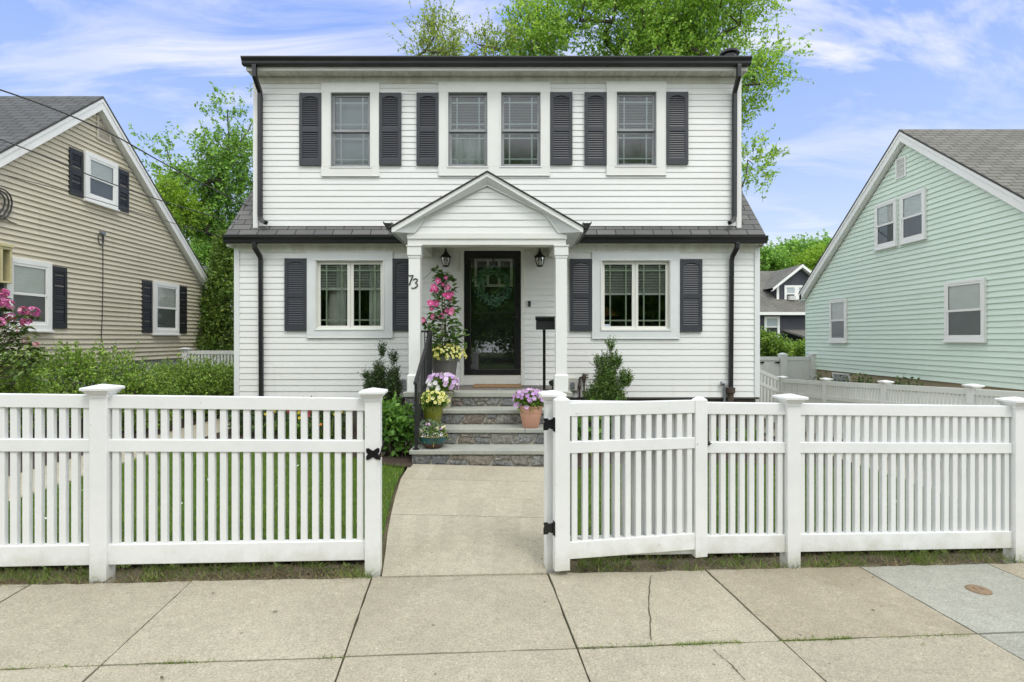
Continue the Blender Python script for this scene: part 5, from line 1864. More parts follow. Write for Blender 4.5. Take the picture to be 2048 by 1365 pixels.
# ================================================================ NEIGHBOURS
def side_window(house, x0, x1, z0, z1, blind_frac=0.5, full=False, tw=0.05, glass='glassdim', trim='white', lower=False, sash='white', y=-0.014):
    """double-hung window standing proud of a clapboard wall"""
    o = (x0 + tw, x1 - tw, z0 + tw * 1.1, z1 - tw)
    zm = (o[2] + o[3]) / 2
    bl = [(o[0] + .02, o[1] - .02, (o[2] if full else zm), o[3] - .02, 'blind', -0.006)]
    w = window(house, (x0, x1, z0, z1), [o], y=y, trim=trim, sash=sash, glass=glass, style='hung', fw=0.04, off=None,
               blinds=[], room=None, proud=0.055, deep=False, bead=False)
    m = MB()
    # shade behind the glass, then the dark of the room
    yb = y - 0.055 + 0.034
    z_ = o[3]
    while z_ > zm + 0.02:                     # slats of the blind
        m.hexa([(o[0], yb - 0.004, z_ - 0.036), (o[1], yb - 0.004, z_ - 0.036), (o[1], yb + 0.006, z_ - 0.036), (o[0], yb + 0.006, z_ - 0.036),
                (o[0], yb + 0.002, z_), (o[1], yb + 0.002, z_), (o[1], yb + 0.006, z_), (o[0], yb + 0.006, z_)], 0)
        z_ -= 0.037
    if True:
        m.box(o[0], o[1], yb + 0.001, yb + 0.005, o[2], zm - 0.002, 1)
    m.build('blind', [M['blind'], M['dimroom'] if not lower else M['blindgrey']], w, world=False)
    m = MB()
    m.box(x0 - 0.02, x1 + 0.02, y - 0.075, y - 0.0005, z0 - 0.035, z0 - 0.0005)
    m.build('sill', M[trim], w, world=False, bevel=0.004)
    return w


def gable_house(name, label, loc, rz, half, zpk, slope, zb, zfound, wallmat, roofmat, depth, pitch, rear_sign, proj=0.014, oh=0.15, found='stucco', rake=0.22, drop=0.25):
    h = empty(name, loc, label, 'house', rz)
    ztop = zpk - drop
    m = MB()
    siding(m, lambda z: -min(half, (ztop - z) / slope), lambda z: min(half, (ztop - z) / slope), zb, ztop, pitch, proj=proj)
    ze = ztop - slope * half
    for x in (-half, half):
        k = 1 if x > 0 else -1
        z = zb
        while z < ze - 0.01:                  # clapboards on the eave sides too
            z2 = min(z + pitch, ze)
            m.quad((x + k * proj * .8, 0.002, z), (x + k * proj * .8, depth, z), (x + k * .001, depth, z2), (x + k * .001, 0.002, z2))
            m.quad((x, 0.002, z), (x, depth, z), (x + k * proj * .8, depth, z), (x + k * proj * .8, 0.002, z))
            z = z2
    m.add([(-half, depth, zb), (half, depth, zb), (half, depth, ze), (0, depth, ztop), (-half, depth, ze)], [(0, 1, 2, 3, 4)])
    m.build('wall', M[wallmat], h, world=False)
    m = MB()
    m.box(-half + 0.03, half - 0.03, 0.02, depth, zfound, zb - 0.002)
    m.build('foundation', M[found], h, world=False)
    e = half + 0.12
    for sg in (-1, 1):
        # roof slope with its own metres for the shingles
        m = MB()
        a = (0, -oh - 0.02, zpk); b = (sg * e, -oh - 0.02, zpk - slope * e)
        c = [a, b, (b[0], depth + 0.15, b[2]), (0, depth + 0.15, zpk)]
        if sg < 0: c = [c[0], c[3], c[2], c[1]]
        m.add([(x, y, z + 0.04) for x, y, z in c], [(0, 1, 2, 3)], 0)
        for i in range(4):
            j = (i + 1) % 4
            p, q = c[i], c[j]
            m.quad(p, q, (q[0], q[1], q[2] + 0.04), (p[0], p[1], p[2] + 0.04), 1)
        m.add(c, [(3, 2, 1, 0)], 1)
        m.build('roof', [M[roofmat], M['roofedge']], h, world=False, uvf=lambda co: (co.y, abs(co.x) * math.hypot(1, slope)))
        # rake board and its soffit
        m = MB()
        ee = e - 0.01
        m.prism([(0, -oh, zpk - 0.002), (sg * ee, -oh, zpk - slope * ee - 0.002), (sg * ee, -oh, zpk - slope * ee - rake), (0, -oh, zpk - rake)], (0, 0.022, 0))
        m.prism([(0, -oh - 0.012, zpk - 0.001), (sg * ee, -oh - 0.012, zpk - slope * ee - 0.001), (sg * ee, -oh - 0.012, zpk - slope * ee - 0.07), (0, -oh - 0.012, zpk - 0.07)], (0, 0.011, 0))
        m.quad((0, -oh + 0.022, zpk - rake), (sg * ee, -oh + 0.022, zpk - slope * ee - rake), (sg * ee, -0.001, zpk - slope * ee - rake), (0, -0.001, zpk - rake))
        # boxed eave return
        m.prism([(sg * half, -oh, ze - 0.02), (sg * (e - 0.01), -oh, ze - 0.02), (sg * (e - 0.01), -oh, zpk - slope * e), (sg * half, -oh, zpk - slope * half - 0.05)], (0, oh + 0.1, 0))
        m.box(min(sg * half, sg * e) + 0.005, max(sg * half, sg * e) - 0.005, 0.0, depth, ze - 0.02, ze + 0.04)
        m.build('rake_board', M['white'], h, world=False)
        m = MB()
        m.box(sg * half - 0.03, sg * half + 0.012, -0.02, 0.0, zb, ze - 0.02)
        m.build('corner_board', M[wallmat], h, world=False)
    return h


# ---- tan cape to the left
TH = gable_house('tan_house', 'tan clapboard house with black shutters and a steep grey roof on the left', (-8.0, 10.35, 0), R(90), 3.56, 6.167, 0.854, 1.10, 0.1,
                 'tan', 'shingle_tan', 8.5, 0.092, 1, found='concrete_wall', proj=0.030)
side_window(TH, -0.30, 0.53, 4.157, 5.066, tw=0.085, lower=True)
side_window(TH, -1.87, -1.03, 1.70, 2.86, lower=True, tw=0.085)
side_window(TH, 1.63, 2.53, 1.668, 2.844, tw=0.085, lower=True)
sh = None
for x0, z0, h in ((-0.63, 4.17, 0.84), (0.56, 4.17, 0.84), (-2.21, 1.74, 1.08), (-1.00, 1.74, 1.08), (1.29, 1.69, 1.13), (2.56, 1.69, 1.13)):
    o = shutter_mesh(0.31, h, 'blackshutter', arch=False, pitch=0.036).build('shutter', M['blackshutter'], TH, world=False, loc=(x0, 0, z0))
m = MB()
ring(m, (0.02, 0.38, 5.40, 5.86), (0.06, 0.34, 5.44, 5.82), -0.04, -0.012)
for z in np.linspace(5.45, 5.79, 11):
    m.hexa([(0.06, -0.034, z), (0.34, -0.034, z), (0.34, -0.014, z + 0.026), (0.06, -0.014, z + 0.026), (0.06, -0.034, z + 0.006), (0.34, -0.034, z + 0.006), (0.34, -0.014, z + 0.032), (0.06, -0.014, z + 0.032)])
m.build('gable_vent', surf('tan_vent', (0.55, 0.51, 0.42), 0.6, var=0.04), TH, world=False)
m = MB()
ring(m, (-2.06, -1.875, 2.42, 3.0), (-2.03, -1.91, 2.45, 2.94), -0.16, -0.014)
m.box(-2.07, -1.86, -0.18, -0.014, 2.98, 3.03)
m.build('light_box', M['yellowpost'], TH, world=False, bevel=0.005)
# cable clamp and drop line on the wall
m = MB()
def tw(x, z, o=0.03):                     # tan-wall point in world space
    return Vector((-8.0 + o, 10.35 + x, z))
xk = F * 8.0 / (CX - 198) - 10.35
zk = H + (HY - 466) * 8 / (CX - 198)
loop = [tw(xk + 0.07 * math.cos(a), zk - 0.12 + 0.12 * math.sin(a), 0.04) for a in np.linspace(1.2, 7.0, 22)]
m.tube(loop, 0.008, 6)
m.tube([tw(xk + 0.02, zk, 0.05), tw(xk + 0.06, zk - 0.3), tw(xk + 0.06, zk - 0.9), tw(xk + 0.045, zk - 1.6), tw(xk + 0.02, zk - 2.0), tw(xk + 0.055, zk - 2.2), tw(xk + 0.05, zk - 2.7)], 0.008, 6)
cb = empty('wall_cable', tw(xk, zk - 2.7, 0), 'thin dark cable with a loop running down the tan clapboard wall', 'cable')
m.build('line', M['cable'], cb)
m = MB()
b = tw(xk + 0.03, zk, 0.0)
m.box(b.x + 0.01, b.x + 0.06, b.y - 0.05, b.y + 0.07, b.z - 0.02, b.z + 0.03)
m.build('clamp', M['galv'], cb)
m = MB()
cx0 = F * 8.0 / (CX - 2) - 10.35
cz0 = H + (HY - 410) * 8 / (CX - 2)
for r0, dx_ in ((0.235, 0.0), (0.20, -0.03), (0.17, -0.075)):
    m.tube([tw(cx0 - 0.06 + dx_ + r0 * 0.75 * math.cos(a), cz0 + r0 * math.sin(a), 0.06 + 0.02 * math.sin(a * 2)) for a in np.linspace(0, 2 * math.pi, 30)], 0.012, 6)
m.tube([tw(cx0 - 0.02, cz0 - 0.20, 0.06), tw(cx0 + 0.12, cz0 - 0.24, 0.03), tw(cx0 + 0.26, cz0 - 0.25, 0.02)], 0.008, 6)
cc = empty('cable_coil', tw(cx0, cz0, 0), 'black cable wound in a coil on the upper left of the tan wall', 'cable')
m.build('coil', M['cable'], cc)

# ---- mint green cape to the right
GH = gable_house('green_house', 'mint green clapboard house with white trim and a brown grey roof on the right', (8.4, 11.48, 0), R(-90), 3.92, 5.97, 0.777, 0.72, -0.9,
                 'green', 'shingle_green', 8.5, 0.104, -1, proj=0.024)
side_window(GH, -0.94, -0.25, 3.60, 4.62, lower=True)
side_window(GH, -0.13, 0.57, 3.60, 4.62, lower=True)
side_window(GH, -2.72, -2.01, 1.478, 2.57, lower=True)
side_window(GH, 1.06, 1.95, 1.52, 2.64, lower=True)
m = MB()
ring(m, (-0.30, 0.0, 5.02, 5.46), (-0.27, -0.03, 5.05, 5.43), -0.04, -0.012)
for z in np.linspace(5.06, 5.40, 10):
    m.hexa([(-0.27, -0.034, z), (-0.03, -0.034, z), (-0.03, -0.014, z + 0.026), (-0.27, -0.014, z + 0.026), (-0.27, -0.034, z + 0.006), (-0.03, -0.034, z + 0.006), (-0.03, -0.014, z + 0.032), (-0.27, -0.014, z + 0.032)])
m.build('gable_vent', M['white'], GH, world=False)
m = MB()
ring(m, (-2.67, -1.95, 0.27, 0.68), (-2.62, -2.0, 0.31, 0.64), -0.012, 0.03)
bw = m.build('basement_window', M['fencegrey'], GH, world=False)
m = MB()
m.box(-2.62, -2.0, 0.0, 0.018, 0.31, 0.64)
m.build('pane', M['stormframe'], bw, world=False)

# ---- charcoal house at the back right
NH = empty('charcoal_house', (16.0, 30.0, -0.6), 'charcoal blue house with a white trimmed dormer far behind the drive', 'house')
def npart(mb, name, mat, parent=NH, **k):
    return mb.build(name, M[mat] if isinstance(mat, str) else mat, parent, **k)
def sid(x0, x1, z0, z1, y, pitch=0.12, mb=None):
    mb = mb or MB()
    siding(mb, lambda z: x0, lambda z: x1, z0, z1, pitch, y=y, proj=0.02)
    return mb
m = sid(9.0, 22.0, -0.6, 3.0, 30.0)
m.quad((9.0, 30, -0.6), (9.0, 30, 3.0), (9.0, 38, 3.0), (9.0, 38, -0.6))
npart(m, 'wall', 'navy')
o = roof_slab('roof', NH, 8.8, 22.2, 29.6, 2.98, 34.3, 5.86, 'shingle_green', 0.05, world=True)
m = MB()
m.box(8.8, 22.2, 29.56, 29.6, 2.86, 3.02)
npart(m, 'fascia', 'white')
dxl, dxr, dpx, dy = 15.2, 17.85, 16.52, 31.0
m = MB()
siding(m, lambda z: max(dxl, dpx - (5.62 - z) / 0.8), lambda z: min(dxr, dpx + (5.62 - z) / 0.8), 3.75, 5.62, 0.12, y=dy, proj=0.02)
m.quad((dxl, dy, 3.6), (dxl, dy, 4.55), (dxl, dy + 2.5, 4.55), (dxl, dy + 2.5, 3.6))
dm = npart(m, 'dormer', 'navy')
for sg in (-1, 1):
    m = MB()
    e = 1.68
    pts = [(dpx, dy - 0.3, 5.80), (dpx + sg * e, dy - 0.3, 5.80 - 0.8 * e), (dpx + sg * e, dy + 3, 5.80 - 0.8 * e), (dpx, dy + 3, 5.80)]
    m.add(pts, [(0, 1, 2, 3) if sg > 0 else (3, 2, 1, 0)])
    m.build('dormer_roof', M['shingle_green'], dm, world=False, uvf=lambda co: (co.y, abs(co.x - dpx) * 1.28))
    m = MB()
    m.prism([(dpx, dy - 0.32, 5.80), (dpx + sg * e, dy - 0.32, 5.80 - 0.8 * e), (dpx + sg * e, dy - 0.32, 5.80 - 0.8 * e - 0.16), (dpx, dy - 0.32, 5.62)], (0, 0.03, 0))
    m.quad((dpx, dy - 0.29, 5.62), (dpx + sg * e, dy - 0.29, 5.62 - 0.8 * e), (dpx + sg * e, dy, 5.62 - 0.8 * e), (dpx, dy, 5.62))
    m.build('rake_board', M['white'], dm, world=False)
m = MB()
m.box(dxl - 0.01, dxl + 0.12, dy - 0.03, dy, 3.75, 4.6)
m.build('corner_board', M['white'], dm, world=False)
def back_window(x0, x1, z0, z1, y):
    m = MB()
    tw_ = 0.13
    zm_ = (z0 + z1) / 2
    ring(m, (x0, x1, z0, z1), (x0 + tw_, x1 - tw_, z0 + tw_, z1 - tw_), y - 0.06, y)
    m.box(x0 + tw_, x1 - tw_, y - 0.05, y - 0.03, zm_ - 0.03, zm_ + 0.03)
    w = npart(m, 'window', 'white')
    m = MB()
    m.box(x0 + tw_, x1 - tw_, y - 0.03, y - 0.022, zm_, z1 - tw_)
    m.build('blind', M['blinddim'], w, world=False)
    m = MB()
    m.box(x0 + tw_, x1 - tw_, y - 0.028, y - 0.0225, z0 + tw_, zm_)
    m.build('pane', M['dark'], w, world=False)
    return w
back_window(15.62, 16.32, 3.65, 4.62, dy)
back_window(16.32, 17.0, 3.65, 4.62, dy)
back_window(14.0, 14.85, 1.62, 2.80, 30.0)
m = MB()
m.box(15.80, 16.14, dy - 0.30, dy - 0.02, 3.76, 4.0)
for z in np.linspace(3.79, 3.95, 5):
    m.box(15.83, 16.11, dy - 0.306, dy - 0.3, z, z + 0.018)
npart(m, 'air_conditioner', 'ac')
m = MB()
m.prism([(15.0, 29.98, 1.98), (15.0, 29.98, 2.06), (15.6, 28.5, 1.63), (15.6, 28.5, 1.53)], (2.6, 0, 0))
npart(m, 'porch_roof', 'shingle_green', uvf=lambda co: (co.x, co.y))
m = MB()
m.box(15.55, 18.2, 28.48, 28.5, 1.44, 1.56)
m.box(15.72, 15.86, 28.5, 28.62, -0.6, 1.46)
npart(m, 'porch_post', 'white')

# ---- pale grey house at the back left
PH = empty('grey_house', (-13.0, 27.0, 0.4), 'pale grey gabled house glimpsed between the tan house and the cedar', 'house')
pk_x, pk_z, sl = -13.55, 5.25, 1.0
m = MB()
siding(m, lambda z: max(-16.4, pk_x - (pk_z - 0.2 - z) / sl), lambda z: min(-10.7, pk_x + (pk_z - 0.2 - z) / sl), 0.2, pk_z - 0.2, 0.12, y=26.0, proj=0.02)
npart(m, 'wall', 'palegrey', PH)
for sg in (-1, 1):
    m = MB()
    e = 3.1
    pts = [(pk_x, 25.7, pk_z), (pk_x + sg * e, 25.7, pk_z - sl * e), (pk_x + sg * e, 34, pk_z - sl * e), (pk_x, 34, pk_z)]
    m.add(pts, [(0, 1, 2, 3) if sg > 0 else (3, 2, 1, 0)])
    npart(m, 'roof', 'shingle_tan', PH, uvf=lambda co: (co.y, abs(co.x - pk_x) * 1.41))
    m = MB()
    m.prism([(pk_x, 25.68, pk_z), (pk_x + sg * e, 25.68, pk_z - sl * e), (pk_x + sg * e, 25.68, pk_z - sl * e - 0.25), (pk_x, 25.68, pk_z - 0.25)], (0, 0.04, 0))
    npart(m, 'rake_board', 'white', PH)
roof_slab('rear_roof', PH, -20.0, -15.0, 27.2, 3.6, 30.0, 5.6, 'shingle_tan', 0.05, world=True)

# ---- overhead cables to the corner of the white house
def cable(label, pts, r):
    p = [at(*q) for q in pts]
    n = len(p)
    out = []
    for i in range(n - 1):
        for q in range(8):
            t = q / 8
            p0, p1, p2, p3 = p[max(i - 1, 0)], p[i], p[i + 1], p[min(i + 2, n - 1)]
            out.append(0.5 * ((2 * p1) + (p2 - p0) * t + (2 * p0 - 5 * p1 + 4 * p2 - p3) * t * t + (3 * p1 - p0 - 3 * p2 + p3) * t ** 3))
    out.append(p[-1])
    m = MB()
    m.tube(out, r, 6)
    t = empty('overhead_cable', out[-1], label, 'cable')
    m.build('wire', M['cable'], t)
cable('topmost overhead cable crossing the tan gable to the white house', [(-420, 60, 5.2), (0, 180, 6.4), (205, 260, 7.4), (335, 331, 8.3), (470, 400, 9.1), (497, 412, 9.3)], 0.0095)
cable('middle overhead cable crossing the tan attic window', [(-420, 140, 5.2), (0, 279, 6.3), (200, 359, 7.2), (330, 404, 8.0), (470, 446, 8.75)], 0.008)
cable('thin lowest overhead cable to the eave of the white house', [(-420, 250, 5.2), (0, 348, 6.4), (200, 403, 7.3), (350, 448, 8.1), (452, 477, 8.68)], 0.005)

# ================================================================ PLANTS
rng = np.random.default_rng(21)
def blob(u, v, ru, rv, d, dz=None, w=1.0):
    p = at(u, v, d)
    k = d / F * (0.72 if d > 15 else 1.0)
    return (p.x, p.y, p.z, ru * k, (dz if dz else (ru + rv) / 2 * k), rv * k, w)

# maples behind the white house
D = 17.0
make_tree('maple_tree', 'big maple rising behind the roof with feathery branches hanging past the right gable', (4.2, 18.5, -0.5), (4.0, 18.0, 4.8),
          [blob(1095, 65, 85, 70, D, 1.4), blob(1210, 20, 110, 85, D, 1.6), blob(1330, 25, 120, 80, D + 1, 1.8), blob(1270, -90, 190, 90, D + 1, 2), blob(1430, 40, 75, 75, D, 1.4),
           blob(1480, 5, 60, 50, D, 1.2, 0.7), blob(1515, 115, 50, 46, D - 0.5, 0.9, 1.1), blob(1505, 170, 38, 28, D - .5, 0.6, 1.2), blob(1492, 260, 26, 20, D - .3, 0.4, 1.3), blob(1502, 325, 38, 22, D - .4, 0.4, 1.4), blob(1488, 390, 28, 18, D - .3, 0.4, 1.3), blob(1060, 85, 60, 40, D, .9, 1.1),
           blob(1300, 130, 170, 70, D + 1, 1.6), blob(1380, 250, 130, 80, D + 1, 1.4), blob(1080, 90, 50, 40, D, .8)],
          3, M['maple'], ncl=190, nspr=36, k=12, L=0.105, W=0.062, length=0.52, clr=0.32, r0=0.17, up=0.55, droop=0.06)
make_tree('maple_tree', 'thin young tree with sparse olive leaves showing over the roof, left of the big maple', (-2.0, 17.5, 0.0), (-1.9, 17.4, 5.5),
          [blob(880, 75, 62, 50, 16.5, 0.9), blob(880, 40, 30, 22, 16.5, .5), blob(985, 92, 55, 25, 16.5, .8), blob(840, 110, 45, 25, 16.5, .7), blob(930, 150, 110, 50, 16.5, 1.0), blob(1000, 75, 14, 14, 16.5, .3)],
          5, M['budding'], ncl=50, nspr=11, k=10, L=0.085, W=0.055, length=0.5, clr=0.22, r0=0.09, up=0.9)
make_tree('maple_tree', 'dark green maple spreading between the tan house and the white house', (-11.2, 20.5, 0.2), (-10.9, 20.2, 3.2),
          [blob(400, 365, 78, 38, 19, 1.4, 1.0), blob(348, 335, 36, 28, 19, .7, 1.0), blob(440, 315, 45, 35, 19, .9), blob(482, 235, 26, 36, 19, .9, .7), blob(462, 285, 32, 24, 19, .8, .7), blob(495, 330, 40, 60, 20, 1.1),
           blob(420, 420, 80, 40, 20, 1.5), blob(455, 465, 60, 40, 20, 1.3), blob(385, 470, 40, 40, 20, 1.1), blob(335, 300, 16, 14, 19, .4), blob(468, 205, 10, 12, 19, .4, .8), blob(520, 420, 60, 60, 20, 1)],
          7, M['maple_dark'], ncl=72, nspr=26, k=12, L=0.11, W=0.068, length=0.5, clr=0.32, r0=0.16, up=0.55, droop=0.06)
make_tree('maple_tree', 'bright lime green tree peeking over the rear rake of the tan house', (-11.9, 18.0, 0.3), (-11.8, 17.9, 2.8),
          [blob(335, 400, 34, 38, 17.5, .8), blob(315, 430, 30, 35, 17.5, .7), blob(355, 425, 22, 26, 17.5, .5)],
          9, M['lime'], ncl=30, nspr=30, k=11, L=0.09, W=0.06, length=0.36, clr=0.22, r0=0.10, up=0.5)
# trees glimpsed beyond the charcoal house
make_tree('shade_tree', 'broad round tree far behind the charcoal house', (27.5, 48, -0.5), (27.0, 48, 4.0),
          [blob(1605, 510, 48, 30, 46, 2.2), blob(1580, 535, 50, 26, 46, 2.2), blob(1650, 520, 50, 34, 46, 2.4)], 13, M['maple_dark'], ncl=75, nspr=26, k=9, L=0.22, W=0.17, length=0.7, clr=0.5, r0=0.3, group='trees beyond the charcoal house')
make_tree('shade_tree', 'pale lime green tree just above the ridge of the charcoal house', (25.0, 44, -0.5), (24.8, 44, 3.4),
          [blob(1612, 535, 42, 24, 42, 1.8), blob(1640, 530, 36, 26, 42, 1.7)], 14, M['lime'], ncl=40, nspr=26, k=9, L=0.2, W=0.15, length=0.6, clr=0.45, r0=0.22, group='trees beyond the charcoal house')
make_tree('shade_tree', 'dark tree at the right gutter end, beyond the charcoal house', (20.5, 43, -0.5), (20.3, 43, 3.5),
          [blob(1515, 525, 30, 38, 42, 1.6), blob(1535, 528, 22, 26, 42, 1.2), blob(1560, 540, 26, 18, 42, 1.2)], 15, M['maple_dark'], ncl=42, nspr=26, k=9, L=0.19, W=0.14, length=0.6, clr=0.42, r0=0.22, group='trees beyond the charcoal house')
make_tree('shade_tree', 'soft green tree behind the pale grey house, left of the cedar', (-20.0, 34.0, 0.3), (-19.8, 34, 2.4),
          [blob(415, 520, 34, 24, 33, 1.6), blob(400, 500, 30, 20, 33, 1.4), blob(440, 500, 30, 30, 33, 1.5)], 16, M['maple_dark'], ncl=40, nspr=22, k=9, L=0.18, W=0.13, length=0.6, clr=0.45, r0=0.2)
make_shrub('shrub', 'pale green bush in the gap behind the tan house', at(415, 700, 16) + Vector((0, 0, -0.5)), [blob(414, 640, 18, 55, 16, .5), blob(418, 590, 12, 30, 16, .4)], 17, M['budding'], n=500, k=8, L=0.07, W=0.05, length=0.3)
# cedar in the gap
cb_ = at(455, 700, 14.3)
rngc = np.random.default_rng(31)
ced = empty('cedar', (cb_.x, cb_.y, 0.2), 'tall dense cedar against the left corner of the white house', 'tree')
n = 5200
zz_ = rngc.random(n) ** 0.9
rad = (0.80 * (1 - zz_) ** 0.75 + 0.06) * (0.55 + 0.5 * rngc.random(n) ** 0.6) * (1 + 0.16 * np.sin(9 * zz_ + 3))
a = rngc.random(n) * 2 * np.pi
rad *= 1 + 0.16 * np.sin(3 * a + 8 * zz_)
P = np.column_stack([cb_.x + rad * np.cos(a), cb_.y + rad * np.sin(a), 0.35 + zz_ * 3.85])
O = np.column_stack([np.cos(a), np.sin(a), np.full(n, 0.35)])
V, (pa, pb) = sprigs(P, O, rngc, 0.22, 7, 0.085, 0.04, up=0.75, jit=0.3)
raw_mesh('crown', V, 4, M['cedar'], None, ced)
m = MB()
m.tube([(cb_.x, cb_.y, 0.1), (cb_.x, cb_.y, 2.0), (cb_.x, cb_.y, 4.0)], [0.13, 0.08, 0.02], 8)
m.build('trunk', M['bark'], ced)

# hedge of loose shrubs along the side path
def hb(x, y, z, rx, ry, rz, w=1.0): return (x, y, z, rx, ry, rz * 0.9, w)
hedge_specs = [
    ('low loose hedge shrub at the left edge, in front of the tan foundation', (-6.75, 6.5, .25), [hb(-6.5, 6.7, .74, .5, .6, .52), hb(-7.0, 7.1, .82, .5, .6, .55)]),
    ('largest hedge shrub, below the drop cable on the tan wall', (-6.15, 8.2, .30), [hb(-6.2, 8.1, .72, .66, .7, .64), hb(-6.7, 8.0, .86, .45, .5, .50), hb(-5.75, 8.3, .58, .42, .6, .52)]),
    ('hedge shrub between the largest one and the white house corner', (-5.75, 9.8, .25), [hb(-5.75, 9.7, .58, .55, .7, .52), hb(-6.3, 10.0, .50, .4, .6, .48)]),
    ('last hedge shrub, touching the left corner of the white house', (-5.45, 10.9, .25), [hb(-5.3, 10.8, .50, .55, .5, .52), hb(-5.9, 10.9, .46, .4, .5, .5)]),
]
for i, (lab, base, bl) in enumerate(hedge_specs):
    make_shrub('hedge_shrub', lab, base, bl, 40 + i, M['hedge'], n=1500, k=12, L=0.044, W=0.027, length=0.27, up=0.6, lo=0.3, stems=30, cat='shrub', group='hedge shrubs along the side path', jit=0.5)

# dark hollies either side of the steps
hx_, hy_ = at(762, 800, 8.2).x, 8.2
make_shrub('holly_shrub', 'dark upright holly shrub left of the steps with two pointed tops', (hx_, hy_, 0),
           [blob(756, 780, 15, 34, 8.2), blob(757, 750, 8, 20, 8.2), blob(786, 782, 12, 36, 8.2), blob(787, 758, 5, 16, 8.2), blob(738, 785, 6, 16, 8.2), blob(775, 815, 22, 26, 8.2), blob(764, 708, 3, 14, 8.2, .03, 3), blob(786, 722, 3, 12, 8.2, .03, 3), blob(729, 757, 3, 10, 8.2, .03, 3), blob(738, 765, 4, 10, 8.2, .03, 2)],
           50, M['holly'], n=1500, k=11, L=0.027, W=0.015, length=0.12, up=2.0, lo=0.1, stems=16, jit=0.24)
make_shrub('holly_shrub', 'green pointed holly shrub under the right window beside the gas pipes', (at(1213, 800, 8.3).x, 8.3, -0.05),
           [blob(1213, 782, 28, 28, 8.3), blob(1213, 755, 17, 24, 8.3), blob(1216, 728, 7, 16, 8.3), blob(1220, 698, 3, 12, 8.3, .03, 3), blob(1198, 730, 5, 12, 8.3, .05, 2), blob(1232, 730, 7, 14, 8.3, .06, 2), blob(1210, 800, 40, 20, 8.3), blob(1250, 765, 8, 16, 8.3, .08, 2)],
           51, M['hollylight'], n=1900, k=11, L=0.027, W=0.015, length=0.12, up=1.9, lo=0.1, stems=16, jit=0.25)
make_shrub('leafy_shrub', 'bright green broad leaved shrub at the foot of the steps, beside the left gate post', (at(788, 900, 7.0).x, 7.0, 0),
           [blob(780, 835, 28, 20, 7.0), blob(800, 860, 26, 24, 7.0), blob(775, 870, 28, 30, 7.0), blob(812, 880, 14, 18, 7.0), blob(760, 845, 20, 25, 7.0)],
           52, M['hydrangea'], n=330, k=6, L=0.085, W=0.05, length=0.13, up=0.7, lo=0.4, stems=14)
make_shrub('leafy_shrub', 'low green shrub behind the open gate, near the right end of the steps', (1.25, 7.7, -0.03),
           [hb(1.15, 7.7, .32, .35, .3, .30), hb(1.55, 7.9, .28, .3, .3, .26), hb(.98, 7.4, .18, .2, .2, .16)], 53, M['hydrangea'], n=330, k=6, L=0.075, W=0.045, length=0.12, up=0.7, lo=0.4, stems=12)
make_shrub('leafy_shrub', 'dark leafy plant in the bed under the left window, seen through the pickets', (-3.0, 8.2, 0.05),
           [hb(-3.0, 8.2, .28, .45, .3, .26), hb(-3.9, 8.3, .26, .4, .3, .25)], 54, M['holly'], n=420, k=7, L=0.07, W=0.035, length=0.14, up=0.7, lo=0.3, stems=12)

# lilies and perennials in the beds
def lily(label, x, y, h, petal, n_fl, seed, nl=26, cat='flower'):
    r_ = np.random.default_rng(seed)
    random.seed(seed)
    z = float(g(x, y))
    t = empty('garden_flower', (x, y, z), label, cat, group='flowers in the beds along the house')
    a = r_.random(nl) * 2 * np.pi
    P = np.column_stack([x + r_.normal(size=nl) * .05, y + r_.normal(size=nl) * .05, np.full(nl, z)])
    D1 = unit(np.column_stack([np.cos(a) * .45, np.sin(a) * .45, np.ones(nl)]))
    L1 = h * (0.45 + 0.35 * r_.random(nl))
    mid = P + D1 * L1[:, None]
    D2 = unit(np.column_stack([np.cos(a), np.sin(a), np.full(nl, -0.15)]))
    N1 = np.column_stack([np.cos(a), np.sin(a), np.full(nl, .5)])
    V = np.concatenate([leaf_verts(P, D1, N1, L1 * 1.08, np.full(nl, .028)), leaf_verts(mid, D2, np.tile([0, 0, 1.0], (nl, 1)), L1 * 0.5, np.full(nl, .022))])
    raw_mesh('foliage', V, 4, M['lilyleaf'], None, t)
    st_, fl_ = MB(), []
    for i in range(n_fl):
        e = Vector((x + random.uniform(-.16, .16), y + random.uniform(-.12, .12), z + h * random.uniform(.75, 1.1)))
        st_.tube([(x, y, z), ((x + e.x) / 2, (y + e.y) / 2, z + h * .5), e], [.006, .005, .004], 5)
        fl_.append((e, (random.uniform(-.5, .5), -1, .5), .024 * random.uniform(.8, 1.1)))
    st_.build('stem', M['stem'], t)
    blossom_mesh('blossom', fl_, [petal, petal], t, 6, 0.5, 0.25)
lily('yellow day lily left of the other lilies, seen through the left fence', at(540, 840, 7.6).x, 7.6, .52, M['golden'], 4, 61)
lily('yellow day lily under the left window corner, next to crimson blooms', at(581, 840, 7.5).x, 7.5, .5, M['golden'], 3, 62)
lily('yellow day lily nearest the bright green shrub, behind the left fence', at(663, 840, 7.6).x, 7.6, .55, M['golden'], 5, 63)
lily('crimson flowering perennial in the bed, seen through the left pickets', at(601, 845, 7.6).x, 7.6, .50, M['crimson'], 6, 64)
lily('small orange flower low in the bed behind the left fence', at(641, 860, 7.5).x, 7.5, .32, M['orange'], 3, 65)
lily('yellow lily without many blooms in the bed right of the gate', at(1440, 850, 7.8).x, 7.8, .55, M['golden'], 2, 66, 34)
lily('tall strap leaved clump near the right corner of the white house', at(1500, 850, 7.9).x, 7.9, .5, M['golden'], 1, 67, 34)

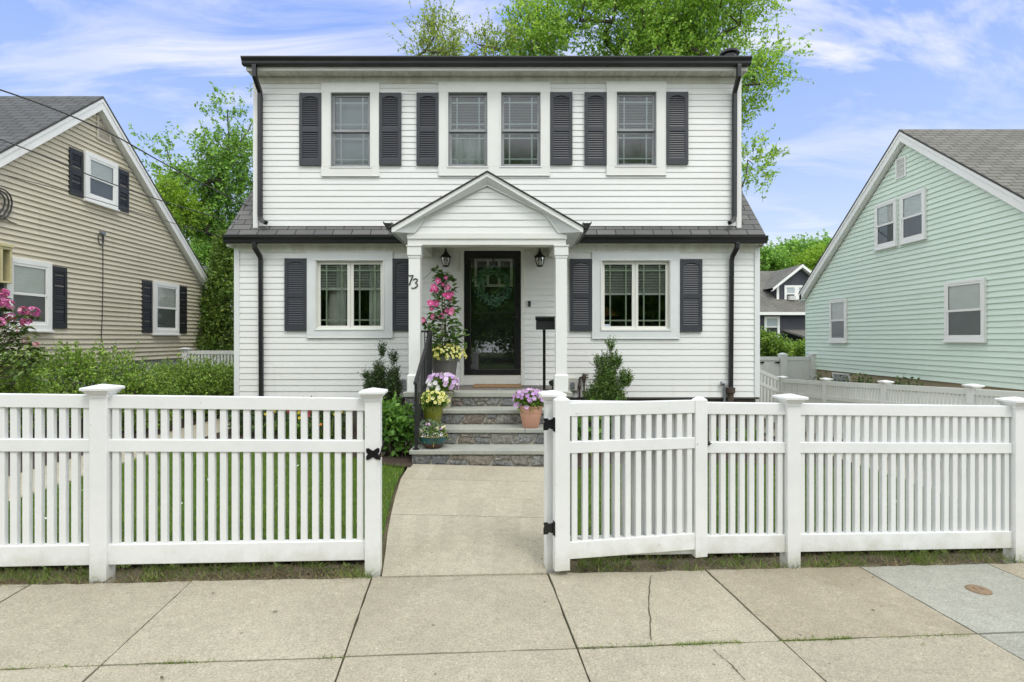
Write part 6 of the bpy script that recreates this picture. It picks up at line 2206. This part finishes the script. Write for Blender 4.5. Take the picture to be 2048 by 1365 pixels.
# rhododendron at the left edge
random.seed(70)
rhb = at(-30, 760, 6.2)
rh = empty('rhododendron', (rhb.x, 6.2, 0.2), 'rhododendron with magenta flower heads leaning in from the left edge', 'shrub')
heads = [(8, 588, 18), (15, 610, 20), (0, 606, 18), (47, 622, 16), (66, 625, 20), (52, 645, 17), (20, 636, 17), (2, 645, 16), (33, 660, 13), (52, 681, 13), (73, 690, 12), (-25, 600, 22), (-40, 640, 20), (-15, 570, 18)]
fl1, fl2, LP, LD, LN = [], [], [], [], []
stm = MB()
for (u, v, r_) in heads:
    c = at(u, v, 6.2 + random.uniform(-.15, .25))
    rr = r_ * 6.2 / F * 0.72
    old = v > 655
    for q in range(24 if not old else 14):
        d = Vector((random.gauss(0, 1), random.gauss(0, 1) - .3, random.gauss(0, 1) + .35)).normalized()
        (fl2 if old else fl1).append((c + d * rr * .75, d, rr * (.36 if not old else .3)))
    for q in range(18):
        a = random.random() * 6.28
        LP.append(c + Vector((0, 0, -rr * .7))); LD.append((math.cos(a), math.sin(a), random.uniform(-.5, .15))); LN.append((math.cos(a) * .3, math.sin(a) * .3, 1))
    root = Vector((rhb.x + random.uniform(-.2, .1), 6.2, 0.25))
    mid = at(min(u, 10) - 30, v + 70, 6.2)
    stm.tube([root, root.lerp(mid, .5) + Vector((-.05, 0, .05)), mid, c - Vector((0, 0, rr * .6))], [.013, .009, .006, .004], 6)
for (u, v) in ((30, 680), (55, 705), (70, 712), (40, 715), (58, 730), (10, 712), (-5, 735), (35, 735), (18, 650), (42, 665), (25, 700), (60, 745), (15, 665), (10, 690), (75, 725), (-10, 700), (-20, 670)):
    c = at(u, v, 6.2)
    for q in range(22):
        a = random.random() * 6.28
        LP.append(c + Vector((random.gauss(0, .05), random.gauss(0, .05), random.gauss(0, .05)))); LD.append((math.cos(a), math.sin(a), random.uniform(-.6, .3))); LN.append((0, 0, 1))
    stm.tube([at(-20, v + 25, 6.2), at(u * .5, v + 22, 6.2), c], [.006, .005, .003], 5)
blossom_mesh('blossom', fl1, [M['rhodoflower'], M['palepink']], rh, 5, .4, .3)
blossom_mesh('faded_blossom', fl2, [M['rosypale'], M['rosypale']], rh, 5, .4, .3)
nl = len(LP)
raw_mesh('foliage', leaf_verts(np.array([tuple(p) for p in LP]), np.array(LD), np.array(LN, float), np.random.default_rng(3).uniform(.07, .12, nl), np.full(nl, .042)), 4, M['rhodo'], None, rh)
stm.build('stem', M['twig'], rh)
# bushes far back by the privacy fence
make_shrub('shrub', 'rounded bush with pale pink flowers behind the tall white fence', (at(1535, 700, 18).x, 18, -0.7), [blob(1533, 695, 24, 28, 18, .6), blob(1555, 700, 22, 20, 18, .5)], 80, M['hedge'], n=900, k=8, L=0.085, W=0.05, length=0.25)
make_shrub('shrub', 'low green bushes in front of the charcoal house porch', (at(1590, 705, 19).x, 19, -0.7), [blob(1585, 705, 26, 14, 19, .5), blob(1608, 702, 18, 14, 19, .5)], 81, M['hedge'], n=600, k=8, L=0.085, W=0.05, length=0.22)
make_shrub('shrub', 'low ground plant against the tan foundation of the mint green house', (at(1760, 775, 11.5).x - .1, 11.3, -0.5), [hb(7.6, 11.9, .25, .4, .3, .4), hb(7.9, 10.9, .28, .3, .3, .4), hb(7.5, 12.9, .22, .3, .3, .4)], 82, M['rhodo'], n=420, k=7, L=0.07, W=0.04, length=0.2)

# ================================================================ POTTED FLOWERS ON THE STEPS
def pot_thing(name, label, x, y, z): return empty(name, (x, y, z), label, 'flower pot', group='potted flowers on the front steps')
def ball(center, rx, ry, rz, n, seed, zmin=-0.35):
    r_ = random.Random(seed)
    out = []
    gold = math.pi * (3 - math.sqrt(5))
    k = 0
    i = 0
    while k < n:
        zq = 1 - (1 - zmin) * (i + .5) / n
        a = i * gold + r_.uniform(-.5, .5)
        rq = math.sqrt(max(0, 1 - zq * zq))
        d = Vector((rq * math.cos(a), rq * math.sin(a), zq))
        s = r_.uniform(.86, 1.06)
        p = Vector(center) + Vector((d.x * rx, d.y * ry, d.z * rz)) * s
        nn = Vector((d.x + r_.gauss(0, .3), d.y - .35 + r_.gauss(0, .3), d.z * .6 + .25 + r_.gauss(0, .25)))
        out.append((p, nn))
        k += 1; i += 1
    return out
def mound(parent, center, rx, ry, rz, leaf, n, seed, L=.04, W=.02):
    r_ = np.random.default_rng(seed)
    P, o = blob_points([(center[0], center[1], center[2], rx, ry, rz)], n, r_, .3, .5)
    V, _ = sprigs(P, o, r_, .07, 6, L, W, up=.3, jit=.6)
    raw_mesh('foliage', V, 4, leaf, None, parent)
def soil(parent, x, y, z, r):
    m = MB()
    m.lathe([(r, z - .02), (r, z), (0.0, z + .012)], (x, y, 0), 24)
    m.build('soil', M['soil'], parent)
def pot(parent, prof, x, y, z, mats, name='pot', split=None, n=36):
    m = MB()
    m.lathe([(r, z + h) for r, h in prof], (x, y, 0), n, cap=True)
    return m.build(name, mats, parent)

# tall grey pot: mandevilla on a stake over lemon calibrachoa
x, y, z = -1.02, 8.15, 0.80
A = pot_thing('flower_pot', 'tall grey pot with pink mandevilla climbing a stake above lemon yellow flowers, by the door', x, y, z)
pot(A, [(0.135, 0.0), (0.140, 0.01), (0.198, 0.41), (0.202, 0.415), (0.214, 0.425), (0.222, 0.495), (0.205, 0.498), (0.197, 0.44)], x, y, z, M['potgrey'])
soil(A, x, y, z + .46, .195)
m = MB()
m.tube([(x - .03, y, z + .4), (x - .035, y, 2.40)], .008, 7)
m.tube([(x + .05, y + .02, z + .4), (x - .02, y + .01, 2.45)], .006, 7)
m.build('stake', M['wood'], A)
r_ = np.random.default_rng(90)
random.seed(90)
spine = [at(888, v, 8.15) for v in (700, 680, 660, 640, 615, 590, 565, 545)]
wdt = [24, 32, 34, 26, 24, 20, 17, 10]
VP, VD, VN = [], [], []
for i in range(620):
    q = random.random() ** 1.35 * 6.99
    j = int(q)
    c = spine[j].lerp(spine[j + 1], q - j)
    w = (wdt[j] * (1 - (q - j)) + wdt[j + 1] * (q - j)) * 8.15 / F
    a = random.random() * 6.28
    rr = w * random.uniform(.15, .95)
    d = Vector((math.cos(a), math.sin(a), 0))
    VP.append(tuple(c + d * rr)); VD.append((d.x, d.y - .15, random.uniform(-.5, .6))); VN.append((random.gauss(0, .4), -.5 + random.gauss(0, .3), .9))
for (u, v) in ((845, 640), (850, 652), (858, 655), (838, 650), (930, 672), (934, 690), (846, 648), (868, 545), (874, 540), (925, 660)):
    c = at(u, v, 8.1)
    for _ in range(4):
        VP.append(tuple(c)); VD.append((random.gauss(0, 1), random.gauss(0, .5), random.gauss(0, .8))); VN.append((0, -.5, 1))
nl = len(VP)
raw_mesh('vine_leaves', leaf_verts(np.array(VP), np.array(VD), np.array(VN), r_.uniform(.075, .125, nl), r_.uniform(.046, .075, nl)), 4, M['mandeleaf'], None, A)
m = MB()
m.tube([spine[0], spine[2] + Vector((.03, 0, 0)), spine[4] - Vector((.03, 0, 0)), spine[6], spine[7] + Vector((-.03, 0, .06))], [.009, .008, .006, .005, .003], 6)
m.tube([spine[1], at(862, 660, 8.1), at(846, 648, 8.1), at(838, 652, 8.08)], .005, 6)
m.tube([spine[1], at(920, 675, 8.1), at(932, 690, 8.08)], .004, 6)
m.tube([spine[7], at(866, 540, 8.1), at(846, 560, 8.2)], .003, 5)
m.build('vine_stem', M['stem'], A)
fl = []
for (u, v, r) in ((876, 562, 8), (868, 574, 9), (864, 580, 7), (872, 580, 8), (895, 575, 9), (889, 590, 6), (896, 592, 9), (903, 588, 7), (902, 600, 6), (861, 606, 9), (873, 607, 9), (863, 618, 6), (896, 623, 9), (902, 625, 8), (904, 620, 7), (882, 632, 9), (866, 634, 8), (845, 640, 8), (841, 645, 6), (892, 556, 5), (886, 570, 6)):
    fl.append((at(u, v, 7.98 + random.uniform(-.04, .05)), (random.uniform(-.6, .6), -1, random.uniform(-.1, .5)), r * 8 / F * 0.86))
blossom_mesh('mandevilla_blossom', fl, [M['pink'], M['palepink']], A, 5, .35, .26)
mound(A, (x, y - .02, z + .52), .22, .20, .07, M['petleaf'], 380, 91)
blossom_mesh('yellow_blossom', [(p, n_, .023) for p, n_ in ball((x + .015, y - .02, z + .53), .315, .30, .155, 170, 92, -.45)], [M['yellow'], M['oliveeye']], A, 5, .35, .36)

# beige pot: lavender and white petunias
x, y, z = -0.95, 7.44, 0.60
B = pot_thing('flower_pot', 'weathered beige pot with lavender and white petunias, on the top step', x, y, z)
pot(B, [(0.095, 0), (0.10, 0.01), (0.128, 0.20), (0.136, 0.205), (0.14, 0.245), (0.128, 0.248), (0.12, 0.21)], x, y, z, M['potbeige'])
soil(B, x, y, z + .22, .12)
mound(B, (x, y, z + .30), .14, .13, .07, M['petleaf'], 300, 93)
bb = ball((x + .0, y - .01, z + .34), .235, .21, .155, 86, 94, -.45)
blossom_mesh('lavender_blossom', [(p, n_, .036) for p, n_ in bb if not (p.x < x + .02 and p.z < z + .40)], [M['lavender'], M['mauveeye']], B, 5, .3, .2)
blossom_mesh('white_blossom', [(p, n_, .036) for p, n_ in bb if (p.x < x + .02 and p.z < z + .40)], [M['whitepetal'], M['whitepetal']], B, 5, .3, .2)

# olive glazed jar: lemon petunias
x, y, z = -1.03, 7.04, 0.40
Cp = pot_thing('flower_pot', 'olive green glazed jar with lemon yellow petunias, on the third step from the top', x, y, z)
pot(Cp, [(0.075, 0), (0.082, 0.008), (0.112, 0.12), (0.128, 0.20), (0.130, 0.245), (0.124, 0.275), (0.128, 0.288), (0.118, 0.29), (0.112, 0.26)], x, y, z, M['potolive'])
soil(Cp, x, y, z + .26, .11)
mound(Cp, (x, y, z + .34), .13, .12, .06, M['petleaf'], 330, 95)
blossom_mesh('yellow_blossom', [(p, n_, .026) for p, n_ in ball((x + .02, y - .01, z + .37), .195, .17, .115, 66, 96, -.35)], [M['yellow'], M['oliveeye']], Cp, 5, .35, .33)

# low two-tone bowl of small succulents and alyssum
x, y, z = -0.985, 6.74, 0.20
Dp = pot_thing('flower_pot', 'low teal and brown glazed bowl of small mixed flowers, on the bottom step', x, y, z)
m = MB()
m.lathe([(r, z + h) for r, h in [(0.085, 0), (0.10, 0.005), (0.145, 0.06), (0.150, 0.068)]], (x, y, 0), 40, 1, cap=False)
m.lathe([(r, z + h) for r, h in [(0.150, 0.068), (0.172, 0.115), (0.178, 0.15)]], (x, y, 0), 40, 0, cap=False)
m.lathe([(r, z + h) for r, h in [(0.178, 0.15), (0.186, 0.158), (0.183, 0.166), (0.172, 0.165), (0.160, 0.12)]], (x, y, 0), 40, 2, cap=False)
m.tube([(x + .03, y - .158, z + .10), (x + .025, y - .142, z + .05), (x + .022, y - .135, z + .035)], [.006, .007, .009], 6, 2)
m.build('bowl', [M['potteal'], M['potbrown'], M['potrim']], Dp)
soil(Dp, x, y, z + .13, .165)
mound(Dp, (x + .02, y - .02, z + .165), .13, .13, .045, M['petleaf'], 210, 97, .03, .018)
mound(Dp, (x - .03, y, z + .21), .10, .10, .075, M['sage'], 170, 98, .035, .014)
random.seed(99)
fl, fl2 = [], []
for (u, v) in ((843, 861), (848, 860), (845, 864), (850, 864), (872, 857), (875, 856), (889, 853), (885, 855)):
    fl.append((at(u, v, 6.66), (random.uniform(-.5, .5), -1, .6), .016))
for (u, v) in ((853, 849), (858, 848), (859, 850.5), (868, 859), (876, 860), (883, 858), (867, 862)):
    fl2.append((at(u, v, 6.66), (random.uniform(-.5, .5), -1, .6), .016))
blossom_mesh('cream_blossom', fl, [M['cream'], M['cream']], Dp, 5)
blossom_mesh('pink_blossom', fl2, [M['mauve'], M['palepink']], Dp, 5)
blossom_mesh('white_blossom', [(Vector((x + random.uniform(-.12, .14), y - .10 + random.uniform(-.07, .07), z + .175 + random.uniform(-.02, .035))), (random.gauss(0, .4), -1, .7), .0075) for _ in range(60)], [M['whitepetal']] * 2, Dp, 5)
m = MB()
for (u, v) in ((845, 864), (856, 850), (873, 858), (888, 854), (881, 859)):
    e = at(u, v, 6.67)
    m.tube([(x + (e.x - x) * .5, y, z + .13), e], .004, 5)
m.build('stem', M['stem'], Dp)

# pink terracotta pot on the right
x, y, z = 0.245, 7.06, 0.40
E = pot_thing('flower_pot', 'pink terracotta pot with mauve petunias, on the right beside the gate post', x, y, z)
pot(E, [(0.098, 0), (0.104, 0.006), (0.130, 0.14), (0.1335, 0.142), (0.138, 0.17), (0.142, 0.20), (0.1455, 0.202), (0.150, 0.262), (0.158, 0.266), (0.160, 0.288), (0.148, 0.29), (0.14, 0.25)], x, y, z, M['terracotta'])
soil(E, x, y, z + .26, .14)
mound(E, (x, y, z + .33), .155, .14, .06, M['petleaf'], 380, 100)
bb = ball((x - .01, y - .01, z + .38), .215, .19, .125, 52, 101, -.2)
bb += [(Vector((x - .20 + .03 * q, y - .08, z + .30 + .012 * (q % 2))), Vector((-.4, -1, .2))) for q in range(3)] + [(Vector((x - .06, y - .17, z + .285)), Vector((0, -1, .3)))]
blossom_mesh('mauve_blossom', [(p, n_, .034) for p, n_ in bb], [M['mauve'], M['lavender']], E, 5, .3, .2)

# trees across the street: they stand behind the camera and show only as reflections in the panes
src = make_tree('street_tree', 'leafy tree across the street, seen reflected in the windows', (-3, -20, 0), (-3, -20, 2.0),
                [(-3, -20, 5.4, 2.8, 2.4, 2.6), (-4.6, -20, 3.2, 2.0, 2.0, 1.9), (-1.4, -20, 3.4, 2.0, 2.0, 1.9), (-3, -19.6, 1.7, 2.6, 1.6, 1.5)], 33, M['maple_dark'], ncl=110, nspr=30, k=8, L=0.24, W=0.17, length=0.8, clr=0.6, r0=0.2, group='trees across the street')
for dx, dy, s, rz in ((-5, 1, 1.0, 1.0), (5, -1, 0.95, 2.2), (10, .5, 1.1, 4.0), (-10, -1, 1.15, 5.1), (15, 1, 1.0, 3.1), (-15, 0, 1.1, 0.6), (20, -1, 1.2, 2.6), (-20, 1, 1.2, 4.6), (3.5, -6, 2.0, 3.6), (-8.0, -6, 1.75, 5.6), (12.0, -6, 1.9, 1.6)):
    r_ = src.copy(); COL.objects.link(r_)
    r_.location = src.location + Vector((dx, dy, 0)); r_.rotation_euler = (0, 0, rz); r_.scale = (s, s, s)
    for ch in src.children:
        c = ch.copy(); COL.objects.link(c); c.parent = r_

# ================================================================ LIGHT, SKY, CAMERA
SUN_EL, SUN_AZ = R(58), R(150)      # azimuth from north (+Y), clockwise: from behind the camera, a little to the right
w = bpy.data.worlds.new('World')
SC.world = w
w.use_nodes = True
nt = w.node_tree
for n in list(nt.nodes): nt.nodes.remove(n)
out = nt.nodes.new('ShaderNodeOutputWorld')
bg = nt.nodes.new('ShaderNodeBackground')
sky = nt.nodes.new('ShaderNodeTexSky')
sky.sky_type = 'NISHITA'
sky.sun_disc = False
sky.sun_elevation = SUN_EL
sky.sun_rotation = SUN_AZ
sky.altitude = 50
sky.air_density = 1.2
sky.dust_density = 2.0
sky.ozone_density = 2.0
STR = 0.13
bg.inputs[1].default_value = STR
tc = nt.nodes.new('ShaderNodeTexCoord')
# cirrus: noise on a plane high overhead, drawn out into wisps
sep = nt.nodes.new('ShaderNodeSeparateXYZ')
nt.links.new(tc.outputs['Generated'], sep.inputs[0])
zadd = nd(nt, 'ShaderNodeMath', operation='ADD'); zadd.inputs[1].default_value = 0.22
nt.links.new(sep.outputs[2], zadd.inputs[0])
dx = nd(nt, 'ShaderNodeMath', operation='DIVIDE'); nt.links.new(sep.outputs[0], dx.inputs[0]); nt.links.new(zadd.outputs[0], dx.inputs[1])
dy = nd(nt, 'ShaderNodeMath', operation='DIVIDE'); nt.links.new(sep.outputs[1], dy.inputs[0]); nt.links.new(zadd.outputs[0], dy.inputs[1])
cmb = nt.nodes.new('ShaderNodeCombineXYZ')
nt.links.new(dx.outputs[0], cmb.inputs[0]); nt.links.new(dy.outputs[0], cmb.inputs[1])
mp = nt.nodes.new('ShaderNodeMapping')
mp.inputs['Rotation'].default_value = (0, 0, R(-24))
mp.inputs['Scale'].default_value = (0.75, 1.9, 1.0)
mp.inputs['Location'].default_value = (2.6, 0.9, 0)
nt.links.new(cmb.outputs[0], mp.inputs[0])
n1 = nd(nt, 'ShaderNodeTexNoise', i_Scale=1.7, i_Detail=12.0, i_Roughness=0.62, i_Distortion=1.3)
nt.links.new(mp.outputs[0], n1.inputs[0])
n2 = nd(nt, 'ShaderNodeTexNoise', i_Scale=0.9, i_Detail=2.0, i_Roughness=0.5)
nt.links.new(cmb.outputs[0], n2.inputs[0])
r1 = ramp(nt, n1.outputs[0], [(0.45, (0, 0, 0)), (0.64, (1, 1, 1))])
r2 = ramp(nt, n2.outputs[0], [(0.36, (0.25,) * 3), (0.60, (1, 1, 1))])
msk = mixc(nt, 1.0, r1.outputs[0], r2.outputs[0], 'MULTIPLY')
# clear sky by height, tied to the Nishita sky; pale towards the horizon
K = 1.0 / STR
def kc(r, g_, b): return (r * K, g_ * K, b * K)
def ks(r, g_, b): return kc(r * 0.80, g_ * 0.805, b * 0.815)
hz = ramp(nt, sep.outputs[2], [(0.0, ks(0.86, 0.92, 0.98)), (0.12, ks(0.74, 0.85, 0.99)), (0.28, ks(0.48, 0.64, 1.0)), (0.50, ks(0.31, 0.475, 1.0)), (0.75, ks(0.33, 0.48, 0.95))])
base = mixc(nt, 0.12, hz.outputs[0], sky.outputs[0])
cl = mixc(nt, msk, base, ks(0.97, 0.97, 1.02))
# unseen sky overhead, beside and behind the camera, brightened to light the walls
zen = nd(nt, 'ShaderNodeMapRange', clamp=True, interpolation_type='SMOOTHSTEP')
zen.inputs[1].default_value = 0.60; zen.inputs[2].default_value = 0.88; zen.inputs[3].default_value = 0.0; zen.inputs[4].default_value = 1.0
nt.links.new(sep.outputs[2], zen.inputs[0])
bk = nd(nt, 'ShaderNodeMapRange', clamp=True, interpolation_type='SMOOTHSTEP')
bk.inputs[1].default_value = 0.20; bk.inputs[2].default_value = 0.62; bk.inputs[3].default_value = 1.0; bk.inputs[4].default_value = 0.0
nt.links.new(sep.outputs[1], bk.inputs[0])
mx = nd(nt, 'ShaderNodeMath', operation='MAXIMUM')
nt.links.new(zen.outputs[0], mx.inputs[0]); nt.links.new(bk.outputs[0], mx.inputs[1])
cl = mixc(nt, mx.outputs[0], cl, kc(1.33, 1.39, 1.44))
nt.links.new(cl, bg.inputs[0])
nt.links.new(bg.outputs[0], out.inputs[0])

sd_ = bpy.data.lights.new('sun', 'SUN')
sd_.energy = 1.2
sd_.angle = R(18)
sd_.color = (1.0, 0.965, 0.90)
so = bpy.data.objects.new('sun', sd_)
COL.objects.link(so)
dirv = Vector((math.sin(SUN_AZ) * math.cos(SUN_EL), math.cos(SUN_AZ) * math.cos(SUN_EL), math.sin(SUN_EL)))
so.rotation_euler = (-dirv).to_track_quat('-Z', 'Y').to_euler()

cam = bpy.data.cameras.new('camera')
cam.sensor_width = 36.0
cam.lens = F / 2048 * 36.0
cam.shift_y = (HY - 682.5) / 2048
cam.clip_end = 1000
co = bpy.data.objects.new('camera', cam)
co.location = (0, 0, H)
co.rotation_euler = (R(90), 0, 0)
COL.objects.link(co)
SC.camera = co
SC.view_settings.view_transform = 'Standard'
SC.view_settings.look = 'None'
SC.view_settings.exposure = 0.36
SC.view_settings.gamma = 1.0
SC.cycles.max_bounces = 10
SC.cycles.transparent_max_bounces = 16
